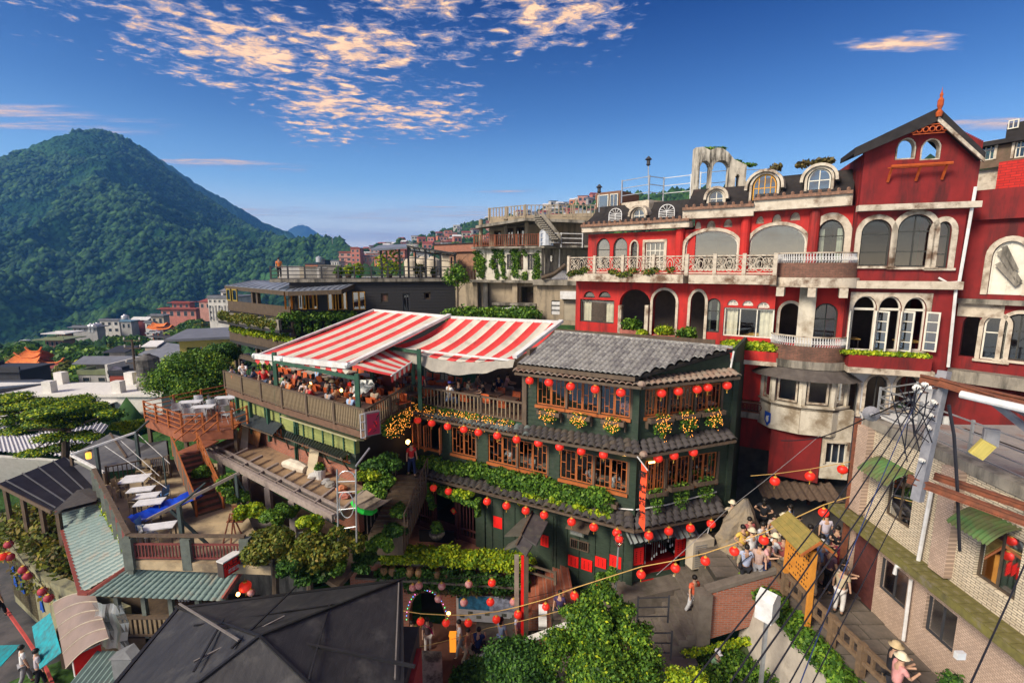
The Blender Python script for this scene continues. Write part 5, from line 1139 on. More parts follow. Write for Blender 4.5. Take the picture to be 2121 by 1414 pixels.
TP=[(475,760,WHT,DEN,'sit','person in white leaning at the far left corner of the terrace railing',1.18),(494,764,BLK,BLK,'sit','person in black crouched beside the far left railing post',1.1),(503,751,WHT,DEN,'hold','standing person in a white shirt bending over the railing corner',1.55),(521,765,DEN,GRY,'sit','person in a blue plaid shirt at the left railing',1.1),(533,774,TAN,TAN,'sit','person in beige hunched beside the plaid shirt',1.0),(546,770,RED,DEN,'side','person in a red shirt with one arm over the railing',1.3),
 (578,774,GRN,GRY,'sit','person in a pale green top right of the first green post',1.18),(594,785,(.6,.6,.68),GRY,'sit','blurred person in pale lilac beside the railing',1.05),(616,778,BLK,BLK,'sit','young man in a black T-shirt looking left',1.3),(631,790,(.7,.6,.62),GRY,'sit','person in pale pink resting chin on hands',1.15),(624,806,(.05,.35,.35),DEN,'sit','child in a teal top close behind the railing',.85),(648,800,RED,MAR,'sit','fair-haired person in red sitting with back to the railing lamp',1.15),
 (674,785,(.5,.4,.3),GRN,'sit','person in a straw hat and patterned top',1.2),(690,790,BLK,BLK,'sit','dark-haired person behind the straw hat',1.15),(698,775,ORG,GRY,'sit','person in bright orange at the middle table',1.2),(690,806,(.55,.4,.3),GRY,'sit','person with short black hair eating in the front row',1.1),(707,812,TAN,GRY,'sit','person in tan bending over the front table',.95),(716,777,(.7,.65,.6),GRY,'sit','person in white under the awning corner',1.15),(727,792,(.5,.1,.05),BLK,'sit','person in rust red near the second green post',1.1),(703,790,(.45,.25,.2),GRY,'sit','person in brown at the crowded table',1.1),
 (845,775,(.3,.1,.08),BLK,'sit','person in dark red at the dim table right of the drop awning',1.15),(870,770,RED,BLK,'reach','waiter in red standing behind the napkin boxes',1.6),(928,800,WHT,BLU,'sit','person in white with blue cap bending over the tea house railing',1.02),(949,785,BLK,BLK,'sit','woman in a black vest at the tea house railing',1.25),(966,782,TAN,GRY,'sit','man in beige behind the woman in the black vest',1.25),(990,797,(.15,.2,.4),DEN,'sit','person in blue leaning an elbow on the railing',1.0),(1004,797,BLK,BLK,'sit','person in black with raised arms',1.05),(1018,790,BLK,BLK,'sit','person in black at the right railing table',1.15),(1033,778,NVY,BLK,'sit','person in navy at the back right table',1.15),(1047,775,PNK,GRY,'sit','person in pink at the end of the terrace',1.15),(985,775,(.3,.2,.15),GRY,'sit','person in brown deep under the right awning',1.15)]
for i,(px,py,c,l,ps,lb,h) in enumerate(TP):
 p=on_terrace(px,py+2,h);rz=R.choice((0,pi,1.5,-1.4,2.4))
 hz_=1.18 if ps == 'sit' else 1.6
 if ps in ('hold','side','reach') : rz=.3
 person(p.x,p.y,TZ-(0 if h > 1.0 else .12),rz,ps,c,l,lb,hair='long_hair' if i % 3 == 0 else 'hair',hat=(.7,.6,.35) if 'straw' in lb else None,cap=(.05,.05,.3) if 'blue cap' in lb else None,hairc=mat('hair_fair',(.45,.25,.08)) if 'fair' in lb else None,h=1.62 if h > 1 else 1.35)
for i in range(2,7):
 for j in range(4):
  k=i*4+j;c,nm=[(WHT,'white'),(BLK,'black'),((.4,.08,.08),'maroon'),(BLU,'light blue'),(TAN,'beige'),(ORG,'orange'),(GRY,'grey')][k%7];p=RB.W(-5.0+i*1.65-.3,1.0+j*1.35-.5,TZ)
  if k % 4 != 3: person(p.x,p.y,TZ,ang+pi+R.uniform(-.4,.4),'sit',c,DEN if k % 2 else BLK,'diner in %s at the %s table from the left, terrace %s' % (nm,ORD[i],['front row','second row','middle row','fourth row'][j]),hair='long_hair' if k % 3 else 'hair')
for i in range(5):
 p=TF.W(1.0+i*1.05,1.0+.3*(i%2),TZ);table(p.x,p.y,p.z,TF.rz,.95,.6,tabm['dark'],'dark table, %s from the left behind the tea house terrace railing' % ORD[i],'tables behind the tea house railing')
 for sg in (-1,1): q=TF.W(1.0+i*1.05,1.0+.3*(i%2)+sg*.5,TZ);chair(q.x,q.y,q.z,TF.rz+(0 if sg > 0 else pi),'orange',('rear' if sg > 0 else 'front')+' chair at the %s table behind the tea house railing' % ORD[i],'chairs behind the tea house railing')
for q,(px,py,lb) in enumerate(((858,789,'left white napkin box on the table by the railing'),(869,791,'right white napkin box on the table by the railing'))):
 p=on_terrace(px,py,.85);MB().box(p.x-.09,p.x+.09,p.y-.06,p.y+.06,p.z-.1,p.z+.12).build('napkin_box',tabm['white'],None,label=lb,cat='box')
lampm=mat('lit_lamp',(1,.6,.2),emit=(1,.5,.12),es=5)
for px,py,lb in ((643,795,'lit orange lamp by the fair-haired guest'),(707,808,'lit orange lamp on the railing post below the drop awning')):
 p=on_terrace(px,py,1.15);MB().sph(p,.07,.07,.09,8,6).build('lamp',lampm,None,label=lb,cat='lamp')
p=on_terrace(725,795,1.2);lantern(p,'small red lantern among the terrace guests',None,.7)
# ---- yard in front of the green boards
def yard():
 Z=-9.75
 FLp=at(409,934,24.6);FRp=at(690,1057,17.2);zf=-9.3
 b0=RA.W(0.0,.5,Z);b1=RB.W(0,.5,Z);b2=RB.W(RB.L-.4,.5,Z)
 FL_=V((FLp.x,FLp.y,Z));FR_=V((FRp.x,FRp.y,Z));
 t=thing('yard','dusty building yard with bare roof frame below the green boards','yard',(-11,21,Z))
 inn0=FL_.lerp(b0,.22);inn2=FR_.lerp(b2,.22)
 MB().slab([inn0,inn2,b2,b1,b0],.2).build('floor',dusty,t)
 up=V((0,0,.28));f0=FL_+up;f2=FR_+up
 MB().bar(f0,f2,.16,.3).build('front_beam',mat('grey_timber',(.33,.27,.24),(.22,.18,.16),s=5),t);gt=MATS['grey_timber']
 MB().bar(inn0+up,inn2+up,.1,.14).build('inner_beam',gt,t);MB().bar(inn0.lerp(FL_,.5)+up,inn2.lerp(FR_,.5)+up,.05,.08).build('glazing_bar',gt,t)
 for i in range(9):
  f=i/8;a=f0.lerp(f2,f);c=(b0.lerp(b1,f*2) if f < .5 else b1.lerp(b2,f*2-1));e=(inn0.lerp(inn2,f)+up).lerp(V((c.x,c.y,a.z)),.42 if i not in (0,8) else .9)
  MB().bar(a,e,.1,.12).build('cross_beam',gt,t)
 for i in range(8):
  q=[f0.lerp(f2,(i+.06)/8),f0.lerp(f2,(i+.94)/8),(inn0+up).lerp(inn2+up,(i+.94)/8),(inn0+up).lerp(inn2+up,(i+.06)/8)];MB().poly([p-V((0,0,.03)) for p in q]).build('skylight_pane',glassmat('skylight_glass',(.7,.75,.72),.25,.15) if i == 0 else bpy.data.materials['skylight_glass'],t)
 for px,y in ((524,1000),(571,1028),(618,1056),(466,975)):
  s0=RB.p(px,y,0);f=(px-409)/(690-409);p=f0.lerp(f2,f**.93);MB().box(p.x-.12,p.x+.12,p.y-.12,p.y+.12,-12.4,p.z-.15).build('post',gt,t)
 MB().slab([FL_-V((0,0,2.6)),FR_-V((0,0,2.6)),b2-V((0,0,2.6)),b1-V((0,0,2.6)),b0-V((0,0,2.6))],.2).build('lower_floor',dwood,t)
 w=lambda px,py: (lambda p: V((p.x,p.y,p.z)))(onz(px,py,Z))
 a,b=w(588,968),w(634,980);m=MB();m.path([a+V((0,0,.18)),a.lerp(b,.3)+V((0,.05,.26)),a.lerp(b,.7)+V((0,0,.24)),b+V((0,0,.18))],[.16,.27,.28,.2],9);m.build('rolled_tarpaulin',mat('cream_tarp',(.68,.6,.48),s=3),None,label='rolled cream tarpaulin lying in the dusty yard',cat='tarpaulin')
 for i in range(5):
  p=w(637+i*3,984+i*1.5);q=RB.W(RB.p(648+i*3.4,960,.45)[0],.42,Z+1.0);me=MB().bar(p,q,.12,.03);me.build('plank',mat('pale_plank',(.66,.55,.38)) if i == 0 else MATS['pale_plank'],None,label='pale plank leaning on the brick wall, %s from the left' % ORD[i],cat='plank',group='planks leaning in the yard')
 for k in (0,1,2):
  p=w(500+k*5,928+k*1.5);q=RA.W(RA.p(511+k*3,890,.45)[0],.4,Z+1.2);MB().bar(p,q,.12,.03).build('plank',MATS['pale_plank'],None,label='long pale plank by the rusty sheet, %s from the left' % ORD[k],cat='plank',group='planks by the rusty sheet')
 q=MB();corr(q,RA.W(RA.p(508,885,.4)[0],.38,-8.5),RA.W(RA.p(545,895,.4)[0],.38,-8.5),RA.W(RA.p(548,940,.4)[0],.1,Z+.02),RA.W(RA.p(502,925,.4)[0],.1,Z+.02),9,.02);q.build('corrugated_sheet',mat('rust_sheet',(.4,.17,.05),(.25,.1,.04),s=3),None,label='rusty corrugated sheet leaning on the brick wall',cat='sheet')
 p=w(664,990);tt=thing('bucket','white bucket holding a small plant in the yard','bucket',tuple(p));MB().lathe(tuple(p),[(.2,0),(.27,.45),(.24,.45)],12).build('bucket',gwhite,tt);inst(leafmesh('foliage',[(p.x,p.y,p.z+.55,.25,.25,.2)],150,.09,G['mid'],seed=1),'foliage',tt,Matrix())
 for i,(px,py,s_,m_) in enumerate(((650,990,.24,'white'),(676,1001,.2,'grey'),(684,1008,.22,'concrete'),(708,1015,.2,'orange'),(715,1030,.24,'rosy'))):
  p=w(px,py);o=MB();gg=random.Random(i);o.sph(p+V((0,0,s_*.5)),s_*1.2,s_,s_*.7,7,5);o.v=[(x+gg.uniform(-.05,.05),y+gg.uniform(-.05,.05),z) for x,y,z in o.v];o.build('sack',wl[m_],None,label=['white plastic sack by the bucket','grey coil of cable by the bucket','dusty grey sack near the trellis','orange bundle by the brick wall','red bundle on the yard corner'][i],cat='sack')
 MB().tube(w(642,972)+V((0,0,0)),RB.W(RB.p(648,945,.4)[0],.4,-8.9),.05,n=6).build('pole',red_p,None,label='red and white pole leaning at the brick wall',cat='pole')
 # downpipe
 MB().path([RB.W(.25,.35,-7.9),RB.W(.25,.35,-8.9),RB.W(.12,.4,-9.1),RB.W(.12,.4,-9.7)],.045,6).build('downpipe',grn2,t)
 # metal arch trellis
 M=T(-4.9,15.2,0);a=at(699,1096,16.4);c=at(737,1090,16.4);b0_=at(698,972,16.4);b1_=at(737,972,16.4);tr=thing('trellis','tall white metal arch trellis beside the stair','trellis',tuple(a))
 MB().tube(V((a.x,a.y,a.z-.6)),b0_,.035).build('upright',gsteel,tr);MB().tube(V((c.x,c.y,c.z-.6)),b1_,.035).build('upright',gsteel,tr)
 for f in (.0,.33,.62,.8): MB().tube(a.lerp(b0_,f),c.lerp(b1_,f),.022).build('crossbar',gsteel,tr)
 mid=(b0_+b1_)/2;MB().path([mid+V((math.cos(th)*.3,0,-.35+math.sin(th)*.3)) for th in np.linspace(0,pi,10)],.02).build('arch',gsteel,tr);mid=a.lerp(c,.5).lerp(b0_.lerp(b1_,.5),.4);MB().path([mid+V((math.cos(th)*.26,0,math.sin(th)*.5)) for th in np.linspace(0,2*pi,18)],.02).build('hoop',gsteel,tr)
 MB().path([at(737,965,16.6),at(765,928,17.6)],.04).build('brace',gsteel,tr)
 # green-edged curved ledge
 pts=[at(731,1040,17.2),at(738,1052,16.9),at(752,1060,16.9),at(768,1062,17.2),at(777,1056,17.8)];m=MB();m.path([p-V((0,0,.0)) for p in pts],.1,6);e=MB()
 for p,q in zip(pts,pts[1:]): e.prism([p+V((0,0,.05)),q+V((0,0,.05)),q+V((.5,.7,.12)),p+V((.3,.7,.12))],(0,0,.05))
 e.build('curved_ledge',conb,None,label='curved sandy ledge with a bright green edge',cat='ledge');m.build('green_edging',mat('bright_green',(.02,.55,.05)),None,label='bright green painted edging of the curved ledge',cat='edging')
yard()
# ---- left: orange deck, stair, sandy terrace, old roofs
def left_decks():
 DZ=-8.4;P=[V((-16.9,23.8,DZ)),V((-14.6,24.3,DZ)),V((-15.6,28.2,DZ)),V((-18.2,30,DZ)),V((-20.6,26.2,DZ))]
 t=thing('orange_deck','raised orange timber deck with silver tables','deck',(-17.5,26.5,DZ))
 d=(P[1]-P[0]).normalized();nrm=V((-d.y,d.x,0));me=None;k=0
 MB().slab([p-V((0,0,.05)) for p in P],.12).build('subfloor',owood,t)
 # boards across the deck
 n=34;A,B=P[4],P[0]
 for i in range(n):
  f0,f1=i/n,(i+.86)/n;a=P[0].lerp(P[4],f0);b=P[1].lerp(P[3],f0);a2=P[0].lerp(P[4],f1);b2=P[1].lerp(P[3],f1)
  MB().slab([a,b,b2,a2],.04).build('deck_board',deckm,t)
 for a,b in ((P[0],P[1]),(P[4],P[0])): MB().bar(a-V((0,0,.28)),b-V((0,0,.28)),.06,.45).build('fascia',deckm,t)
 for p in P: MB().bar(V((p.x,p.y+.2,-12.5)),V((p.x,p.y+.2,DZ-.1)),.16).build('post',dwood,t)
 rl=railing('railing',owood,None,[P[2],P[3],P[4],P[0],V((-15.9,23.95,DZ))],.95,'orange wooden railing round the raised deck','railing',rows=(1,.72,.45,.18),bal=0,post=1.5,pr=.045,rr=.025)
 railing('railing',owood,None,[V((-15.2,24.05,DZ)),P[1],V((-14.3,25.2,DZ))],.95,'short orange railing section right of the deck stair','railing',rows=(1,.6,.2),bal=0,post=1.0,pr=.045,rr=.025)
 for q,(px,py,rz) in enumerate(((394,831,.25),(420,841,.25),(467,822,.25))):
  p=onz(px,py,DZ+.74);table(p.x,p.y,DZ,rz,1.15,.65,tabm['white'],'white table on the orange deck, '+('left','middle','right')[q]+' one','white tables on the orange deck')
  for j,(dx,dy,r_) in enumerate(((-.8,.1,1.5),(.0,.65,0),(.3,-.65,pi),(-.35,-.6,pi),(.85,0,-1.5))[:4 if q else 5]): chair(p.x+dx,p.y+dy,DZ,rz+r_+.2,'metal','silver armchair at the %s table of the orange deck, %s' % (('left','middle','right')[q],('left side','behind','front right','front left','right side')[j]),'silver chairs on the deck')
 p=onz(480,852,DZ+.5);chair(p.x,p.y-.3,DZ,1.2,'metal','lone silver armchair at the deck edge by the corrugated canopy','silver chairs on the deck')
 # stair
 SZ=-10.7;top=onz(386,938,-9.0);bot=onz(436,1061,SZ);ax=V((bot.x-top.x,bot.y-top.y,0)).normalized();sd=V((-ax.y,ax.x,0));wdt=.95
 st=thing('wooden_stair','brown wooden stair with orange handrails down to the sandy terrace','stair',tuple(bot));n=11
 ms=MB().box(-.16,.16,-wdt/2,wdt/2,-.035,0).mesh('step',deckm);mr=MB().box(-.015,.015,-wdt/2,wdt/2,-.17,-.036).mesh('riser',dwood);rz=math.atan2(ax.y,ax.x)
 for i in range(n):
  p=top.lerp(bot,(i+.5)/n);inst(ms,'step',st,T(p.x,p.y,p.z+.05,rz=rz));inst(mr,'riser',st,T(p.x,p.y,p.z+.05,rz=rz)@T(.14,0,0))
 for sg in (-1,1):
  a=top+sd*sg*(wdt/2+.04);b=bot+sd*sg*(wdt/2+.04);MB().prism([a+V((0,0,-.25)),b+V((0,0,-.1)),b+V((0,0,.25)),a+V((0,0,.15))],sd*.05).build('stringer',dwood,st)
  for f in (.95,.65,.35): MB().bar(a+V((0,0,f)),b+V((0,0,f+.05)),.05).build('handrail',owood,st)
  for k in range(5): p=a.lerp(b,k/4);MB().bar(p,p+V((0,0,.98)),.07).build('newel',owood,st)
  if sg < 0 : MB().prism([a+V((0,0,.1)),b+V((0,0,.1)),b+V((0,0,.95)),a+V((0,0,.95))],-sd*.03).build('side_panel',dwood,st)
 up=V((-15.55,24.0,DZ));tl=top+V((0,0,.05));MB().slab([tl+V((-.5,-.1,0)),tl+V((.5,-.1,0)),up+V((.35,0,-.5)),up+V((-.5,0,-.5))],.08).build('landing',deckm,st)
 for dx in (-.5,.42):
  for f in (.95,.55): MB().bar(tl+V((dx,0,f)),up+V((dx,0,f)),.05).build('handrail',owood,st)
 # sandy terrace
 Q=[onz(272,1160,SZ),onz(560,1172,SZ),onz(500,1040,SZ),onz(455,960,SZ),onz(340,950,SZ),onz(200,1012,SZ)]
 t=thing('sandy_terrace','sandy concrete terrace with white tables and a blue tarpaulin','terrace',tuple(Q[0]));MB().slab(Q,.35).build('floor',sand,t)
 MB().slab([p+V((0,2.9 if i < 2 else 0,-.36)) for i,p in enumerate(Q)],4).build('base_wall',conc,t)
 wr=mat('maroon_rail',(.2,.05,.045),(.13,.035,.03));pst=mat('mossy_post',(.13,.15,.13),(.08,.09,.08),s=4)
 L=[Q[5]+V((0,0,0)),Q[0]];k=6
 for i in range(k+1):
  p=L[0].lerp(L[1],i/k);MB().box(p.x-.1,p.x+.1,p.y-.1,p.y+.1,SZ-.5,SZ+1.0).build('post',pst,t)
 MB().bar(L[0]+V((0,0,1.02)),L[1]+V((0,0,1.02)),.16,.09).build('top_rail',dwood,t);MB().bar(L[0]+V((0,0,.42)),L[1]+V((0,0,.42)),.06,.6).build('side_board',wr,t)
 R0,R1=Q[0],onz(512,1162,SZ)
 for i in range(3): p=R0.lerp(R1,i/2);MB().box(p.x-.17,p.x+.17,p.y-.14,p.y+.14,SZ-.3,SZ+.92).build('post',pst,t)
 MB().bar(R0+V((0,0,1.0)),R1+V((0,0,1.0)),.14,.08).build('top_rail',dwood,t);MB().bar(R0+V((0,0,.66)),R1+V((0,0,.66)),.06).build('rail',wr,t);MB().bar(R0+V((0,0,.12)),R1+V((0,0,.12)),.06).build('rail',wr,t)
 bm_=MB().box(-.02,.02,-.02,.02,.14,.64).mesh('baluster',wr)
 for i in range(34): p=R0.lerp(R1,(i+.5)/34);inst(bm_,'baluster',t,T(*p))
 # tables
 for q,(px,py,sx,sy,rz) in enumerate(((279,990,1.1,.95,.28),(292,1012,1.0,.55,.28),(302,1025,1.0,.55,.28),(310,1038,1.05,.6,.28),(329,1088,1.1,.55,.3))):
  p=onz(px,py,SZ+.74);table(p.x,p.y,SZ,rz,sx,sy,tabm['white'],('large square white table at the far end of the sandy terrace','second white table in the row on the sandy terrace','third white table in the row on the sandy terrace','nearest white table of the row, by the blue tarpaulin','single white table in front of the blue tarpaulin')[q],'white tables on the sandy terrace')
 for q,(px,py,rz,kd,lb) in enumerate(((252,1012,1.8,'wicker','wicker chair left of the large square table'),(258,1018,2.2,'wicker','second wicker chair left of the square table'),(306,985,-1.0,'wicker','wicker chair right of the large square table'),(318,1003,-1.3,'wicker','wicker chair right of the second white table'),(298,978,0,'wicker','wicker chair behind the large square table'),(336,1033,-1.6,'blue','blue woven armchair by the blue tarpaulin'),(290,1052,1.6,'wicker','wicker chair half under the blue tarpaulin'),(305,1100,1.8,'blue','blue and silver armchair left of the single table'),(312,1116,2.6,'metal','silver armchair in the terrace corner'))):
  p=onz(px,py+12,SZ);chair(p.x,p.y,SZ,rz,kd,lb,'chairs on the sandy terrace')
 # pergola frame over the terrace, with the folded blue tarpaulin
 g=thing('pergola','dark steel pergola frame over the sandy terrace','frame',tuple(Q[0]));gm=mat('teal_black_steel',(.06,.085,.085),(.035,.05,.05))
 base=lambda px,py: onz(px,py,SZ)
 pa,pb_,pc,pd,pe=base(210,1008),base(292,982),base(347,1027),base(381,1142),base(497,1075)
 tops={}
 for nm,p,(tx,ty) in (('a',pa,(202,926)),('b',pb_,(284,895)),('d',pd,(375,1047)),('e',pe,(494,983))):
  tp=at(tx,ty,p.y);tp.x=p.x;tops[nm]=tp;MB().bar(p,tp,.13 if nm != 'e' else .1).build('post',gm,g)
 tpc=at(342,946,pc.y);MB().bar(pc,V((pc.x,pc.y,tpc.z)),.05).build('post',gm,g)
 MB().bar(at(147,941,22.5),tops['b'],.09).build('beam',gwhite,g);MB().bar(tops['b'],at(308,871,25.5),.08).build('beam',gm,g)
 fb0,fb1=at(292,1083,18.0),tops['e']+V((.1,.1,.05));MB().bar(fb0,fb1,.1,.12).build('beam',mat('weathered_beam',(.24,.2,.17)),g)
 MB().bar(at(353,1056,pd.y),onz(434,1130,SZ),.09).build('brace',gm,g);MB().bar(at(425,1000,pd.y+2),tops['d'],.06).build('brace',gm,g)
 MB().bar(tops['e']-V((0,0,.1)),onz(530,1050,SZ),.05).build('brace',gm,g)
 for a,b in ((at(217,923,23),at(345,1010,20.5)),(at(250,912,23.5),at(330,985,21.5)),(at(284,897,24.5),at(352,960,22.5))): MB().tube(a,b,.012,n=4).build('guy_wire',gwhite,g)
 blue=mat('blue_tarpaulin',(.005,.06,.55),(.003,.03,.34),rough=.45,s=3,bump=.3,bs=.05);gg=random.Random(8)
 qa=[at(263,1070,18.8),at(412,1009,20.6),at(426,1024,19.6),at(298,1079,17.9)];m=MB();rnd=[[gg.uniform(-.03,.03) for _ in range(16)] for _ in range(40)]
 m.grid(lambda i,j: qa[0].lerp(qa[1],i).lerp(qa[3].lerp(qa[2],i),j)+V((rnd[int(i*36)][int(j*8)]*.6,0,rnd[int(i*36)][int(j*8)]-.2*math.sin(pi*j)+.025*math.sin(i*26+j*9))),36,8)
 m.build('blue_tarpaulin',blue,None,smooth=True,label='crumpled bright blue tarpaulin strung under the pergola beam',cat='tarpaulin')
 # swing frame
 s=thing('swing_frame','rusty swing frame at the right of the sandy terrace','swing',tuple(onz(480,1120,SZ)))
 ap=at(479,1063,18.6);
 for px,py in ((462,1125),(489,1112),(500,1105),(478,1128)): MB().tube(onz(px,py,SZ),ap+V((R.uniform(-.1,.1),0,0)),.03).build('leg',rust,s)
 MB().box(ap.x-.05,ap.x+.6,ap.y-.3,ap.y+.2,SZ+.42,SZ+.47).box(ap.x-.05,ap.x+.6,ap.y+.2,ap.y+.24,SZ+.47,SZ+.9).build('seat',rust,s)
 # bamboo fence behind
 a,b=onz(402,985,SZ)+V((.6,.2,0)),onz(475,1075,SZ)+V((.5,0,0));t=thing('bamboo_fence','low bamboo screen fence right of the wooden stair','fence',tuple(a));me=MB().tube((0,0,0),(0,0,.95),.035,n=6).mesh('cane',mat('bamboo_cane',(.3,.2,.09),(.2,.13,.06)))
 for i in range(44): p=a.lerp(b,i/44);inst(me,'cane',t,T(p.x,p.y,p.z,s=(1,1,R.uniform(.85,1.1))))
left_decks()
def left_roofs():
 # dark fabric hip roof behind the pergola
 m=MB();A=at(147,942,25.4);pk=at(228,897,27.2);pk2=at(290,905,27.0);Rr=at(344,911,26.8);Rb=at(350,962,23.5);Lb=at(215,978,23.2)
 t=thing('fabric_roof','black netting roof with two low peaks behind the pergola','roof',tuple(Lb-V((0,0,2))))
 q=MB();q.add([A,pk,Lb,at(262,948,24.8),at(300,918,26),Rr,Rb],[(0,2,3,1),(1,3,4),(3,6,5,4),(2,6,3)]);q.build('netting',mat('black_netting',(.06,.06,.065),(.13,.13,.13),s=1.2,rough=.5,bump=.5,bs=.05),t)
 MB().bar(A,Lb,.1,.12).build('edge_board',gwhite,t);MB().bar(pk,at(262,948,24.8)+V((0,0,.03)),.08).build('ridge',dwood,t)
 for p in (A,Lb,Rb,Rr): MB().bar(p-V((0,0,3.4)),p-V((0,0,.05)),.12).build('post',dwood,t)
 MB().slab([A-V((0,0,3)),Lb-V((0,0,3)),Rb-V((0,0,3)),Rr-V((0,0,3))],.2).build('floor',dwood,t)
 railing('railing',dwood,None,[at(210,1010,22.3)+V((0,.4,0)),at(300,985,23.6)+V((0,.2,-.1)),at(352,980,23.0)],.9,'dark wooden railing at the back of the sandy terrace','railing',bal=.16,post=1.6)
 # grey corrugated roof at far left
 a,b,c,d,e=at(-3,1002,23.2),at(134,946,26.5),at(208,984,24.0),at(205,1021,22.4),at(106,1057,20.6)
 t=thing('grey_roof_house','open house with a wide grey corrugated roof at the left edge','building',tuple(a-V((0,0,3.5))));m=MB();corr(m,a,b,d,e,1,0,1);m.v=[];m.f=[];m.m=[]
 m.grid(lambda i,j: a.lerp(e,j).lerp(b.lerp(d,j),i)+V((0,0,.035*math.sin(j*46*2*pi))),4,46*4);m.build('corrugated_roof',meshr,t)
 MB().prism([b,c,d],(0,0,-.04)).build('roof_flank',meshr,t)
 for i in range(4): p,q=a.lerp(b,(i+.4)/4.2),e.lerp(d,(i+.4)/4.2);MB().bar(p+V((0,0,.06)),q+V((0,0,.06)),.05).build('roof_batten',meshr,t)
 for p in (a,a.lerp(e,.35),a.lerp(e,.7),e): MB().bar(p-V((-.3,0,3.2)),p-V((-.3,0,.05)),.16).build('post',dwood,t)
 MB().bar(a-V((0,0,.08)),e-V((0,0,.08)),.08,.16).build('fascia',dwood,t)
 fl=[p-V((0,0,3.1)) for p in (a,b,d,e)];MB().slab(fl,.2).build('floor',mat('red_floor',(.4,.1,.06)),t);MB().bar(fl[0]+V((.2,0,.8)),fl[3]+V((.2,0,.8)),.1,.1).build('rail',dwood,t);MB().slab([p-V((0,0,.21)) for p in fl],5).build('wall',conc,t)
 # small dark hip roof
 q=MB();pk=at(160,1014,22.2);q.add([pk,at(108,1060,19.9),at(199,1037,20.6),at(207,1020,21.8),at(185,1010,22.6)],[(0,1,2),(0,2,3,4)]);q.add([pk-V((0,0,.15)),at(108,1060,19.9)-V((0,0,.15)),at(199,1037,20.6)-V((0,0,.15)),at(207,1020,21.8)-V((0,0,.15))],[(0,2,1),(0,3,2)])
 q.build('small_hip_roof',mat('dark_boards',(.07,.065,.06),(.045,.04,.04),s=4,bump=.3),None,label='small dark hipped roof above the long teal roof',cat='roof')
 # teal roofs
 t=thing('teal_roof','teal stamped-metal tile roof running round the sandy terrace','roof',tuple(onz(160,1230,-12.4)))
 a,b,c,d=onz(199,1036,-11.0),onz(273,1167,-11.0),onz(166,1230,-12.0),onz(117,1060,-12.0)
 def tile_sheet(a,b,c,d,nr,nc,am):  # a,b upper edge; rows step down
  m=MB();n=(b-a).cross(d-a).normalized();n=n if n.z > 0 else -n;k=4
  for r in range(nr):
   v0,v1=r/nr,(r+1.06)/nr
   m.grid(lambda i,j: a.lerp(d,v0+(v1-v0)*j).lerp(b.lerp(c,v0+(v1-v0)*j),i)+n*(am*abs(math.sin(i*nc*pi))+.035*(j)+.01),nc*k,1)
  return m
 tile_sheet(a,b,c,d,9,26,.05).build('tile_sheet',tealm,t,label='long left slope of small teal tiles',kind='stuff')
 e,f,g_,h=onz(275,1168,-11.05),onz(512,1169,-11.05),onz(462,1242,-12.0),onz(186,1231,-12.0)
 tile_sheet(e,f,g_,h,6,21,.07).build('tile_sheet',tealm,t,label='front slope of teal tiles',kind='stuff')
 rr=mat('maroon_ridge',(.26,.06,.045),(.17,.045,.035));up=V((0,0,.08))
 MB().bar(e+up,h+up,.22,.1).bar(h+up,c+up,.2,.1).build('hip_ridge',rr,t);MB().bar(d+up*.8,c+up*.8,.12,.1).build('edge_flashing',rr,t);MB().bar(d+up,a+up,.12,.08).build('edge_flashing',rr,t);MB().bar(f+up,g_+up,.16,.12).build('edge_flashing',rr,t)
 MB().bar(a+V((.05,0,.14)),b+V((0,0,.14)),.08).build('pipe',gwhite,t);MB().bar(e+V((0,.06,.14)),f+V((0,.06,.14)),.08).build('pipe',gwhite,t)
 inst(leafmesh('weeds',[(p.x,p.y,p.z+.15,.22,.12,.12) for p in [a.lerp(b,k/16)+V((.1,0,0)) for k in range(2,17)]+[e.lerp(f,k/20)+V((0,.1,.0)) for k in range(20) if k % 3]],1500,.07,G['lime'],seed=2),'weeds',None,Matrix(),kind='stuff')
 # open gallery under the front slope
 t=thing('gallery','open wooden gallery under the teal roof with balustrade','gallery',tuple(onz(290,1300,-13.6)));z0=-14.1
 y0=h.y+.35;x0,x1=h.x+.6,g_.x-.4
 MB().box(x0,x1,y0,y0+3.2,z0-.25,z0).build('floor',dwood,t);MB().box(x0,x1,y0+3.2,y0+3.3,z0,-11.9).build('back_wall',dwood,t);MB().box(x0,x1,y0-.05,y0,-12.35,-12.1).build('beam',dwood,t)
 for i in range(5): x=x0+(x1-x0)*i/4;MB().box(x-.08,x+.08,y0,y0+.16,z0-3,-12.1).build('post',pst_(),t)
 MB().box(x0,x1,y0-.06,y0+.1,z0+.85,z0+.95).build('handrail',dwood,t);MB().box(x0,x1,y0-.04,y0+.06,z0+.1,z0+.2).build('bottom_rail',dwood,t);me=MB().box(-.05,.05,-.025,.025,0,.66).mesh('baluster',bwood)
 for i in range(22): inst(me,'baluster',t,T(x0+(x1-x0)*(i+.5)/22,y0,z0+.19))
 tb=table(x1-2.2,y0+1.2,z0,.3,1.2,.7,tabm['dark'],'dark table inside the gallery under the teal roof',None)
 cup=[MB().lathe((x1-2.5+.12*i,y0+1.1+.12*j,z0+.742),[(.04,0),(.05,.09)],8).build('cup',tabm['white'],None,label='white cups set out on the gallery table',cat='cup',group='cups on the gallery table') for i in range(4) for j in range(3)]
 # red sign box
 s=fpx(461,1165,15.6,500,1132,16.3);M=s.M;z1=s.p(464,1166)[1];z0=s.p(464,1198)[1];t=thing('box_sign','red shop sign box with dark lettering above the teal roof','sign',M=M@T(0,0,z0));L=s.L
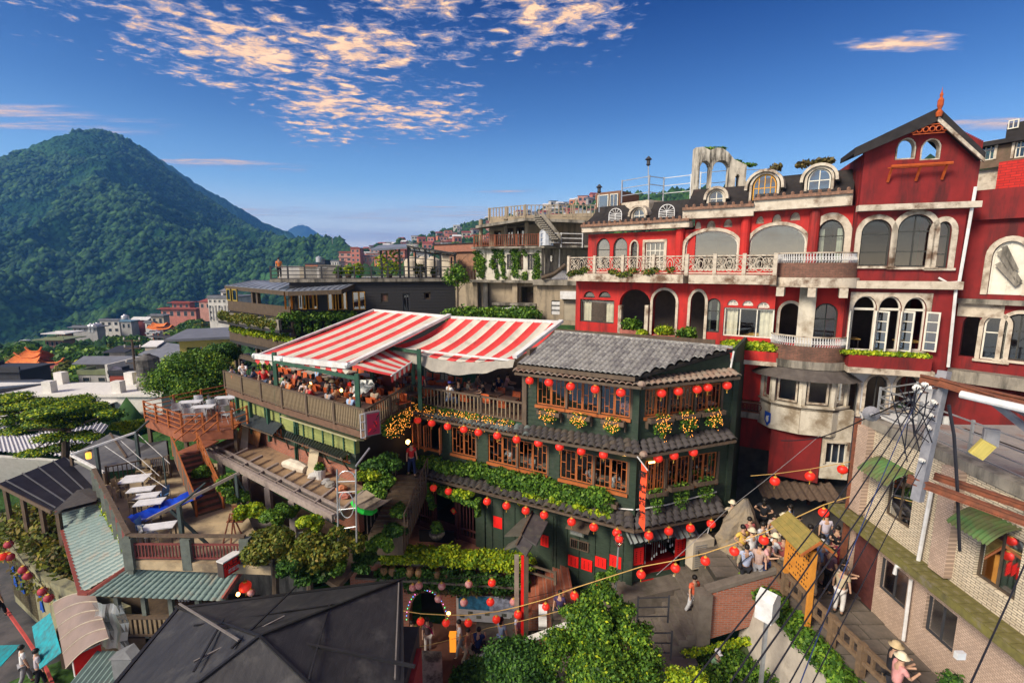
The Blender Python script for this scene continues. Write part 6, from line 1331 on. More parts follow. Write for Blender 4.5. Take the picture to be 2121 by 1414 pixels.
 MB().box(0,L,.0,.3,z0,z1).build('case',mat('sign_case',(.07,.055,.05)),t,M);MB().box(-.01,L+.01,-.02,.32,z1+.001,z1+.05).build('top',gwhite,t,M);MB().box(.03,L-.03,-.012,-.001,z0+.03,z1-.03).build('face',red_p,t,M)
 h_=z1-z0;text('小上海',h_*.42,M@T(L/2,-.016,z1-h_*.3)@UPR,ink,t);text('茶飯館',h_*.26,M@T(L/2,-.016,z0+h_*.27)@UPR,whitep,t)
def pst_(): return mat('mossy_post',(.13,.15,.13),(.08,.09,.08),s=4) if 'mossy_post' not in MATS else MATS['mossy_post']
left_roofs()
def lower_left():
 SZ=-16.0
 MB().slab([V((-60,40,SZ-2)),V((-13,24,SZ-.3)),V((-8.5,14,SZ)),V((-8,5,SZ)),V((-60,5,SZ))][::-1],.3).build('street',mat('dark_asphalt',(.07,.07,.07),(.05,.05,.055),dirt=(.11,.1,.1),s=1),None,kind='structure')
 p=[onz(x,y,SZ+.03) for x,y in ((12,1262),(52,1318),(74,1352),(98,1390),(118,1440))];kb=MB();kb.path([q+V((0,0,.03)) for q in p],.07,4);kb.build('kerb_line',mat('red_kerb',(.5,.08,.07)),None,kind='structure')
 # painted retaining wall with blue figures, planted bank above
 a,b,c=onz(18,1165,SZ+1.6),onz(70,1215,SZ+1.5),onz(112,1262,SZ+1.3);wm=mat('lime_stained_wall',(.3,.28,.16),(.2,.2,.13),dirt=(.1,.1,.08),damt=.45,streak=True)
 pts=[V((-40,36,0)),V((a.x-3,a.y+3,0)),a,b,c,V((c.x+4,c.y-1.5,0))]
 t=thing('retaining_wall','curved stained retaining wall with blue painted figures beside the street','wall',(a.x,a.y,SZ))
 for p,q in zip(pts[1:],pts[2:]): MB().prism([V((p.x,p.y,SZ-.5)),V((q.x,q.y,SZ-.5)),V((q.x,q.y,SZ+2.4)),V((p.x,p.y,SZ+2.6))],(.4,.3,0)).build('wall_section',wm,t)
 bl_=mat('blue_paint',(.02,.1,.5));
 for k,f in enumerate((.25,.55,.85)):
  p=a.lerp(b,f) if f < .8 else b.lerp(c,.4);p=V((p.x-.03,p.y-.03,SZ+1.2));d=(b-a);d.z=0;d.normalize();m=MB();m.path([p+V((0,0,.5)),p+V((0,0,.0)),p+d*.15+V((0,0,-.5))],.05,4).path([p+d*-.2+V((0,0,.35)),p+d*.25+V((0,0,.1))],.045,4).path([p,p-d*.15+V((0,0,-.5))],.045,4);m.build('painted_figure',bl_,t)
 bank=[onz(x,y,z) for x,y,z in ((45,1075,-13.2),(70,1100,-13.4),(95,1130,-13.6),(120,1160,-13.8),(80,1075,-12.9),(110,1105,-12.9),(140,1150,-13.2),(60,1130,-14),(95,1165,-14.3),(130,1195,-14.3),(150,1200,-14),(35,1110,-13.8),(110,1190,-14.6))]
 inst(leafmesh('bank_plants',[(q.x,q.y,q.z,1.1,1.0,.7) for q in bank],9000,.15,G['olive'],seed=4,flat=.6),'bank_plants',None,Matrix(),kind='stuff')
 inst(leafmesh('bank_plants',[(q.x,q.y,q.z+.1,1.0,1.0,.6) for q in bank],3000,.12,G['dry'],seed=5,flat=.6),'bank_plants',None,Matrix(),kind='stuff')
 MB().slab([bank[0]+V((-2,3,-.6)),bank[4]+V((1,3,-.6)),bank[10]+V((2,1,-.6)),V((c.x+3,c.y-1,SZ+2)),V((b.x,b.y,SZ+2.2)),V((a.x,a.y,SZ+2.4)),V((a.x-3,a.y+3,SZ+2.4))],2.5).build('bank_soil',mat('soil',(.09,.06,.035),(.05,.035,.02)),None,kind='structure')
 # shop awnings
 tq=mat('turquoise_sheet',(.01,.36,.42),(.05,.14,.15),s=2.5,stretch=(3,.6,3),rough=.35);tq2=mat('faded_turquoise',(.12,.28,.27),(.18,.22,.18),s=2)
 for nm,pts,m,lb in (('sheet_awning',[(107,1226,-14.1),(155,1189,-13.6),(160,1221,-13.8),(112,1247,-14.2)],tq2,'small faded turquoise awning sheet at the foot of the teal roof'),('sheet_awning',[(66,1297,-14.5),(104,1268,-14.1),(127,1350,-14.4),(82,1385,-14.8)],tq,'bright turquoise translucent awning over the street'),('sheet_awning',[(-10,1336,-15.0),(42,1334,-15.0),(2,1378,-15.2),(-40,1385,-15.2)],tq,'corner of a turquoise awning at the lower left edge')):
  q=[onz(*p) for p in pts];MB().slab(q,.03).build(nm,m,None,label=lb,cat='awning')
 A,B,C,D=onz(109,1249,-14.0),onz(197,1232,-13.2),onz(226,1324,-13.2),onz(136,1384,-14.3)
 t=thing('curved_awning','long brown translucent curved awning below the teal roof','awning',tuple(D));m=MB();m.grid(lambda i,j: A.lerp(D,j).lerp(B.lerp(C,j),i)+V((0,0,.32*math.sin(pi*i*.75+.3)-.1)),12,8);m.build('sheet',mat('brown_polycarbonate',(.2,.15,.125),(.27,.2,.17),rough=.4,s=1.2),t,smooth=True)
 for k in range(6): m=MB();j=k/5;m.path([A.lerp(D,j).lerp(B.lerp(C,j),i/10)+V((0,0,.32*math.sin(pi*i/10*.75+.3)-.08)) for i in range(11)],.02,4);m.build('seam',mat('pale_seam',(.55,.48,.38)) if k == 0 else MATS['pale_seam'],t)
 m=MB();m.grid(lambda i,j: (lambda p: p+V((.08*math.sin(j*9+i*4),.05*math.sin(i*14),0)))(onz(200,1240,-12.6).lerp(onz(262,1245,-12.6),i)+V((.05*i,-.2,-1.9*j))),10,5);m.build('plastic_curtain',glassmat('milky_sheet',(.75,.75,.72),.1,.4),None,label='clear plastic curtain hanging from the teal roof corner',cat='curtain')
 # shop fronts below (dark)
 q=onz(200,1350,-15.5);MB().box(q.x-1.2,q.x+4.5,q.y-.3,q.y+2.5,SZ,-14.2).build('shop_wall',dwood,None,label='dark shop front under the gallery',cat='shop')
 q=onz(245,1400,-14.2);m=MB();corr(m,q+V((-1.4,.8,.3)),q+V((.5,.8,.3)),q+V((.4,-.8,-.2)),q+V((-1.5,-.8,-.2)),10,.03);m.build('sheet_roof',tealm,None,label='little teal corrugated roof squeezed beside the black roof',cat='roof')
 q=onz(262,1370,-13.6);MB().box(q.x-.35,q.x+.35,q.y-.2,q.y+.2,q.z-.5,q.z+.3).prism([(q.x-.4,q.y-.25,q.z+.3),(q.x+.4,q.y-.25,q.z+.3),(q.x,q.y,q.z+.4)],(0,.4,0)).build('grey_cabinet',mat('cabinet_grey',(.2,.21,.22)),None,label='grey metal cabinet with pitched lid by the black roof',cat='cabinet')
 q=onz(180,1400,-15);tt=thing('menu_board','tilted red menu board with white frame at the bottom left','sign',tuple(q));MB().prism([q+V((-.4,0,0)),q+V((.2,.5,.1)),q+V((.2,.5,.9)),q+V((-.4,0,.8))],(.03,-.03,.02)).build('board',red_p,tt);MB().bar(q+V((-.4,0,.85)),q+V((.2,.5,.95)),.05).bar(q+V((-.43,0,0)),q+V((-.43,0,.85)),.05).build('frame',gwhite,tt)
 for px,py,c_,l_,lb,h in ((3,1280,(.6,.5,.65),BLK,'person in lilac walking at the left edge of the street',0),(55,1420,WHT,GRY,'person in white at the bottom left of the street',0),(85,1428,(.5,.45,.5),BLK,'person in grey walking under the turquoise awning',0)):
  p=onz(px,py,SZ);person(p.x,p.y,SZ,2.5,'walk',c_,l_,lb)
 for i,(px,py,m,z) in enumerate(((5,1152,lred,-12.8),(18,1127,lpink,-12.6),(21,1153,lpink,-12.9),(14,1150,lred,-13.1),(48,1179,lpink,-13.2),(58,1192,lpink,-13.4),(88,1224,lpink,-13.7),(101,1238,lpink,-13.8))):
  p=onz(px,py,z);lantern(p,'%s lantern, %s from the top in the string over the left street' % ('bright red' if m is lred else 'faded dark red',ORD[i]),'lanterns over the left street',1.0,m)
 cord('cord',[onz(-5,1110,-12.2),onz(20,1120,-12.4),onz(60,1180,-13.1),onz(104,1230,-13.6)],.012,ink,'thin cord of the left street lanterns')
 # beside the teal roof: red lantern, lamp, pale wall
 p=onz(508,1214,-11.9);lantern(p,'large red lantern under the right corner of the teal roof',None,1.25);p=onz(520,1226,-12.1);lantern(p,'pale lantern beside the large red one',None,.8,lpale)
 p=onz(493,1230,-12.0);MB().sph(p,.07,.07,.08,8,6).build('lamp',lampm,None,label='small lit lamp at the corner of the teal roof',cat='lamp')
 p=at(183,941,23.6);tt=thing('hanging_lamp','lit yellow glass lamp hanging under the pergola beam','lamp',tuple(p));MB().lathe((p.x,p.y,p.z-.22),[(.1,0),(.12,.05),(.12,.3),(.08,.34)],8).build('glass',mat('amber_glass',(.8,.4,.06),emit=(1,.4,.05),es=.9),tt);MB().lathe((p.x,p.y,p.z+.18),[(.18,0),(.04,.12)],8).build('cap',dwood,tt)
lower_left()
def black_roof():
 hub=V((-6.6,11.3,-9.55));z=-10.9;TLc=onz(369,1260,z);TRc=onz(831,1202,z);BRc=V((-2.35,8.9,z));BLc=V((-10.1,7.4,z))
 t=thing('black_pavilion','low pavilion with a black sheeted pyramid roof held down by battens','pavilion',(-6.6,11.3,z-3));C=[TLc,TRc,BRc,BLc]
 for i in range(4):
  a,b=C[i],C[(i+1)%4];gg=random.Random(i);m=MB();n=14
  rnd={}
  def f(u,v,a=a,b=b):
   k=(round(u*n),round(v*n));s=rnd.setdefault(k,gg.uniform(-.006,.006)) if 0 < u < 1 and 0 < v < 1 else 0
   return hub.lerp(a.lerp(b,u),v)+V((0,0,s-.05*math.sin(pi*v)*math.sin(pi*u)))
  m.grid(f,n,n);m.build('roof_sheet',fabric,t,smooth=True,label=('back','right','front','left')[i]+' slope of black roofing felt')
  MB().bar(hub+V((0,0,.03)),hub.lerp(a,1.04)+V((0,0,.05)),.07,.05).build('hip_batten',mat('black_pipe',(.02,.02,.022),rough=.35) if i == 0 else MATS['black_pipe'],t)
  MB().bar(a-V((0,0,.02)),b-V((0,0,.02)),.1,.14).build('eave_batten',MATS['black_pipe'],t)
 pl=mat('grey_batten',(.2,.18,.17),rough=.6)
 def on(px,py,up=.05):  # point on the pyramid
  best=None
  u,y,zz=ray(px,py);d=V((u,y,zz))
  for i in range(4):
   a,b=C[i],C[(i+1)%4];n=(a-hub).cross(b-hub)
   k=hub.dot(n)/d.dot(n);q=d*k
   # inside the triangle?
   w0=(b-a).cross(q-a).dot(n);w1=(hub-b).cross(q-b).dot(n);w2=(a-hub).cross(q-hub).dot(n)
   if w0 >= -1e-3 and w1 >= -1e-3 and w2 >= -1e-3: best=q if best is None or k < best[1] else best[0];best=(q,k)
  return (best[0] if best else onz(px,py,-10.2))+V((0,0,up))
 for i,(a,b,w,m_) in enumerate((((614,1217),(480,1347),.05,'b'),((683,1255),(640,1412),.045,'b'),((464,1288),(402,1398),.05,'b'),((402,1299),(711,1252),.04,'b'),((590,1281),(402,1376),.04,'g'),((372,1256),(495,1333),.05,'g'),((826,1210),(818,1410),.04,'g'))):
  MB().bar(on(*a,.07+.02*(i%3)),on(*b,.07+.02*(i%3)),w,.04).build('batten',pl if m_ == 'g' else MATS['black_pipe'],t)
 MB().bar(on(450,1303,.12),on(860,1388,.12),.075,.06).build('batten',MATS['black_pipe'],t)
 for c in C: MB().bar(V((c.x*.97-.2,c.y,z-4.5)),V((c.x*.97-.2,c.y,z-.1)),.18).build('post',dwood,t)
 MB().slab([p+V((0,0,-.35)) for p in (TLc.lerp(hub,.12),TRc.lerp(hub,.12),BRc.lerp(hub,.12),BLc.lerp(hub,.12))],.1).build('ceiling',dark,t)
 # wall right of the pavilion
 a=TRc+V((.15,-.3,0));MB().box(a.x,a.x+.55,7.5,a.y-.3,-17,-12.2).build('side_wall',mat('charcoal_wall',(.05,.05,.055)),t);MB().box(a.x+.56,a.x+.72,7.5,a.y-.8,-17,-12.6).build('side_board',mat('maroon_board',(.3,.03,.03)),t)
black_roof()
# ---- the green tea house
tdark=mat('dark_roof_tile',(.085,.075,.075),(.05,.045,.048),s=3,rough=.7,dirt=(.12,.11,.08),damt=.4,ds=2)
tdark2=mat('dark_roof_tile_brown',(.12,.095,.075),(.07,.06,.05),s=3);tteal=mat('teal_roof_tile',(.17,.2,.19),(.1,.13,.13),s=3);tbrown=mat('brown_roof_tile',(.26,.15,.11),(.3,.24,.19),s=2.5);tbr2=mat('pale_roof_tile',(.33,.28,.23),(.22,.15,.11),s=3)
tsl=[mat('slate_'+k,c,c2,s=7,rough=.75,bump=.4,det=8) for k,c,c2 in (('grey',(.4,.39,.36),(.05,.05,.055)),('dark',(.3,.29,.28),(.04,.04,.045)),('pale',(.46,.45,.42),(.06,.06,.065)))]
TM={}
def tq(par,A,B,C,D,w,l,mats,name='eave_tile',clip=None,limit=330):
 A,B,C,D=map(V,(A,B,C,D));nx=max(1,round((B-A).length/w));ny=max(1,round((D-A).length/l));k=(w,l)
 if k not in TM: TM[k]=tile_mesh(w,l,.03,mats[0])
 me=TM[k];n=0
 for j in range(ny):
  for i in range(nx):
   u=(i+.5)/nx;v=j/ny;t0=A.lerp(B,u);b0=D.lerp(C,u);p=t0.lerp(b0,v);dy=(b0-t0)/ny;X=(A.lerp(D,v)*-1+B.lerp(C,v))/nx;Z=X.cross(-dy).normalized()
   if clip and not clip(p+dy*.5): continue
   M=Matrix((( X.x/w,-dy.x/l,Z.x,p.x),(X.y/w,-dy.y/l,Z.y,p.y),(X.z/w,-dy.z/l,Z.z,p.z+R.uniform(0,.012)),(0,0,0,1)))
   if n < limit: inst(me,name,par,M,m=R.choice(mats));n += 1
 return n
def lattice(F,par,a,b,c,d,swing=0,y=.05):
 """one sash with the broken-lattice glazing bars"""
 M=F.M@T(a,y,0,rz=swing) if swing else F.M@T(a,y,0);w=b-a;m=MB();ring(m,0,w,c,d,.045,-.025,.025);h=d-c
 for x in (.36,.66): m.box(w*x-.012,w*x+.012,-.015,.015,c,d)
 for x0,x1,z in ((.0,.36,.55),(.36,.66,.28),(.36,.66,.9),(.66,1,.2),(.66,1,.72)): m.box(w*x0,w*x1,-.015,.015,c+h*z-.012,c+h*z+.012)
 o=m.build('window',owood,par,M);MB().poly([(.04,0,c+.04),(w-.04,0,c+.04),(w-.04,0,d-.04),(.04,0,d-.04)]).build('pane',GLC,o,M);return o
def teahouse():
 t=thing('tea_house','dark green three-storey timber tea house hung with red lanterns','tea house',M=TF.M@T(TF.L/2,0,-13.6))
 L=TF.L;LS=TS.L;win=[]
 # window groups as pixel rectangles
 W1=[TF.rect(*r) for r in ((1112,781,1171,847),(1174,788,1239,855),(1241,794,1305,863))];z0,z1=-5.93,-4.68
 W1=[(a,b,z0,z1) for a,b,c,d in W1]
 W2=[TF.rect(*r) for r in ((863,878,914,935),(935,888,986,949),(1011,902,1070,968),(1073,912,1133,984),(1160,931,1227,1000),(1231,940,1298,1019))];W2=[(a,b,-9.08,-7.72) for a,b,c,d in W2]
 S1=[TS.rect(*r) for r in ((1337,805,1382,862),(1387,800,1436,856),(1440,795,1491,848))];S1=[(a,b,-5.86,-4.72) for a,b,c,d in S1]
 S2=[TS.rect(*r) for r in ((1337,950,1375,1016),(1378,946,1426,1008),(1431,938,1482,994))];S2=[(a,b,-9.02,-7.7) for a,b,c,d in S2]
 s6=6.62;m=MB();wall(m,s6,L,-7.25,-4.25,W1,board=.2);wall(m,-.25,L,-10.75,-7.254,W2,board=.2);wall(m,4.15,L,-13.9,-10.754,[],board=.24);wall(m,-.25,4.15,-11.35,-10.754,[],board=.24);m.build('front_wall',grn,t,TF.M)
 m=MB();wall(m,.02,LS,-7.25,-4.25,S1,board=.2);wall(m,.02,LS,-10.75,-7.254,S2,board=.2);wall(m,.02,LS,-13.9,-10.754,[(.55,2.6,-12.9,-11.3)],board=.24);m.build('side_wall',grn,t,TS.M)
 MB().box(-.25,s6+.1,-.1,.1,-7.56,-6.88).build('fascia',grn2,t,TF.M)
 MB().box(-.12,.14,-.12,.14,-13.9,-4.2).build('corner_post',grn,t,T(TC.x,TC.y,0,rz=TF.rz));MB().box(LS-.05,LS+.2,-.1,.2,-13.9,-3.9).build('corner_post',grn,t,TS.M)
 MB().box(s6-.1,s6+.12,-.12,.14,-7.2,-4.1).build('corner_post',dwood,t,TF.M);MB().box(-.4,-.2,-.1,.2,-13.9,-7.2).build('corner_post',grn,t,TF.M)
 back=[TL+TF.n*5,TC+TF.n*6,TR]
 for z in (-13.75,-10.3,-7.05):
  P=[V((TL.x,TL.y,z))+TF.n*.25,V((TC.x,TC.y,z))+TF.n*.25,V((TR.x,TR.y,z))+V((0,.3,0)),V((TR.x,TR.y,z))+TF.n*4.5,V((TL.x,TL.y,z))+TF.n*6];MB().slab(P,.14).build('storey_floor',dwood,t)
 MB().box(-.25,.0,.3,6,-13.9,-7.1).build('end_wall',grn,t,TF.M);MB().box(s6-.05,s6+.1,.2,5,-7,-3.6).build('end_wall',dwood,t,TF.M);MB().box(0,L+2,5.9,6,-13.9,-3.4).build('rear_wall',dwood,t,TF.M)
 MB().prism([TR+V((0,.25,-13.9)),TR+TF.n*4.5+V((0,0,-13.9)),TR+TF.n*4.5+V((0,0,-3.4)),TR+V((0,.25,-3.4))],(.15,0,0)).build('end_wall',grn,t)
 for F,ws in ((TF,W1+W2[1:]),(TS,S1+S2)):
  for (a,b,c,d) in ws:
   h=(a+b)/2;lattice(F,t,a+.02,h-.005,c+.02,d-.02);lattice(F,t,h+.005,b-.02,c+.02,d-.02)
   MB().box(a-.05,b+.05,-.1,.0,c-.13,c-.005).build('sill',owood,t,F.M);MB().box(b+.005,b+.1,-.045,.08,c,d).build('mullion',dwood,t,F.M)
 a,b,c,d=W2[0]
 for x,sw in ((a+.05,-1.25),(a+.3,-1.1),(b-.6,-1.5),(b+.05,-1.05)): lattice(TF,t,x,x+.62,c+.02,d-.02,sw,-.03)
 MB().box(a-.05,b+.05,-.1,0,c-.13,c-.005).build('sill',owood,t,TF.M)
 # diners inside
 for k,(F,s_,d_,zf,c_,lb) in enumerate(((TF,5.3,1.0,-10.2,WHT,'diner in white seen through the second window group of the middle floor'),(TF,6.6,.8,-10.2,(.6,.62,.55),'diner in pale green behind the second window group'),(TF,9.4,.9,-10.2,WHT,'diner in white at the right front windows'),(TF,10.5,.8,-10.2,WHT,'diner in cream near the corner of the middle floor'),(TF,10.9,.9,-6.95,PNK,'diner in pink checks on the top floor by the corner'),(TS,1.6,.9,-10.2,NVY,'diner in navy behind the side windows'),(TS,3.7,.8,-10.2,(.3,.6,.05),'diner in bright green behind the side windows'),(TS,3.5,.8,-6.95,NVY,'person in navy and white on the top floor at the side'))):
  p=F.W(s_,d_,zf);person(p.x,p.y,p.z+.35,R.uniform(-1,1),'sit',c_,BLK,lb)
  p=F.W(s_+.6,d_+.1,zf+.35);table(p.x,p.y,p.z,F.rz,.8,.6,tabm['pale'],'table beside the %s' % lb,None)
 # eaves
 def eave(F,q,mats,w,l,off=(-.04,-.8),nm='eave_tile',z=None):
  A=F.w(*q[0],off=off[0]);B=F.w(*q[1],off=off[0]);C=F.w(*q[2],off=off[1]);D=F.w(*q[3],off=off[1]);tq(t,A,B,C,D,w,l,mats,nm)
  MB().slab([A-V((0,0,.06)),B-V((0,0,.06)),C-V((0,0,.06)),D-V((0,0,.06))],.04).build('eave_board',dwood,t);MB().bar(D-V((0,0,.09)),C-V((0,0,.09)),.06,.1).build('fascia',dwood,t);return A,B,C,D
 eave(TF,[(1070,762),(1322,783),(1329,799),(1066,769)],[tbrown,tbr2,tbrown],.26,.32,(-.04,-.7))
 eave(TS,[(1329,785),(1515,764),(1533,778),(1331,799)],[tbrown,tbr2,tbr2],.26,.32,(-.04,-.7))
 eave(TF,[(851,848),(1098,884),(1094,903),(855,857)],[tteal,tteal,tdark],.26,.3,(-.1,-.6))
 eave(TF,[(1100,883),(1323,914),(1331,942),(1095,903)],[tdark,tdark,tdark2],.3,.3);eave(TS,[(1325,914),(1506,887),(1525,909),(1331,942)],[tdark,tdark],.3,.3)
 eave(TF,[(863,962),(1312,1063),(1314,1097),(852,978)],[tdark,tdark2,tdark],.36,.34,(-.04,-.85));eave(TS,[(1316,1063),(1487,1027),(1501,1061),(1314,1097)],[tdark,tdark],.33,.34,(-.04,-.8))
 for p in (at(1329,795,17.3),at(1333,940,17.2)): MB().sph(p,.16,.16,.12,8,5).build('hip_cap',tbrown,t)
 # slate roof
 FLp,BL,BR,FC=at(1072,753,20.45),at(1150,688,23.1),at(1518,722,19.4),at(1316,779,17.55)
 U=(FC-FLp);ext=(BR-BL)*1.03;n=(U.cross(BL-FLp)).normalized();n=n if n.z > 0 else -n;e=BR-FC;sn=e.cross(n)
 side=lambda p: (p-FC).dot(sn)*((FLp-FC).dot(sn)) > 0
 vtop=(BL-FLp);tq(t,BL,BL+ext,FLp+U*1.6,FLp,.22,.4,tsl,'slate_tile',clip=side)
 MB().slab([FLp-n*.03,BL-n*.03,BR-n*.03,FC-n*.03],.12).build('roof_deck',dark,t);MB().bar(BL+n*.06,BR+n*.06,.14,.1).build('ridge',tsl[2],t);MB().bar(FLp-V((0,0,.12)),FC-V((0,0,.12)),.08,.16).build('gutter',dwood,t)
 MB().prism([TS.w(1328,790,-.02),TS.w(1512,765,-.02),TS.w(1513,732,-.02),TS.w(1328,784,-.02)],TS.n*.1).build('gable_wall',grn,t);MB().bar(BR-V((-.05,-.0,.1)),TS.w(1512,770,-.1),.06).build('downpipe',gwhite,t)
 # terrace railing over the left half, garland of lights
 railing('railing',dwood,None,[TF.W(-.3,-.05,TZ),TF.W(s6,-.05,TZ)],.93,'dark railing of the tea house terrace above the flower garland','railing',balmat=bwood,bal=.21,br=.028,post=2.4,rr=.05)
 flm=mat('lit_orange_flower',(.9,.4,.08),emit=(1,.34,.05),es=1.1)
 def flowers(F,par,s0,s1,ztop,zlow,off,nb,nl,box=True,seed=1,dense=1):
  if box:
   b=MB();b.box(s0,s1,off-.14,off-.11,ztop-.1,ztop+.06).box(s0,s1,off+.11,off+.14,ztop-.1,ztop+.06).box(s0,s0+.03,off-.12,off+.12,ztop-.1,ztop+.06).box(s1-.03,s1,off-.12,off+.12,ztop-.1,ztop+.06).box(s0,s1,off-.12,off+.12,ztop-.13,ztop-.101).box(s0,s0+.04,off+.1,.0,ztop-.4,ztop-.1).box(s1-.04,s1,off+.1,.0,ztop-.4,ztop-.1);b.build('box',dwood,par,F.M)
  g=random.Random(seed);bl=[]
  for i in range(nb):
   f=(i+.5)/nb;h=(zlow-ztop)*(.45+.55*math.sin(pi*f));x=s0+(s1-s0)*((.2+.6*f) if box else (.06+.88*f))
   for j in range(4): bl.append((x,off-.04*j,ztop+.04+h*j/3.5,(s1-s0)/nb*(.5 if box else .75),.13,abs(h)/5+.06))
  inst(leafmesh('foliage',bl,int(nl),.06,G['mid'],seed=seed),'foliage',par,F.M)
  m=MB()
  if dense:
   for i in range(int(46*dense)):
    b=g.choice(bl);x,y,z=b[0]+g.uniform(-1,1)*b[3]*.8,b[1]-.12-g.random()*.05,b[2]+g.uniform(-1,1)*b[5]*1.1;m.sph((x,y,z),.017,.017,.017,4,3)
   m.build('flower_lights',flm,par,F.M,kind='stuff')
 GB='flower boxes on the tea house'
 for k,(F,r,lit) in enumerate(((TF,(1114,850,1160,880),1),(TF,(1177,858,1223,889),1),(TF,(1246,869,1293,902),1),(TS,(1345,870,1391,906),1),(TS,(1398,862,1445,896),1),(TS,(1452,856,1497,885),1),(TS,(1339,1024,1376,1060),0),(TS,(1387,1011,1430,1049),0),(TS,(1440,1000,1480,1036),0),(TF,(1238,1036,1278,1070),0))):
  a,b,c,d=F.rect(*r,off=-.3);wh=('left','middle','right')[k%3];lb=('%s flower box with orange lights under the top front windows' % wh if k < 3 else '%s flower box with orange lights under the top side windows' % wh if k < 6 else '%s planter with a dark green tuft under the lower side windows' % wh if k < 9 else 'red-framed planter with trailing plants at the right end of the front ivy')
  tt=thing('flower_box',lb,'planter',M=F.M@T((a+b)/2,-.3,d),group=GB);flowers(F,tt,a,b,d,c+.05,-.3,3,420,seed=k,dense=1.15 if lit else 0)
 tt=thing('flower_garland','long garland of orange flower lights below the tea house terrace railing','garland',M=TF.M@T(3,-.2,-7))
 for k,(a,b) in enumerate(((854,880),(882,905),(910,940),(944,968),(970,996),(1000,1030),(1034,1066))):
  s0,s1=TF.p(a,830,-.2)[0],TF.p(b,830,-.2)[0];flowers(TF,tt,s0,s1,-6.95,-7.5,-.2,3,330,False,20+k,1.1)
 c0=A2.lerp(TL,.12);F4=Fac((A2.x,A2.y),(TL.x,TL.y));tt=thing('flower_garland','drooping garland of orange flower lights right of the purple sign','garland',M=F4.M@T(2,-.2,-7.2));flowers(F4,tt,.8,3.9,-7.0,-7.75,-.25,6,1400,False,40,3.6)
 # ivy
 def ivy(name,F,pts,n,gm,sd,size=.09,dp=.18,off=-.15):
  bl=[]
  for px,py,r_ in pts: s_,z=F.p(px,py,off);bl.append((s_,off,z,r_,dp,r_*.85))
  inst(leafmesh(name,bl,n,size,gm,seed=sd),name,None,F.M,kind='stuff',label=None)
 pts=[(872+i*10.5+R.uniform(-3,3),958+i*1.55+R.uniform(-6,5),R.uniform(.28,.42)) for i in range(14)]+[(1020+i*9+R.uniform(-3,3),983+i*2.0+R.uniform(-8,10),R.uniform(.32,.5)) for i in range(26)]
 ivy('ivy',TF,pts,15000,G['mid'],1,off=-.3,dp=.32);ivy('ivy',TF,[(1040+i*13,1018+i*2.6+R.uniform(-4,12),.17) for i in range(18)],2600,G['lime'],2,off=-.55)
 ivy('ivy',TF,[(848+i*5.6,985+i*2.3+R.uniform(-2,3),.13) for i in range(16)]+[(884+i*2,1012+i*6,.16) for i in range(7)]+[(915+i*6,1018+i*2.3,.2) for i in range(13)]+[(990,1035+i*5,.12) for i in range(7)]+[(935+i*5,1018+i,.16) for i in range(6)],4200,G['mid'],3,off=-.75);ivy('ivy',TF,[(945+i*5,1022+R.uniform(-4,4),.17) for i in range(7)],900,G['lime'],5,off=-.8)
 MB().path([TF.w(1000,988,-.1),TF.w(1120,1015,-.1),TF.w(1250,1050,-.1),TF.w(1312,1055,-.15)],.03,5).build('pipe',gwhite,t);MB().path([TS.w(1318,1055,-.2),TS.w(1380,1045,-.15),TS.w(1484,1018,-.1)],.03,5).build('pipe',gwhite,t)
 # ground floor: battens, posters, doors, window
 for px in (1020,1042,1066,1145,1152,1174,1199,1232,1262,1290): s_,_=TF.p(px,1130);MB().box(s_-.035,s_+.035,-.06,-.037,-13.8,-10.9).build('batten',grn,t,TF.M)
 MB().box(TF.p(996,1090)[0]-.25,TF.p(1006,1090)[0],-.1,.05,-13.8,-10.8).build('pillar',grn,t,TF.M)
 def poster(F,r,k,off=-.07,lb=None,cols=2):
  a,b,c,d=F.rect(*r,off=off);c=(F.p(r[0],r[3]-6,off)[1]+c)/2;q=MB().box(a,b,off-.008,off,c,d).build('poster',red_p,None,F.M,label=lb,cat='poster',group='red posters on the ground floor');m=MB();h=d-c;w=b-a;g=random.Random(k)
  for j in range(cols):
   for i in range(6): x=a+w*(.3+.4*j);z=c+h*(.16+.12*i);m.box(x-w*.07,x+w*.07,off-.012,off-.009,z,z+.012);m.box(x-.008,x+.008,off-.0125,off-.0095,z-h*.03,z+h*.05)
  m.build('column_of_writing',ink,q,F.M)
 for k,(r,lb) in enumerate((((1022,1067,1040,1096),'blank red poster left of the porch roof'),((1120,1105,1136,1134),'red poster just right of the porch roof'),((1177,1147,1198,1176),'first red poster under the barred window'),((1204,1154,1226,1184),'second red poster, lowest of the row'),((1233,1150,1255,1178),'third red poster behind the green shrub'),((1263,1147,1286,1178),'red poster behind the street lamp'))): poster(TF,r,k,lb=lb,cols=2 if k else 0)
 poster(TS,(1312,1136,1332,1172),9,lb='red poster left of the shop counter');poster(TS,(1399,1115,1418,1154),10,lb='red poster right of the shop counter')
 a,b,c,d=TF.rect(1181,1112,1219,1144,off=-.05);m=MB();ring(m,a,b,c,d,.04,-.08,-.02)
 for i in range(9): m.box(a+(b-a)*(i+.5)/9-.008,a+(b-a)*(i+.5)/9+.008,-.09,-.07,c,d)
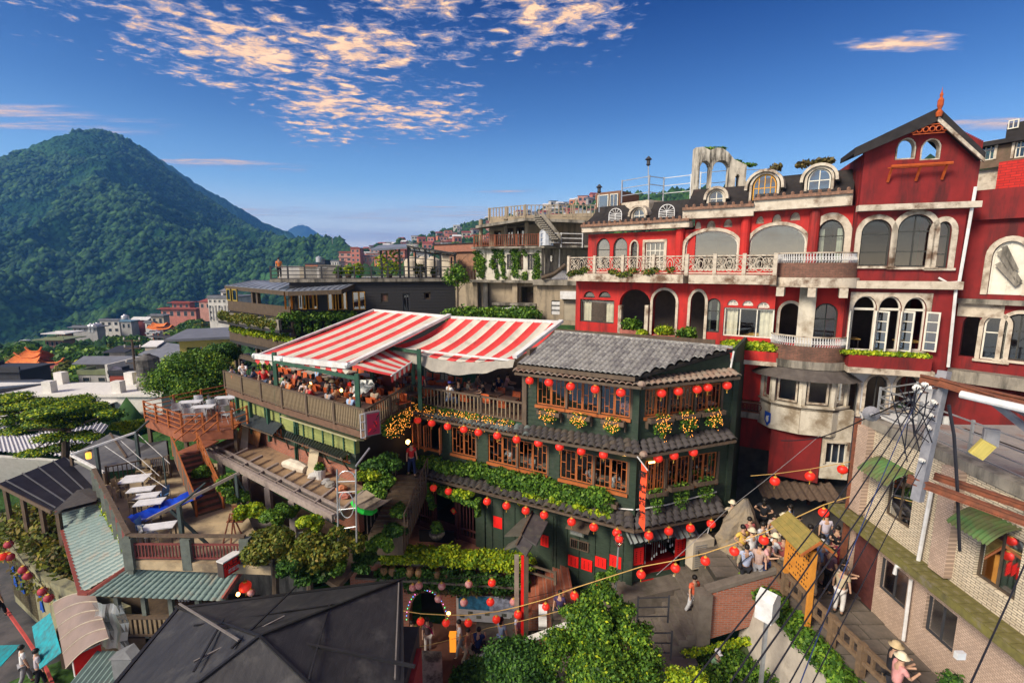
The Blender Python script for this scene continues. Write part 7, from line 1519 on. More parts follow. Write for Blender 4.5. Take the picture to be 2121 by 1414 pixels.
 o=m.build('window',dwood,t,TF.M);MB().box(a+.03,b-.03,-.035,-.037+.0,c,d).build('pane',GLD,o,TF.M);a2,b2,c2,d2=TF.rect(1183,1087,1211,1110,off=-.2);MB().box(a2,b2,-.35,-.04,c2,d2).build('air_conditioner',mat('grey_green_metal',(.12,.14,.11)),t,TF.M);me=MB();[me.box(a2+.05,b2-.05,-.37,-.352,c2+.05+.06*i,c2+.075+.06*i) for i in range(6)];me.build('grille',gsteel,t,TF.M);MB().prism([(a2-.1,-.04,d2+.2),(b2+.3,-.04,d2+.2),(b2+.3,-.6,d2+.02),(a2-.1,-.6,d2+.02)],(0,0,.03)).build('small_roof',dwood,t,TF.M)
 mar=mat('maroon_door',(.12,.035,.03),(.07,.022,.02),s=5,bump=.2)
 for x0,x1,nb in ((.1,1.2,7),(1.35,2.7,0),(2.85,4.0,6)):
  m=MB();ring(m,x0,x1,-13.75,-11.4,.09,0,.08);m.box(x0,x1,0,.07,-13.0,-12.9);m.box(x0,x1,0,.06,-13.6,-13.3)
  for i in range(nb): m.box(x0+(x1-x0)*(i+.5)/nb-.025,x0+(x1-x0)*(i+.5)/nb+.025,.02,.06,-13.7,-11.45)
  if not nb: m.box(x0,x1,.02,.06,-13.7,-13.0)
  m.build('door',mar,t,TF.M,label='lattice door leaf' if nb else 'half-open door')
 for x in (.03,1.27,2.78,4.07): MB().box(x-.07,x+.07,-.08,.1,-13.8,-11.3).build('door_post',mar,t,TF.M)
 p=TF.w(939,1058,-.15);M=TF.M@T(TF.p(939,1058,-.15)[0],-.15,p.z);q=MB().prism([(-.2,0,0),(0,0,-.2),(.2,0,0),(0,0,.2)],(0,.01,0)).build('paper_charm',red_p,None,M,label='red diamond paper charm on the lattice door',cat='charm');text('春',.2,M@T(0,-.006,0)@UPR,lgold,q)
 # shop counter at the side
 MB().box(.6,2.55,.5,2.2,-13.9,-12.55).build('counter',mat('red_counter',(.5,.01,.01)),t,TS.M);MB().box(.3,2.8,-.75,-.1,-13.9,-13.12).build('counter',MATS['red_counter'],t,TS.M);MB().box(.5,2.6,-.1,.45,-12.98,-12.95).build('counter_top',MATS['red_counter'],t,TS.M)
 m=MB();g=random.Random(2)
 for i in range(16): x,z=.7+.11*i,-11.4-g.random()*1.0;m.tube((x,.15,-11.3),(x,.15,z+.1),.004,n=3).lathe((x,.15,z),[(.015,0),(.035,.02),(.03,.1),(.01,.14)],6)
 m.build('hanging_charms',gwhite,None,TS.M,kind='stuff');p=TS.W(2.3,-.5,-12.94);MB().box(-.45,.45,-.06,.06,0,.05).build('wooden_board',MATS['pale_plank'],None,T(*p,rz=-.6),label='pale wooden board lying on the red counter',cat='board')
 for r in ((1303,1107,1346,1137),(1350,1100,1397,1118),(1399,1098,1443,1118)):
  a,b,c,d=TS.rect(*r,off=-.6);m=MB();corr(m,(a,-.04,d+.12),(b,-.04,d+.12),(b,-.75,d-.32),(a,-.75,d-.32),4,.04);m.build('metal_awning',mat('dull_metal_sheet',(.15,.17,.17),rough=.4,metal=.3),t,TS.M)
 a,b,c,d=TS.rect(1427,1115,1466,1162,off=-.6);tt=thing('air_conditioner','cream air conditioner unit on the steps at the tea house corner','air conditioner',M=TS.M@T((a+b)/2,-.6,c));MB().box(a,b,-.9,-.45,c,d).build('case',wl['cream'],tt,TS.M);mm=MB();[mm.box(a+.1,a+.1+(b-a)*.55,-.915,-.901,c+.1+i*.09,c+.13+i*.09) for i in range(int((d-c-.15)/.09))];mm.build('grille',gsteel,tt,TS.M);MB().path([(b-.05,-.5,d-.1),(b+.15,-.4,d+.3),(b+.1,-.2,d+1.2)],.03).build('hose',gwhite,tt,TS.M)
 # porch
 pr=thing('porch','small double gabled porch roof over the tea house gate','porch',tuple(TF.w(1090,1200,-1.5)))
 def gable(r0,r1,L0,L1,R0_,R1_,Ys):
  a,b=at(*r0,Ys[0]),at(*r1,Ys[1]);MB().slab([a,b,at(*L1,Ys[2]),at(*L0,Ys[3])],.07).build('roof_slope',mat('porch_roof_left',(.10,.095,.075),(.06,.055,.045),s=3,bump=.4,stretch=(.4,1,1)) if 'porch_roof_left' not in MATS else MATS['porch_roof_left'],pr);MB().slab([a,b,at(*R1_,Ys[4]),at(*R0_,Ys[5])],.07).build('roof_slope',tdark,pr);MB().bar(a+V((0,0,.03)),b+V((0,0,.03)),.08).build('ridge',dwood,pr)
 gable((1103,1059),(1079,1107),(1078,1076),(1045,1108),(1135,1080),(1111,1128),(20.0,18.2,18.6,20.2,17.6,19.2));gable((1080,1109),(1069,1129),(1052,1126),(1044,1136),(1103,1128),(1090,1150),(18.2,17.7,18.1,18.5,17.2,17.7))
 for px,py,Y,m_ in ((1070,1150,17.9,conc),(1084,1152,17.6,red_p),(1090,1150,17.5,dwood)):
  p=at(px,py,Y);MB().box(p.x-.09,p.x+.09,p.y-.09,p.y+.09,-15.2,p.z).build('post',m_,pr)
 # awned banner
 p=at(1320,945,17.1);q=at(1342,974,16.7);bt=thing('banner','long orange-red cloth banner hanging at the tea house corner','banner',tuple(p));MB().bar(p,q,.03).build('rod',gwhite,bt)
 a,b=at(1328,955,16.95),at(1340,972,16.75);zb=at(1334,1085,16.9).z;d=(b-a);d.z=0;m=MB();m.grid(lambda i,j: a.lerp(b,i)+V((.02*math.sin(j*9),.02*math.sin(j*7),(zb-a.z+ (a.z-b.z)*0)*j)),4,12);m.build('cloth',mat('banner_cloth',(.85,.09,.03),rough=.8,emit=(1,.1,.03),es=.05),bt,smooth=True)
 md=a.lerp(b,.5);M=T(md.x,md.y,0,rz=math.atan2(d.y,d.x));
 for i,ch in enumerate('阿妹茶樓'): text(ch,.34,M@T(0,-.05,a.z-.5-i*.52)@UPR,ink,bt)
 # lit tubes
 for px,py,F,lb in ((1290,941,TF,'lit tube lamp under the front eave near the corner'),(1350,957,TS,'bright tube lamp under the side eave near the corner')): s_,z=F.p(px,py,-.15);MB().box(s_-.13,s_+.13,-.18,-.12,z-.03,z+.03).build('tube_lamp',lampm,None,F.M,label=lb,cat='lamp')
 # lanterns
 rows=[('top front eave',TF,-.65,[(1097,787),(1137,791),(1182,799),(1233,805),(1286,812)]),('top side eave',TS,-.6,[(1370,813),(1405,809),(1444,805),(1466,801),(1506,797)]),
   ('middle front eave',TF,-.7,[(865,869),(894,875),(927,882),(961,888),(991,894),(1030,901),(1070,909),(1115,916),(1159,924),(1204,933),(1250,940)]),('middle side eave',TS,-.7,[(1363,948),(1396,942),(1436,935)]),
   ('lower front eave',TF,-.9,[(866,999),(898,1009),(929,1016),(1009,1037),(1049,1046),(1089,1056),(1127,1065),(1184,1079),(1230,1090),(1278,1102)]),('lower side eave',TS,-.85,[(1344,1107),(1385,1098),(1430,1092),(1473,1083)])]
 for nm,F,off,ps in rows:
  for i,(px,py) in enumerate(ps):
   lantern(F.w(px,py+1,off),'red lantern, %s from the left under the %s' % (ORD[i],nm),'red lanterns along the tea house eaves',1.0)
  cord('lantern_wire',[F.w(px,py-14,off) for px,py in ps],.008,ink,'thin wire carrying the lanterns of the %s' % nm)
teahouse()
# ---- the red hillside building
rd=mat('red_render',(.52,.026,.02),(.36,.018,.015),dirt=(.16,.02,.017),damt=.46,ds=.35,streak=True,s=1.2,bump=.25,rough=.75)
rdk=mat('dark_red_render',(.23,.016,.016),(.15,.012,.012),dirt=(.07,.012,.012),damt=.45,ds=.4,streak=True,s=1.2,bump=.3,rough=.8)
wtr=mat('weathered_white_trim',(.58,.51,.41),(.42,.36,.28),dirt=(.13,.08,.05),damt=.46,ds=1.2,s=3,bump=.3)
wbay=mat('stained_white_bay',(.62,.57,.47),(.5,.45,.36),dirt=(.24,.19,.13),damt=.46,ds=.7,s=2,bump=.3)
mns=mat('black_mansard',(.028,.024,.024),(.015,.013,.013),dirt=(.08,.035,.03),damt=.36,s=3,bump=.5)
brk=mat('bay_brick',(.24,.11,.075),(.14,.07,.05),s=3,pattern='brick',pv=dict(w=.22,h=.075,m=.008,mc=(.1,.07,.05)),bump=.6,bs=.01,dirt=(.06,.04,.03),damt=.42)
orn=mat('orange_ornament',(.5,.1,.02),(.3,.05,.01),rough=.5)
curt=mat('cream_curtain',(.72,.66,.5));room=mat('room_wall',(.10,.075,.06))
R1=fpx(1195,640,29.0,1425,640,24.7);R2=Fac(R1.W(R1.L,0,0),at(1605,640,22.7));R3=Fac(R2.W(R2.L,0,0),at(1757,640,21.2));RT=Fac(R3.W(R3.L,0,0),at(1975,640,19.9));RW=fpx(1978,640,20.6,2240,640,17.8)
def storey(t,F,a,b,z0,z1,off,wins,m,dep=4,ins=room,ends=True):
 ops=[];spec=[]
 for w in wins:
  r=F.rect(*w[0],off=off);r=(r[0],r[1],max(r[2],z0+.02),min(r[3],z1-.02));ops.append((*r,w[1]));spec.append((r,w))
 mb=MB();wall(mb,a,b,z0,z1,ops,t=.3,y=off);mb.build('wall',m,t,F.M)
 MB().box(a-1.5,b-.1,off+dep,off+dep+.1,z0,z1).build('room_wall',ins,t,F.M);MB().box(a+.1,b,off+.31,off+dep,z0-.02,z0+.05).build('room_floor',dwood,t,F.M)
 G2=Fac(F.W(0,off,0),F.W(F.L,off,0))
 for r,w in spec:
  k=w[2] if len(w) > 2 else {}
  if k.get('open'):
   if k.get('trim'): tb=MB();ring(tb,*r,-.13,-.06,.02,w[1],bottom=False);tb.build('arch_trim',k['trim'],t,G2.M)
   continue
  arched_win(G2,t,*r,w[1],k.get('fm',blk2),k.get('gl',GLD),trim=k.get('trim'),tw=k.get('tw',.14),nm=k.get('nm',1),bars=k.get('bars',(.62,)),sill=k.get('sill'),curtain=k.get('cur'),fw=.06)
def scroll_rail(t,A,B,h,n,pw=.16):
 """white cast-iron panels between posts"""
 d=(B-A).normalized();rz=math.atan2(d.y,d.x);L=(B-A).length
 for i in range(n+1): p=A.lerp(B,i/n);MB().box(-pw/2,pw/2,-pw/2,pw/2,-.05,h+.05).build('post',wtr,t,T(*p,rz=rz))
 me=None;w=L/n-pw
 for i in range(n):
  if me is None:
   m=MB();m.box(-w/2,w/2,-.02,.02,h-.08,h-.02);m.box(-w/2,w/2,-.02,.02,.06,.12);c=h*.52
   def loop(cx,cz,rx,rz_,k=12,r=.022): m.path([(cx+rx*math.cos(2*pi*j/k),0,cz+rz_*math.sin(2*pi*j/k)) for j in range(k+1)],r,4)
   loop(0,c,.2,.34);loop(0,c,.1,.18)
   for sx in (-1,1):
    for q in (.42,.72): loop(sx*q*w/2*1.1,c+.15*(1 if q < .5 else -1),.13,.15);loop(sx*q*w/2*1.1,c-.17*(1 if q < .5 else -1),.1,.13)
    m.path([(sx*.2,0,c+.3),(sx*w*.3,0,c+.02),(sx*w*.46,0,c+.3)],.02,4);m.path([(sx*.2,0,c-.3),(sx*w*.3,0,c-.05),(sx*w*.46,0,c-.3)],.02,4)
   me=m.mesh('scroll_panel',wtr)
  p=A.lerp(B,(i+.5)/n);inst(me,'scroll_panel',t,T(*p,rz=rz))
def red_building():
 t=thing('red_building','rambling red hillside building with white arches and scroll balconies','building',tuple(V((9,25,-9))))
 zb=R1.p(1300,583)[1];zs=zb+.42  # balcony slab
 z2=-4.6
 # main storey, left section
 dkf=mat('dark_window_frame',(.05,.05,.045));wf=mat('white_window_frame',(.68,.65,.56),(.55,.52,.44),dirt=(.25,.2,.14),damt=.36)
 storey(t,R1,-.1,R1.L,z2-1.6,zb-.02,0,[((1202,619,1271,671),0,dict(fm=dkf,gl=GLC,bars=(),nm=0,cur=curt)),((1209,603,1232,617),.05,dict(fm=dkf,bars=(),nm=0)),((1240,603,1265,617),.05,dict(fm=dkf,bars=(),nm=0)),((1284,598,1345,688),.64,dict(open=1)),((1354,600,1397,697),.75,dict(open=1,trim=wtr))],rd,dep=3)
 storey(t,R2,0,R2.L,z2-1.9,zb-.02,0,[((1405,601,1452,705),.75,dict(open=1,trim=wtr)) if 0 else ((1432,603,1456,704),.78,dict(open=1,trim=wtr)),((1465,617,1489,689),.8,dict(fm=dkf,cur=curt,nm=0)),((1500,636,1600,702),0,dict(fm=wf,gl=GLC,nm=2,bars=(),cur=curt)),((1507,620,1529,633),.05,dict(fm=wf,gl=GLR,bars=(.4,))),((1538,622,1560,634),.05,dict(fm=wf,gl=GLR,bars=(.4,))),((1569,625,1594,639),.05,dict(fm=wf,gl=GLR,bars=(.4,)))],rd,dep=3)
 for px in (1285,1340): s_=R1.p(px,660)[0];MB().box(s_-.1,s_+.1,-.12,.12,z2-1.3,R1.p(px,632)[1]).build('white_column',wtr,t,R1.M)
 for px,q in ((1252,660),): p=R1.W(R1.p(1236,664)[0],1.2,R1.p(1236,671)[1]);table(p.x,p.y,p.z-.75,R1.rz,1.3,.9,mat('yellow_cloth',(.75,.45,.12)),'dining table with yellow cloth behind the left picture window',None)
 for px in (1530,1575): p=R2.W(R2.p(px,690)[0],1.3,R2.p(px,700)[1]);table(p.x,p.y,p.z-.7,R2.rz,1.2,.8,MATS['yellow_cloth'],'table with yellow cloth behind the right picture window, %s' % ('left' if px == 1530 else 'right'),None)
 # balcony slab and scroll railing
 for F,o in ((R1,-.9),(R2,-.9)): MB().box(-.1 if F is R1 else .12,F.L,o,2,zb,zs).build('balcony_slab',wtr,t,F.M)
 e0,e1,e2=R1.W(-.1,-.8,zs),R1.W(R1.L+.12,-.8,zs),R2.W(R2.L-.1,-.8,zs);scroll_rail(t,e0,e1,.95,4);scroll_rail(t,e1,e2,.95,3)
 MB().path([e0-V((0,0,.2)),e1-V((0,0,.2))],.01)
 # upper storey set back 1.1 m
 zc1=R1.p(1300,482,1.1)[1];zc2=R2.p(1500,452,1.1)[1]
 tri=dict(trim=wtr,fm=dkf)
 storey(t,R1,0,R1.L-.22,zs+.01,zc1,1.1,[((1236,494,1262,556),.7,dict(fm=dkf,gl=GLR,nm=0)),((1271,493,1298,556),.7,dict(fm=dkf,gl=GLR,nm=0)),((1308,500,1319,556),.8,dict(fm=dkf,trim=wtr,nm=0,tw=.08)),((1337,502,1374,560),0,dict(fm=wf,gl=GLR,nm=3,bars=(.3,.5,.7),trim=wtr))],rd)
 storey(t,R2,-.1,R2.p(1536,520,1.1)[0]-.03,zs+.01,zc2,1.1,[((1421,480,1526,560),.62,dict(fm=wf,gl=GLR,trim=wtr,nm=0,bars=(),tw=.16)),((1553,468,1600,560),.55,dict(open=1))][:1]+[((1440,459,1452,474),.1,dict(fm=wtr,gl=wtr,nm=0,bars=())),((1464,457,1482,472),.1,dict(fm=wtr,gl=wtr,nm=0,bars=())),((1499,454,1517,470),.1,dict(fm=wtr,gl=wtr,nm=0,bars=()))],rd)
 R23=Fac(R2.W(R2.p(1536,520,1.1)[0],1.1,0),R3.W(R3.L,.6,0));
 storey(t,R23,.05,R23.L,zs+.01,zc2+.25,0,[((1555,469,1665,558),.6,dict(fm=wf,gl=GLR,trim=wtr,nm=0,bars=(),tw=.16)),((1693,456,1744,545),.6,dict(fm=dkf,trim=wtr,nm=0,cur=curt,tw=.3)),((1566,448,1582,463),.1,dict(fm=wtr,gl=wtr,nm=0,bars=())),((1600,444,1618,460),.1,dict(fm=wtr,gl=wtr,nm=0,bars=())),((1637,440,1657,456),.1,dict(fm=wtr,gl=wtr,nm=0,bars=()))],rd)
 for px,F,o in ((1407,R1,1.0),(1541,R2,1.0),(1682,R23,-.05)): s_=F.p(px,520,o)[0];MB().lathe((s_,o,zs),[(.22,0),(.22,zc2-zs+(.1 if F is R23 else -.45 if F is R1 else 0))],12).build('round_column',rd,t,F.M)
 # cornices and mansard
 for a,b,Fa,Fb,h in (((1205,468),(1428,461),R1,R1,.3),((1414,440),(1562,424),R2,R2,.42),((1562,424),(1768,392),R23,R23,.48)):
  o=.55 if Fa is not R23 else -.5;A=Fa.w(*a,off=o);B=Fb.w(*b,off=o);z=A.z;A.z=B.z=(A.z+B.z)/2;nn=Fa.n*-1
  MB().prism([A,A+V((0,0,-h)),B+V((0,0,-h)),B],Fa.n*.6).build('cornice',wtr,t);MB().prism([A+V((0,0,.002))-Fa.n*.12,A+V((0,0,.14))-Fa.n*.12,B+V((0,0,.14))-Fa.n*.12,B+V((0,0,.002))-Fa.n*.12],Fa.n*.5).build('gutter',mat('rusty_gutter',(.3,.16,.1),(.1,.06,.045),s=8) if 'rusty_gutter' not in MATS else MATS['rusty_gutter'],t)
  T0={0:(1236,434),1:(1436,402),2:(1560,386)}[[.3,.42,.48].index(h)];T1={0:(1432,418),1:(1560,386),2:(1772,346)}[[.3,.42,.48].index(h)]
  C=Fa.w(*T0,off=o+1.3);D=Fa.w(*T1,off=o+1.3);C.z=D.z=(C.z+D.z)/2;m=MB();m.grid(lambda i,j: A.lerp(B,i).lerp(C.lerp(D,i),j)+V((0,0,.14))+Fa.n*(.35*math.sin(pi*j)),10,8);m.build('mansard',mns,t,smooth=True);MB().slab([C+V((0,0,.14)),D+V((0,0,.14)),D+Fa.n*5+V((0,0,.14)),C+Fa.n*5+V((0,0,.14))],.2).build('flat_roof',conc,t)
  # tile ends along the gutter
  k=int((B-A).length/.33);me=MB().lathe((0,0,0),[(.07,0),(.085,.1),(.04,.16)],6).mesh('antefix',MATS['rusty_gutter'])
  for i in range(k): inst(me,'antefix',t,T(*(A.lerp(B,(i+.5)/k)+V((0,0,.13))-Fa.n*.02)))
 def dormer(F,r,off,tri_=False,lb='window'):
  a,b,c,d=F.rect(*r,off=off);w=b-a;m=MB();ring(m,a+w*.12,b-w*.12,c,d,.1,off,off+.9,.55);m.build('dormer',wtr,t,F.M)
  k=MB();ring(k,a,b,c+(d-c)*.45,d+.12,.12,off-.12,off+.5,.1,bottom=False);k.build('dormer_hood',wtr,t,F.M);G2=Fac(F.W(0,off,0),F.W(F.L,off,0));arched_win(G2,t,a+w*.2,b-w*.2,c+.08,d-.1,.55,wf if not tri_ else MATS['yellow_wood'],GLR,nm=3 if tri_ else 1,bars=(.5,),y=.1)
 dormer(R1,(1303,431,1342,461),1.0);dormer(R2,(1459,393,1508,429),1.0);dormer(R23,(1545,360,1622,418),-.15,True);dormer(R23,(1660,348,1735,398),-.15)
 for r in ((1262,432,1287,465),(1366,424,1396,462)):
  a,b,c,d=R1.rect(*r,off=.9);m=MB();[m.tube((a+(b-a)*0,.9-.0,c+(d-c)*.62*i/7),(b,.9,c+(d-c)*.62*i/7),.018,n=4) for i in range(8)];[m.tube((x,.9,c),(x,.9,c+(d-c)*.62),.025,n=4) for x in (a,(a+b)/2,b)];cx=(a+b)/2;m.path([(cx-(b-a)/2*math.cos(th),.9,c+(d-c)*(.62+.36*math.sin(th))) for th in np.linspace(0,pi,10)],.025,4);[m.tube((cx,.9,c+(d-c)*.62),(cx-(b-a)/2*math.cos(th),.9,c+(d-c)*(.62+.36*math.sin(th))),.015,n=4) for th in np.linspace(.4,pi-.4,5)];m.build('roof_gate',gwhite,t,R1.M)
 # things on the roof
 a,b,c,d=R1.rect(1235,400,1284,440,off=2.5);h=thing('roof_hut','glazed white roof hut at the left end of the red building','hut',M=R1.M@T((a+b)/2,2.5,c));MB().box(a,b,2.5,5,c-.6,d).build('wall',mat('hut_rust',(.2,.1,.06)),h,R1.M);G2=Fac(R1.W(0,2.5,0),R1.W(R1.L,2.5,0));arched_win(G2,h,a+.15,a+(b-a)*.55,c+.2,d-.15,0,wf,GLR,nm=0,bars=(),y=-.1);arched_win(G2,h,a+(b-a)*.6,b-.1,c+.2,d-.15,0,wf,GLR,nm=1,bars=(),y=-.1)
 z=R1.p(1340,416,1.9)[1];w=lambda px,o: R1.W(R1.p(px,400,o)[0],o,z)
 MB().slab([w(1288,1.9),w(1345,1.5),w(1376,2.6),w(1376,6),w(1288,6)],.5).build('roof_deck',wtr,t)
 railing('railing',gsteel,None,[w(1288,1.9),w(1344,1.5),w(1374,2.6),w(1430,2.6)],1.25,'thin grey pipe railing on the roof of the red building','railing',rows=(1,.66,.33),bal=0,post=1.3,pr=.03,rr=.022);z_=R2.p(1500,395,3)[1]
 railing('railing',gsteel,None,[R2.W(R2.p(1450,390,4)[0],4,z_),R2.W(R2.p(1520,390,4)[0],4,z_),R23.W(.5,4,z_)],1.2,'thin pipe railing behind the ruined white arch','railing',rows=(1,.5),bal=0,post=1.6,pr=.03,rr=.02)
 for px,py,y1,o,lb in ((1343,340,384,1.5,'tall black roof lamp on a thin pole'),(1241,397,440,1.2,'short black roof lamp beside the glazed hut')):
  p=R1.w(px,py,o);q=R1.w(px,y1,o);tt=thing('roof_lamp',lb,'lamp',tuple(q));MB().tube(q,p,.03).build('pole',gsteel,tt);MB().lathe(tuple(p-V((0,0,.1))),[(.05,0),(.13,.08),(.1,.12),(.1,.3),(.2,.34),(.03,.52)],8).build('lamp_head',blk2,tt)
 # ruined white arch screen
 Fa=Fac(R2.W(R2.p(1436,400,2.0)[0],2.0,0),R2.W(R2.p(1548,400,3.2)[0],3.2,0));r=lambda x0,y0,x1,y1: Fa.rect(x0,y0,x1,y1);P=lambda x,y: Fa.p(x,y)
 tt=thing('arch_screen','ruined white triple arch standing on the roof, blackened on top','arch',M=Fa.M@T(2,0,P(1490,400)[1]));arm=mat('ruin_white',(.6,.55,.45),(.4,.36,.3),dirt=(.03,.025,.02),damt=.47,ds=.9,streak=True,s=2,bump=.5)
 top=[P(*q) for q in ((1437,306),(1457,304),(1471,311),(1485,306),(1497,307),(1510,316),(1521,330),(1534,336),(1547,342))];zt=lambda x: np.interp(x,[a for a,_ in top],[b for _,b in top]);ops=[r(1450,333,1469,400),r(1477,332,1509,400),r(1523,361,1531,400)];m=MB();zb_=P(1490,403)[1];xs=np.linspace(0,top[-1][0],60)
 for x0,x1 in zip(xs,xs[1:]):
  xm=(x0+x1)/2;z0=zb_
  for a,b,c,d in ops:
   if a < xm < b: z0=arch_z(xm,a,b,c+(d-c)*.7,d)
  m.add([(x0,0,z0),(x1,0,z0),(x1,.55,z0),(x0,.55,z0),(x0,0,zt(x0)),(x1,0,zt(x1)),(x1,.55,zt(x1)),(x0,.55,zt(x0))],[(0,3,2,1),(4,5,6,7),(0,1,5,4),(1,2,6,5),(2,3,7,6),(3,0,4,7)])
 m.build('arch_wall',arm,tt,Fa.M);inst(leafmesh('weeds',[(x,.3,float(zt(x))+.05,.25,.25,.08) for x in (.6,1.0,1.4,2.2,2.6,3)],500,.09,G['mid'],seed=3),'weeds',None,Fa.M,kind='stuff')
 # round balcony section
 c=R3.W(R3.L*.5,.1,0);rr=R3.L*.5+.08;yb=R3.p(1680,543,-1.2)[1];y0_=R3.p(1680,590,-1.2)[1]
 def arcp(rad_,z,a0=pi+.12,a1=2*pi-.12,n=22,fl=.62): return [c+R3.d*(rad_*math.cos(a))+R3.n*(rad_*fl*math.sin(a))+V((0,0,z)) for a in np.linspace(a0,a1,n)]
 def band(r0,z0,z1,m_,nm,r1=None,th=.14,**k):
  A,B=arcp(r0,z0,**k),arcp(r1 or r0,z1,**k);A2_,B2_=arcp(r0-th,z0,**k),arcp((r1 or r0)-th,z1,**k);m=MB();n=len(A);m.add(A+B+A2_+B2_,[(i,i+1,n+i+1,n+i) for i in range(n-1)]+[(2*n+i+1,2*n+i,3*n+i,3*n+i+1) for i in range(n-1)]+[(n+i,n+i+1,3*n+i+1,3*n+i) for i in range(n-1)]+[(2*n+i,2*n+i+1,i+1,i) for i in range(n-1)]);return m.build(nm,m_,t)
 yr=yb-.02;band(rr+.1,y0_+.3,yr,brk,'brick_balcony',th=.2);band(rr+.22,y0_-.12,y0_+.298,wtr,'balcony_slab',th=1.6);MB().slab(arcp(rr,y0_+.28),.2).build('balcony_floor',conc,t)
 def roundrail(r_,z,h,lb):
  tt=thing('balcony_railing',lb,'railing',tuple(c+V((0,0,z))));top_=arcp(r_,z+h,n=40);bot=arcp(r_,z,n=40);MB().path(top_,.035,5).build('rail',wtr,tt);me=MB().path([(0,0,0),(0,-.07,h*.3),(0,.0,h*.6),(0,0,h)],.02,4).mesh('baluster',gwhite)
  for p in bot: inst(me,'baluster',tt,T(*p))
  m=MB();[m.path([p.lerp(q,.5)+V((.06*math.cos(a),0,h*.4+.08*math.sin(a))) for a in np.linspace(0,2*pi,8)],.014,4) for p,q in zip(bot,bot[1:])];m.build('scrollwork',gwhite,tt)
 roundrail(rr+.02,yr,.42,'white curled railing on the upper brick balcony')
 for f in (.08,.5,.9): p=R3.W(R3.L*f,-.7,y0_-.13);MB().box(-.15,.15,-.7,.7,-.38,0).build('bracket',wtr,t,T(*p,rz=R3.rz))
 zl=R3.p(1660,722,-1.2)[1];zm=R3.p(1660,762,-1.2)[1];storey(t,R3,0,R3.L,zm-.1,y0_+.2,.5,[((1618,627,1652,712),.75,dict(open=1,trim=wtr)),((1688,627,1729,716),.75,dict(fm=dkf,gl=GLC,nm=1))],rd,dep=3);a,b=R3.p(1653,650,.3)[0],R3.p(1688,650,.3)[0];MB().box(a,b,.1,.49,zl-.3,y0_-.13).build('pillar',wbay,t,R3.M)
 band(rr+.02,zm+.25,zl+.05,brk,'brick_balcony',th=.18);band(rr+.12,zm-.1,zm+.248,conc,'moulding',th=.5);MB().slab(arcp(rr-.1,zm+.25),.3).build('balcony_floor',conc,t);roundrail(rr-.02,zl+.06,.42,'white curled railing on the lower brick balcony')
 zk=R3.p(1660,796,-2)[1];band(rr+.75,zk,zm-.08,mat('dark_skirt_roof',(.10,.085,.075),(.06,.05,.045),s=3,bump=.3),'skirt_roof',r1=rr+.0,th=.1,n=7)
 # faceted white bay under it
 z0b,z1b,zf=R3.p(1640,905,-1.6)[1],R3.p(1640,848,-1.8)[1],zk+.12;hx=arcp(rr+.28,0,n=5,a0=pi+.05,a1=2*pi-.05)
 for i in range(4):
  Fh=Fac(hx[i],hx[i+1]);m=MB().box(0.01,Fh.L-.01,0,.18,z0b,z1b).box(0,.14,-.02,.2,z1b+.002,zf).box(Fh.L-.14,Fh.L,-.02,.2,z1b+.002,zf).box(0,Fh.L,-.04,.2,zf-.12,zf+.1).box(-.03,Fh.L+.03,-.08,.25,z1b-.05,z1b+.04);m.build('bay_facet',wbay,t,Fh.M);arched_win(Fh,t,.2,Fh.L-.2,z1b+.1,zf-.14,0,wtr,GLC,nm=0,bars=(),fw=.08,name='window')
  if i == 0:
   s_,z=Fh.p(1590,866);tt=MB().prism([(s_-.22,-.02,z-.12),(s_-.22,-.02,z+.32),(s_+.22,-.02,z+.32),(s_+.22,-.02,z-.12),(s_,-.02,z-.36)][::-1],(0,.015,0)).build('emblem',bl_mat,None,Fh.M,label='blue shield emblem with a white shape on the hexagonal bay',cat='emblem');MB().sph((s_,-.03,z-.02),.11,.01,.16,10,6).sph((s_+.1,-.03,z+.14),.04,.01,.03,6,4).build('white_shape',whitep,tt,Fh.M)
 mb=MB();mb.add([p+V((0,0,z0b)) for p in hx]+[c+R3.d*0+V((0,0,z0b-.35))],[(i,i+1,5) for i in range(4)]);mb.build('bay_underside',wbay,t);MB().slab([p+V((0,0,z1b-.1)) for p in hx],.1).build('bay_floor',dwood,t);MB().box(.1,R3.L-.1,1.5,1.6,z0b-.3,zm).build('room_wall',mat('pale_room',(.4,.38,.34)),t,R3.M)
 # tower
 zT=RT.p(1890,588)[1];zB=RT.p(1890,428)[1];zE=RT.p(1790,318)[1];L=RT.L
 tw=dict(trim=wtr,fm=dkf,tw=.2,sill=wtr,bars=(.3,.68),nm=1)
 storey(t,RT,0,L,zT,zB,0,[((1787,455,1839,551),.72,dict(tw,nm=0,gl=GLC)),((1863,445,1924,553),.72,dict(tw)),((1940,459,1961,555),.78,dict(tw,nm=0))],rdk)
 gp=RT.p(1931,245);s0,s1=0,L+.25;m=MB();g1=RT.rect(1859,287,1895,329);g2=RT.rect(1910,288,1947,330);wall(m,0,L+.2,zB,zE,[(*g1,.5),(*g2,.5)] if g1[3] < zE else [],t=.3)
 zw=zE;m2=MB();xs=np.linspace(0,L+.2,60);ap=gp[0]
 m=MB()
 for x0,x1 in zip(xs,xs[1:]):
  xm=(x0+x1)/2;zt_=zE+.1+(gp[1]-zE)*max(0,1-abs(xm-ap)/(ap+.15 if xm < ap else L+.3-ap));zz=[(zB,zt_)]
  for a,b,cc,d in (g1,g2):
   if a < xm < b: q=arch_z(xm,a,b,cc+(d-cc)*.5,d);zz=[(zB,cc),(q,zt_)]
  for p,q in zz:
   if q > p: m.box(x0,x1,0,.3,p,q)
 m.build('gable_wall',rdk,t,RT.M)
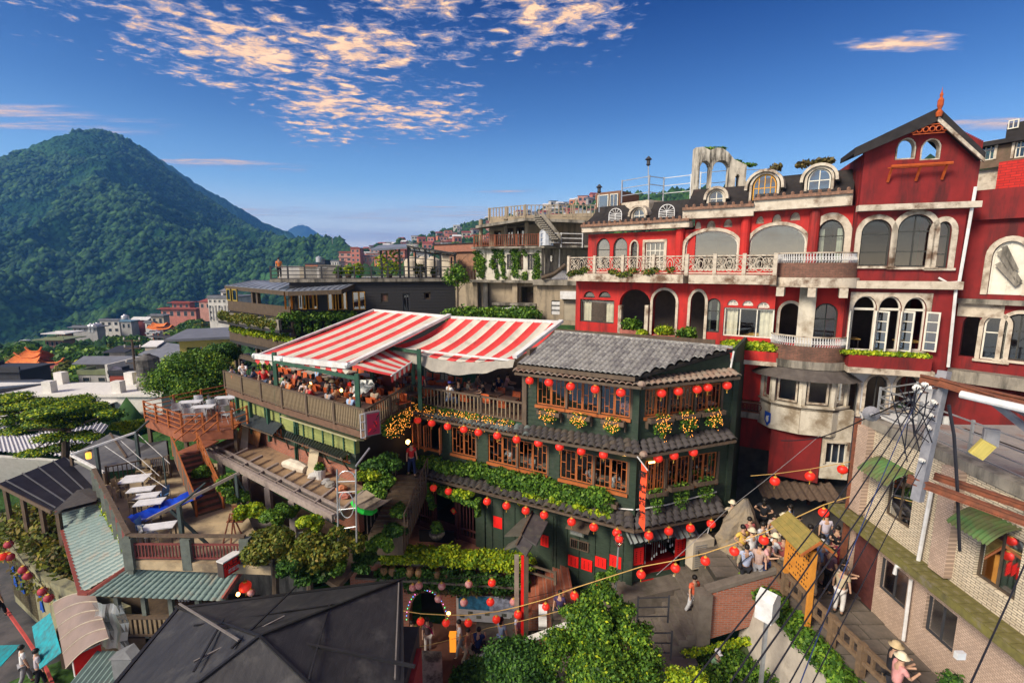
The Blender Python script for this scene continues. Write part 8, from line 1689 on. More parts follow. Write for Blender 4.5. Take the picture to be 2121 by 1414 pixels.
 for g_ in (g1,g2): tb=MB();ring(tb,*g_,.05,.0,.32,.5);tb.build('arch_trim',wtr,t,RT.M)
 MB().box(-.1,L+.3,-.35,.02,zB-.14,zB+.1).build('band_cornice',wtr,t,RT.M);MB().box(-.05,L+.1,-.3,.02,zT-.2,zT+.12).build('band_cornice',wtr,t,RT.M);MB().box(-.02,.25,.3,5,zT-6,zE).box(L-.05,L+.2,.3,5,zT-6,zE).build('side_wall',rdk,t,RT.M)
 MB().box(0,L,4.9,5,zT-6,zB).build('rear_wall',rdk,t,RT.M)
 for sg,e in ((-1,RT.p(1770,312,-.5)),(1,RT.p(2040,322,-.5))):
  A=RT.W(ap,-.55,gp[1]+.25);B=RT.W(e[0],-.55,e[1]+.1);m=MB();m.prism([A,B,B-V((0,0,.22)),A-V((0,0,.3))],RT.n*2.2);m.build('gable_roof',mns,t);MB().prism([A-V((0,0,.3)),B-V((0,0,.22)),B-V((0,0,.36)),A-V((0,0,.5))],RT.n*.08).build('bargeboard',wtr if sg > 0 else mns,t)
 p=RT.W(ap,-.6,gp[1]+.0);MB().lathe(tuple(p),[(.09,-.1),(.12,.05),(.05,.15),(.1,.3),(.1,.5),(.04,.6),(.06,.7),(.02,.8),(.0,1.0)],8).build('finial',orn,t)
 m=MB();a,b,cc,d=RT.rect(1893,261,1957,274,off=-.5);[m.path([(a+(b-a)*i/5+.09*math.cos(th),-.5,(cc+d)/2+.1*math.sin(th)) for th in np.linspace(0,2*pi,9)],.025,4) for i in range(6)];m.tube((a,-.5,d),(b,-.5,d),.025,n=4).tube((a,-.5,cc),(b,-.5,cc),.02,n=4);m.build('gable_ornament',orn,t,RT.M)
 m=MB();a,b,cc,d=RT.rect(1846,345,1970,368,off=-.4);m.tube((a,-.4,d),(b,-.4,d),.06).tube((a,0,d),(b,0,d),.03);[m.path([(x,-.4,d),(x,-.2,d-.25),(x,-.03,cc)],.05,5) for x in (a+.05,(a+b)/2,b-.15)];m.build('bracket_rail',orn,t,RT.M)
 # tower lower floors with white panels
 zP=RT.p(1840,765,-.3)[1];storey(t,RT,0,L,zP,zT-.2,0,[],rdk) if 0 else None
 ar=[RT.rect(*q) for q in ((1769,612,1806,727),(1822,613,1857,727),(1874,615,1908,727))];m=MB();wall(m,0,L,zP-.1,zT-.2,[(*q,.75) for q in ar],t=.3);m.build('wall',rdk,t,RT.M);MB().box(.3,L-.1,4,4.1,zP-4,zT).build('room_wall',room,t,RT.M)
 a0,b0=RT.p(1743,650)[0],RT.p(1927,650)[0];m=MB();wall(m,max(a0,.03),b0,ar[0][2]-.05,RT.p(1840,606)[1],[(*q,.75) for q in ar],t=.045,y=-.05);m.build('white_panel',wtr,t,RT.M)
 for q,(a,b,cc,d) in enumerate(ar):
  tb=MB();ring(tb,a,b,cc,d,.06,.1,.18,.75);tb.box(a,b,.1,.18,cc+(d-cc)*.74,cc+(d-cc)*.78);tb.build('window',wf,t,RT.M)
  hh=cc+(d-cc)*.74
  for x,sw,s_ in ((a,1.35,1),(b,-1.0,1)):
   m=MB();w_=.46;ring(m,0,w_,cc+.03,hh,.06,-.025,.025);[m.box(.04,w_-.04,-.02,.02,cc+(hh-cc)*k/4-.02,cc+(hh-cc)*k/4+.02) for k in (1,2,3)];M=RT.M@T(x,-.06,0,rz=(-2.0 if x == a else -.55));o=m.build('shutter',wf,t,M);MB().poly([(.05,0,cc+.08),(w_-.05,0,cc+.08),(w_-.05,0,hh-.05),(.05,0,hh-.05)]).build('pane',GLR,o,M)
 p=RT.W((ar[1][0]+ar[1][1])/2,1.2,ar[1][2]-.4);[table(p.x+dx,p.y-dx*.5,p.z,RT.rz,.9,.7,MATS['yellow_cloth'],'yellow table inside the tower window, %s' % w_,None) for dx,w_ in ((-1,'left'),(1,'right'))]
 MB().box(max(a0,.02),b0,-.75,-.02,zP+.1,zP+.62).build('planter',rdk,t,RT.M);MB().box(0,b0+.1,-.85,.0,zP-.14,zP+.098).build('slab',wtr,t,RT.M)
 inst(leafmesh('planter_grass',[(x,-.45,zP+.68,.3,.28,.1) for x in np.linspace(a0+.3,b0-.2,14)],2200,.09,G['lime'],seed=4,flat=0),'planter_grass',None,RT.M,kind='stuff')
 a2=[RT.rect(*q) for q in ((1732,777,1772,856),(1797,776,1832,850),(1858,776,1895,850))];m=MB();wall(m,-.3,L,zP-4.6,zP-.14,[(*q,.7) for q in a2],t=.3);m.build('wall',mat('bluish_white_wall',(.55,.55,.55),(.42,.42,.43),dirt=(.2,.15,.12),damt=.38,s=2),t,RT.M)
 for q in a2: arched_win(RT,t,*q,.7,dkf,GLD,nm=1,trim=wtr,tw=.1,sill=wtr)
 # lower walls, left of and below the bay
 Fl=Fac(R2.W(R2.p(1515,760,.3)[0],.3,0),R3.W(.3,.3,0));zq=Fl.p(1540,738)[1]
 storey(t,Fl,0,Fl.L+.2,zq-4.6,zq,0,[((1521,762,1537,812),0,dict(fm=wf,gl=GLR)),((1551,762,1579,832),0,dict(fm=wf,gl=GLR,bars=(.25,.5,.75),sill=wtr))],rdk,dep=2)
 MB().box(-.2,Fl.L,-.9,.05,zq+.0,zq+.45).build('planter',rd,t,Fl.M);MB().box(-.2,Fl.L,-.95,.0,zq-.2,zq-.002).build('slab',wtr,t,Fl.M);inst(leafmesh('planter_shrubs',[(x,-.5,zq+.62,.4,.4,.22) for x in np.linspace(-.1,Fl.L-.2,9)],3000,.1,G['lime'],seed=5),'planter_shrubs',None,Fl.M,kind='stuff')
 a,b,cc,d=Fl.rect(1520,826,1574,856,off=-.5);m=MB();m.box(a,b,-.55,-.5,cc,cc+.06).box(a,b,-.55,-.5,d-.06,d);[m.path([(a+(b-a)*(i+.5)/7+.13*math.cos(th),-.52,(cc+d)/2+.16*math.sin(th)) for th in np.linspace(0,2*pi,9)],.02,4) for i in range(7)];m.build('scroll_panel',rust,t,Fl.M);MB().box(a,b,-.55,0,cc-.3,cc-.01).build('slab',conc,t,Fl.M)
 # base under the bay
 zg=-11.4;w=lambda px,py,o=0: R3.w(px,py,o);a,b=R3.p(1592,950,-.6)[0],R3.p(1698,950,-.6)[0];MB().box(a,b,-.6,.2,R3.p(1640,990,-.6)[1],z0b).build('wall',rdk,t,R3.M);Fb=Fac(R3.W(b,-.6,0),RT.W(RT.p(1760,940,-.3)[0],-.3,0));q=Fb.rect(1712,916,1751,963);m=MB();wall(m,.05,Fb.L,Fb.p(1730,992)[1],z0b+1.2,[(*q,0)],t=.25);m.build('wall',wbay,t,Fb.M);arched_win(Fb,t,*q,0,wf,GLR,nm=2,bars=(),trim=wtr,tw=.08)
 MB().box(R3.p(1515,1050,.8)[0],R3.L+4,.9,1.2,zg-3,z0b).build('base_wall',mat('dark_stone_base',(.07,.06,.055),(.035,.03,.03),s=2,bump=.6,bs=.06),t,R3.M)
 th=mat('thatch',(.12,.08,.055),(.06,.04,.03),s=9,stretch=(1,1,.2),bump=.7);m=MB();A,B=w(1560,992,-.2),w(1722,1000,-.2);m.grid(lambda i,j: A.lerp(B,i)+V((0,-1.0*j,-.45*j+.05*math.sin(i*60))),40,4);m.build('thatched_eave',th,t)
 for px in (1640,1668,1700): p=w(px,1090,.5);MB().box(p.x-.06,p.x+.06,p.y-.1,p.y,zg,zg+2.4).build('timber_post',mar_(),t)
 # rock face
 g=random.Random(6);rk=mat('ochre_rock',(.3,.24,.16),(.14,.125,.11),dirt=(.36,.22,.06),damt=.36,ds=1.2,s=1.6,bump=1,bs=.12,det=9);c0=at(1530,1060,18.4);m=MB();sd={}
 m.grid(lambda i,j: (i,j,0),22,16);vs=[]
 for x,y,_ in m.v:
  a=x*2*pi;h=y;k=(round(x*22) % 22,round(y*16));r_=(1.12-.3*h)*min(1,(1-h)*3.2+.12)*(1+.16*math.sin(a*3+h*7)+.12*math.sin(a*5-h*13))*(1+sd.setdefault(k,g.uniform(-.07,.07)))
  vs.append((c0.x+.85*r_*math.cos(a)+.25*h,c0.y+.75*r_*math.sin(a),-13.6+4.3*h))
 m.v=vs;m.build('rock',rk,None,smooth=False,label='tall ochre and grey boulder behind the steps',cat='rock')
 # right wing
 zc=RW.p(2060,455)[1];zd=RW.p(2060,620)[1];ze=RW.p(2060,772)[1];ztp=RW.p(2060,393)[1]
 storey(t,RW,0,RW.L,zd,zc,0,[((2060,500,2116,612),.72,dict(fm=wf,gl=wf,trim=wtr,tw=.2,bars=(),nm=1))],rdk);MB().box(-.1,RW.L,-.25,.3,zc+.002,ztp).build('parapet',rdk,t,RW.M)
 storey(t,RW,0,RW.L,ze,zd-.002,0,[((1997,650,2023,741),.75,dict(fm=dkf,open=1)),((2041,653,2077,748),.8,dict(trim=wtr,fm=wf,sill=wtr,nm=0)),((2085,648,2135,750),.8,dict(trim=wtr,fm=dkf,sill=wtr))],rdk);MB().box(-.1,RW.L,-.3,.05,zd-.2,zd-.004).build('slab',conc,t,RW.M);MB().box(.1,1.5,-.06,-.002,zd-.75,zd-.21).build('white_band',wtr,t,RW.M);MB().box(-.3,RW.L,-.6,.3,ze-.5,ze-.002).build('slab',conc,t,RW.M);MB().box(-.3,RW.L,.5,.8,-12,ze-.5).build('wall',rdk,t,RW.M)
 for (x0,y0,x1,y1) in ((2070,520,2112,585),(2066,545,2108,590),(2080,510,2104,560)): p,q=RW.w(x0,y0,-.05),RW.w(x1,y1,-.05);MB().bar(p,q,.18,.03,up=RW.n).build('board',conc,t)
 MB().path([RT.w(2021,387,-.15),RT.w(1987,583,-.15),RT.w(1980,600,-.1),RT.w(1964,760,-.1)],.06,6).build('downpipe',gwhite,t);MB().path([RT.w(1944,575,-.1),RT.w(1962,585,-.15),RT.w(1986,584,-.2)],.04,5).build('pipe',gwhite,t)
 # dark house beyond, top right
 Fu=fpx(2010,330,27,2200,300,24);MBu=MB();zu=lambda y: Fu.p(2070,y)[1];tt=thing('dark_house','dark slate-hung house with white windows behind the tower, top right','house',M=Fu.M@T(0,0,zu(400)));MB().box(.6,Fu.L,2,6,zu(292),zu(243)).build('attic',mns,tt,Fu.M);MB().box(.2,Fu.L,-.3,6,zu(300),zu(291)).build('eave',mns,tt,Fu.M);q1,q2=Fu.rect(2022,301,2058,330),Fu.rect(2104,292,2140,322);m=MB();wall(m,0,Fu.L,zu(345),zu(301)-.01,[(*q1,0),(*q2,0)]);m.build('wall',mat('mossy_stone',(.16,.1,.07),(.09,.07,.04),s=3,bump=.6),tt,Fu.M)
 for q in (q1,q2): arched_win(Fu,tt,*q,0,wf,GLD,nm=3,bars=(.6,),trim=wtr)
 q=Fac(Fu.W(0,2,0),Fu.W(Fu.L,2,0));arched_win(q,tt,*q.rect(2090,250,2111,265),0,wf,GLR,nm=1,bars=(),y=-.08);MB().box(-.1,Fu.L,.3,6,zu(400),zu(345)-.01).build('lower_wall',wtr,tt,Fu.M);b0=Fu.p(2068,360,-.2)[0];MB().box(b0,Fu.L,-.3,.25,zu(400),zu(338)).build('brick_wall',mat('bright_red_brick',(.6,.03,.02),(.45,.02,.015),pattern='brick',pv=dict(w=.4,h=.13,m=.012,mc=(.2,.02,.02)),bump=.5),tt,Fu.M)
 # balcony plants of the main storey
 for k,(px,py,s_,gm,lb) in enumerate(((1308,672,.55,'mid','leafy ferns in the big arch of the red building'),(1376,685,.45,'lime','green planter at the first white arch'),(1422,690,.5,'mid','pots of trailing plants at the second white arch'),(1330,690,.3,'lime','small round cactus plants right in the big arch'))):
  F=R1;p=F.w(px,py,-.35);tt=thing('balcony_plants',lb,'plant',tuple(p));inst(leafmesh('foliage',[(p.x,p.y,p.z,s_,s_*.5,s_*.6),(p.x+.4*s_,p.y,p.z-.1,s_*.6,s_*.4,s_*.4)],900,.1,G[gm],seed=k),'foliage',tt,Matrix());MB().box(p.x-s_,p.x+s_*1.1,p.y-.2,p.y+.35,p.z-s_*.6-.35,p.z-s_*.6+.05).build('box',rosy_(),tt)
 inst(leafmesh('railing_creeper',[(R1.L*f,-.95,zs+.05+R.uniform(-.1,.2),.3,.1,.15) for f in (.02,.05,.1,.16,.42,.5,.55,.6,.72,.78,.9)],1100,.08,G['warm'],seed=9),'railing_creeper',None,R1.M,kind='stuff');inst(leafmesh('roof_weeds',[(R23.L*f,.5,R23.p(1650,360,.5)[1]+.4,.3,.3,.15) for f in (.25,.5,.62,.66,.7)],500,.12,G['dry'],seed=3),'roof_weeds',None,R23.M,kind='stuff')
bl_mat=mat('emblem_blue',(.01,.08,.5));mar_=lambda: bpy.data.materials['maroon_door'];rosy_=lambda: wl['rosy']
red_building()
# ---- right: beige tiled building, utility pole and cables
def right_building():
 F=Fac((12.1,15.95),(11.85,7.2));M=F.M;L=F.L;z0,zl,zt=-11.6,-8.6,-5.35
 til=mat('beige_wall_tile',(.72,.62,.46),(.6,.5,.36),s=1.5,pattern='brick',pv=dict(w=.24,h=.068,m=.012,mc=(.24,.2,.15)),bump=.5,bs=.012,dirt=(.2,.17,.12),damt=.32,ds=.6,streak=True)
 tip=mat('pink_wall_tile',(.58,.43,.33),(.47,.34,.26),s=1.5,pattern='brick',pv=dict(w=.11,h=.06,m=.008,mc=(.3,.22,.17)),bump=.4,bs=.008,dirt=(.2,.15,.1),damt=.3,streak=True)
 moss=mat('mossy_ledge',(.19,.17,.045),(.1,.09,.04),s=4,bump=.6,dirt=(.2,.17,.14),damt=.4,ds=3)
 t=thing('tiled_building','beige tiled two-storey building at the right edge with mossy ledge and awnings','building',M=M@T(0,0,z0))
 up=[F.rect(1838,1000,1884,1084),F.rect(2024,1132,2100,1244)];lo=[F.rect(1820,1182,1872,1270),F.rect(1918,1247,1974,1338)];dr=F.rect(1769,1110,1808,1234)
 wl_=lambda q: (q[0],q[1]);up=[(a,b,-7.9,-6.35) for a,b,_,_ in up];lo=[(a,b,-10.45,-9.3) for a,b,_,_ in lo]
 m=MB();wall(m,0,L,zl,zt,[(*q,0) for q in up],t=.3);m.build('upper_wall',til,t,M);m=MB();wall(m,0,L,z0,zl-.004,[(*q,0) for q in lo]+[(dr[0],dr[1],z0+.1,-9.0,0)],t=.3);m.build('lower_wall',tip,t,M)
 for s_ in (0,F.p(1950,1100)[0]): MB().box(s_-.02,s_+.5,-.22,-.002,zl+.2,zt).build('pier',tip,t,M)
 for i,q in enumerate(up+lo): arched_win(F,t,*q,0,brn if i < 2 else blk2,glassmat('pale_pane',(.75,.72,.55),.3,.15) if i == 2 else (GLR if i in (0,) else bpy.data.materials.get('pale_pane') or GLD),nm=1,bars=(),fw=.05)
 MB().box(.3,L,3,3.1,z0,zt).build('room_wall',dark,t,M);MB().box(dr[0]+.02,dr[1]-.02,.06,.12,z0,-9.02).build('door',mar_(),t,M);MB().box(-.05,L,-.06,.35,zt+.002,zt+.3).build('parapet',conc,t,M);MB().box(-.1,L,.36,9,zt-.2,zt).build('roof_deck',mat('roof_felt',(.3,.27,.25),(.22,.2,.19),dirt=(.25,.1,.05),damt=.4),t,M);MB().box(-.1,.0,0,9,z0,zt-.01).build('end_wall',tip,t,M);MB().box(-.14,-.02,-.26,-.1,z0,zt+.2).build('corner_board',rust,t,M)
 MB().box(4.2,L,4.5,4.9,zt+.01,zt+1.1).build('low_roof_wall',conc,t,M);MB().box(1.5,L,6.8,7.2,zt+.01,zt+1.6).build('low_roof_wall',conb,t,M)
 MB().box(-.5,L,-.62,0,zl-.12,zl+.1).build('ledge',moss,t,M);lm=None
 # ledge tiles
 for i in range(24):
  for j in range(2):
   lm=lm or MB().box(-.15,.15,-.13,.13,0,.03).mesh('ledge_tile',moss);inst(lm,'ledge_tile',t,M@T(-.3+.33*i,-.45+.28*j,zl+.102,ry=R.uniform(-.02,.02)))
 for q,pts in enumerate((((1798,960),(1827,944),(1896,973),(1849,991)),((1974,1067),(2027,1047),(2118,1107),(2067,1125)))):
  s=[F.p(*p)[0] for p in (pts[1],pts[2])];zz=F.p(*pts[1])[1];m=MB();m.grid(lambda i,j: (s[0]+(s[1]-s[0])*i,-.03-.75*j,zz-.42*j*j+.03*math.sin(i*60)),40,6);m.build('awning',mat('green_stained_awning',(.07,.17,.05),(.12,.1,.04),s=2.2,dirt=(.1,.09,.05),damt=.45,ds=1.5) if q == 0 else MATS['green_stained_awning'],t,M,smooth=True);MB().prism([(s[0],-.03,zz),(s[0],-.75,zz-.42),(s[0],-.03,zz-.55)],(.02,0,0)).build('awning_side',dark,t,M)
 P=lambda x,y,o=-.15: F.w(x,y,o);MB().path([P(1932,1000),P(1901,1166),P(1898,1172),P(1856,1172,-.6),P(1853,1188,-.6)],.055,7).build('drainpipe',gwhite,t);MB().path([P(1887,1200),P(1871,1325)],.05,7).build('drainpipe',gwhite,t)
 railing('railing',gsteel,None,[V((14.8,17.2,zt)),V((12.85,16.4,zt)),V((12.5,10.9,zt)),V((12.4,8,zt))],1.15,'galvanised pipe railing on the roof of the beige tiled building','railing',rows=(1,.74,.48,.22),bal=0,post=1.9,pr=.03,rr=.022)
 # pole
 t=thing('utility_pole','grey steel utility pole tangled with cables at the right','pole',tuple(at(1900,1032,11)));a,b=at(1957,768,11),at(1899,1036,10.9);cc=mat('pole_grey',(.3,.3,.32),(.2,.2,.22));MB().bar(b,a,.2,.17).build('pole',cc,t)
 for q,(p0,p1,w_) in enumerate((((1905,783,11.2),(2200,850,9.6),.16),((1945,790,10.8),(2200,870,9.3),.16),((1880,990,11.1),(2200,1108,9.2),.15),((1935,985,11.3),(2200,1075,9.6),.13))): A,B=at(*p0),at(*p1);MB().bar(A,B,.07,w_).bar(A+V((0,0,w_/2)),B+V((0,0,w_/2)),.16,.025).bar(A-V((0,0,w_/2)),B-V((0,0,w_/2)),.16,.025).build('rusty_beam',rust,t)
 MB().tube(at(1990,816,10.4),at(2200,865,9),.085,n=10).build('pipe',gwhite,t);MB().bar(at(2052,828,10.6),at(2180,930,9.6),.12).build('brace',cc,t);MB().bar(at(2090,835,10.6),at(2200,900,9.6),.12).build('brace',cc,t)
 ins_=MB().lathe((0,0,0),[(.03,0),(.06,.02),(.04,.05),(.065,.07),(.04,.1),(.055,.12),(.02,.16)],8).mesh('insulator',mat('porcelain',(.75,.73,.68),rough=.3));IP=[(1905,803),(1921,797),(1908,812),(1938,836),(1931,862),(1926,889),(1914,955),(1900,808),(1928,803)]
 for x,y in IP: p=at(x,y,10.85);inst(ins_,'insulator',t,T(p.x,p.y,p.z,ry=R.uniform(-1.5,-.6),s=.9));MB().bar(p,at(x+14,y+1,11),.03).build('bracket',rust,t)
 # cables running down to the lower left
 ck=mat('black_cable',(.022,.022,.03),rough=.5);cb_=mat('blue_cable',(.03,.05,.15))
 for i,(s,e,r_,sg,m_) in enumerate((((1905,803,10.8),(1395,1460,5.2),.012,.1,ck),((1921,797,10.8),(1480,1460,5.2),.012,.05,ck),((1938,836,10.8),(1505,1460,5.0),.012,.08,ck),((1931,862,10.8),(1560,1460,5.0),.011,.0,ck),((1926,889,10.8),(1610,1460,4.9),.009,.0,ck),((1914,955,10.8),(1660,1460,4.9),.008,.0,ck),((1908,812,10.8),(1640,1460,5.2),.008,-.25,cb_),((2170,1060,8),(1985,1470,5),.012,.05,ck))):
  cord('cable',[at(*s),at(*e)],r_,m_,'%s overhead cable, %s from the upper left of the bundle' % ('blue' if m_ is cb_ else 'black',ORD[i]),'cable','overhead cables',sag=sg)
 cord('cable',[at(1965,838,10.8),at(1976,900,10.7),at(1983,1010,10.6),at(1988,1140,10.8)],.035,ck,'thick twisted black cable hanging right of the pole');cord('cable',[at(1618,912,18.5),at(1700,905,16.5),at(1800,862,13.5),at(1880,822,11)],.02,ck,'black cable from the white bay to the pole',sag=.05)
 for i in range(12):
  a=at(R.uniform(1845,1925),R.uniform(800,850),10.7);b=at(R.uniform(1855,1940),R.uniform(830,960),10.8);cord('cable',[a,(a+b)/2+V((R.uniform(-.3,.1),0,R.uniform(-.2,.1))),b],.013,ck,'loose looped cable among the pole insulators','cable','loose cable loops at the pole')
 p=at(1988,1356,6);MB().box(p.x-.06,p.x+.06,p.y-.03,p.y+.03,p.z-.05,p.z+.05).build('junction_box',gwhite,None,label='small white junction box on the cable at the lower right',cat='box')
 p=at(1805,857,13.5);tt=thing('horn_speaker','grey horn loudspeaker at the corner of the beige building','loudspeaker',tuple(p));m=MB().lathe((0,0,0),[(.22,0),(.19,.06),(.08,.22),(.05,.34)],14);m.build('horn',cc,tt,T(p.x,p.y,p.z,rx=1.4,rz=-.6)@T(0,0,-.1));MB().bar(p,p+V((.5,.3,-.2)),.05).build('bracket',rust,tt)
 for px,py,Y,s_,m_,lb in ((2052,905,10.8,.2,cc,'grey meter box on the roof railing'),(2034,930,10.5,.2,wl['yellow'],'tilted yellow floodlight box below the meter box'),(1958,870,11,.09,wl['white'],'narrow white switch on the roof railing')): p=at(px,py,Y);MB().box(-s_*.7,s_*.7,-.06,.06,-s_,s_).box(-s_*.5,s_*.5,-.075,-.061,-s_*.8,s_*.8).build('box',m_,None,T(p.x,p.y,p.z,rz=-.5,ry=.5 if 'tilted' in lb else 0),label=lb,cat='box')
right_building()
# ---- foreground: lane, steps, garden
pav=mat('paving_slab',(.17,.14,.115),(.11,.095,.08),dirt=(.07,.06,.045),damt=.42,s=3,bump=.3);pav2=mat('stone_step',(.17,.145,.12),(.11,.09,.075),dirt=(.08,.07,.05),damt=.4,s=3,bump=.3);joint=mat('dark_joint',(.05,.045,.035));lawn=mat('lawn_soil',(.045,.07,.02),(.03,.04,.015),s=6,bump=.5,bs=.05);redpv=mat('red_brown_paving',(.16,.07,.045),(.1,.045,.03),s=2)
postw=mat('brown_post',(.2,.13,.075),(.12,.08,.05),s=6,bump=.3)
def lane():
 Z=-11.4;t=thing('lane','slab-paved lane between the wooden fence and the beige building','lane',(10.7,12,Z-.2));t['kind']='structure'
 MB().box(9.3,12.1,6,16.2,Z-.25,Z-.04).box(7.6,14,16.2,20,Z-.25,Z-.04).build('bed',joint,t);me=MB().box(-.49,.49,-.285,.285,-.04,0).mesh('paving_slab',pav)
 for j in range(23):
  for i in range(3 if j < 17 else 5): x=(9.85+.87*i+(.2 if j % 2 else 0)) if j < 17 else 8.1+1.03*i;inst(me,'paving_slab',t,T(x,6.4+.61*j,Z+R.uniform(-.006,.006),s=(.84 if j < 17 else 1,1,1)))
 # wooden fence
 f=thing('wooden_fence','rough brown wooden fence along the lane edge','fence',(9.4,12,Z));A,B=onz(1607,1172,Z),onz(1850,1470,Z);A.x=9.3;A.y=16.3;n=6
 for i in range(n): p=A.lerp(B,i/(n-1));MB().box(p.x-.09,p.x+.09,p.y-.09,p.y+.09,Z-.6,Z+1.02).build('post',postw,f)
 for i in range(n-1):
  p,q=A.lerp(B,i/(n-1)),A.lerp(B,(i+1)/(n-1))
  for h in (.95,.5): MB().bar(p+V((0,0,h)),q+V((0,0,h)),.1,.12).build('rail',postw,f)
  for k in (1,2): r_=p.lerp(q,k/3);MB().bar(r_+V((0,0,.5)),r_+V((0,0,.95)),.08).build('picket',postw,f)
 # retaining wall and bank below the fence
 m=MB();a0,a1=A+V((-.5,.2,0)),B+V((-.5,0,0));b0,b1=V((a0.x-.45,a0.y-.5,-13.9)),V((a1.x-.5,a1.y,-14.3));m.prism([a0-V((0,0,.1)),a1-V((0,0,.1)),b1,b0],(.9,0,-.2));m.build('retaining_wall',mat('pale_retaining_wall',(.42,.38,.32),(.3,.27,.23),dirt=(.16,.14,.1),damt=.4,s=2,bump=.3),None,label='pale sloping retaining wall under the wooden fence',cat='wall')
 inst(leafmesh('bank_plants',[(a0.lerp(a1,k/22).x+.1,a0.lerp(a1,k/22).y,Z-.1+R.uniform(-.1,.1),.42,.4,.32) for k in range(23)],9000,.085,G['mid'],seed=2),'bank_plants',None,Matrix(),kind='stuff')
 inst(leafmesh('bank_plants',[(11.85-.1*k%.3,11.3-.5*k,Z+.25,.4,.45,.4) for k in range(8)],5000,.08,G['deep'],seed=3),'bank_plants',None,Matrix(),kind='stuff')
 # notice board
 nb=thing('notice_board','orange timber notice board with little mossy roof in the fence line','notice board',(9.0,15.0,Z));F=Fac(V((8.75,15.6,0)),V((9.25,13.95,0)));M=F.M;zt=-9.05;op=mat('orange_board',(.62,.26,.035),(.5,.19,.025),s=3)
 F=fpx(1625,1190,15.2,1672,1240,13.9);L=F.L;M=F.M;zt=F.p(1650,1108)[1];zb=F.p(1645,1195)[1];MB().box(0,L,0,.08,zb,zt).build('board',op,nb,M)
 for x in (-.07,L+.0): MB().box(x,x+.1,-.03,.12,Z-.8,zt).build('post',op,nb,M)
 w=L+.5
 for k in range(8):
  s=k % 4;y=-.5+.16*s if k < 4 else .04+.16*(3-s);zz=.08*s;MB().prism([(-.25,(-.5+.145*s) if k < 4 else .6-.145*s,zt+.02+.11*s),(-.25,(-.5+.145*(s+.93)) if k < 4 else .6-.145*(s+.93),zt+.02+.11*(s+.93)),(-.25,(-.5+.145*(s+.93)) if k < 4 else .6-.145*(s+.93),zt+.06+.11*(s+.93)),(-.25,(-.5+.145*s) if k < 4 else .6-.145*s,zt+.06+.11*s)],(w,0,0)).build('roof_plank',mat('mossy_plank',(.3,.22,.06),(.2,.17,.05),s=5) if 'mossy_plank' not in MATS else MATS['mossy_plank'],nb,M)
 for x in (-.27,L+.24): MB().prism([(x,-.5,zt-.06),(x,.05,zt+.36),(x,.6,zt-.06),(x,.6,zt+.03),(x,.05,zt+.46),(x,-.5,zt+.03)],(.04,0,0)).build('gable_board',owood,nb,M)
 m=MB();g=random.Random(1)
 for r_ in range(9):
  for c in range(10):
   if g.random() < (.8 if r_ < 3 else .6): s_=.035 if r_ > 2 else .05;x=.12+(L-.24)*c/9;z=zt-.12-(zt-zb-.25)*r_/8;m.box(x-s_,x+s_,-.006,-.001,z-s_*.3,z+s_*.3).box(x-s_*.3,x+s_*.3,-.007,-.002,z-s_,z+s_)
 m.build('carved_lettering',ink,nb,M,kind='stuff')
 # stepped lane down to the left, parapet
 t=thing('stone_steps','broad stone steps descending left from the crowd to the tea house corner','steps',(7.5,17,-13));n=12
 for i in range(n):
  x=9.1-.27*i;z=Z-.2*i;MB().box(x-.34,x,15.9-.02*i,19.6-.12*i,z-.6,z).build('step',pav2,t,label=None)
 t2=thing('landing','paved landing in front of the red counter','landing',(5,16.5,-13.9));t2['kind']='structure';me=MB().box(-.44,.44,-.3,.3,-.05,0).mesh('paving_slab',pav2);MB().box(1.6,6.1,14.8,18.6,-14.3,-13.88).build('bed',joint,t2)
 for j in range(6):
  for i in range(5): inst(me,'paving_slab',t2,T(2.1+.9*i+(.3 if j%2 else 0),15.15+.62*j,-13.83+R.uniform(-.006,.006)))
 MB().slab([V((4.3,17.2,-12.98)),V((8.8,18.5,-12.9)),V((8.8,19.6,-12.9)),V((4.2,18.6,-12.98))],.9).build('upper_landing',pav2,t2)
 MB().box(3.6,4.6,15.5,16.1,-13.82,-13.80).build('manhole_cover',dwood,t2)
 p=thing('parapet_wall','brick parapet with stone coping beside the steps','wall',(8.5,15.8,-12));a,b=at(1645,1166,15.85),at(1462,1220,15.95);MB().prism([V((a.x,15.75,a.z-1.9)),V((b.x,15.75,b.z-1.9)),V((b.x,15.75,b.z-.12)),V((a.x,15.75,a.z-.12))],(0,.22,0)).build('brick_panel',brickm,p);MB().bar(a,b,.36,.14).build('coping',pav2,p);MB().box(b.x-.35,b.x+.12,15.6,16.1,b.z-2.2,b.z).build('end_pier',pav2,p);MB().box(a.x-.1,a.x+.25,15.6,16.0,a.z-1.5,a.z).build('end_pier',pav2,p)
 # garden below
 MB().slab([V((-1,13.8,-15.4)),V((9.5,14.8,-15.2)),V((9.5,6,-15.4)),V((-1,6,-15.6))],.3).build('garden_ground',redpv,None,kind='structure');MB().slab([V((6.2,15.6,-14.2)),V((9.2,15.6,-13.3)),V((8.6,8,-14.4)),V((8,13.6,-15.1)),V((6.2,14.2,-15.0))],.3).build('garden_slope',lawn,None,kind='structure')
 q=[onz(*c,-15.17) for c in ((1492,1333),(1541,1333),(1556,1371),(1510,1371))];s=thing('stone_slab','pale square stone slab with a ring mark in the garden','slab',tuple(q[0]));MB().slab(q,.06).build('slab',conb,s);c=sum(q,V())/4;MB().path([c+V((.16*math.cos(x),.16*math.sin(x),.01)) for x in np.linspace(0,2*pi,16)],.015,4).build('ring_mark',dwood,s)
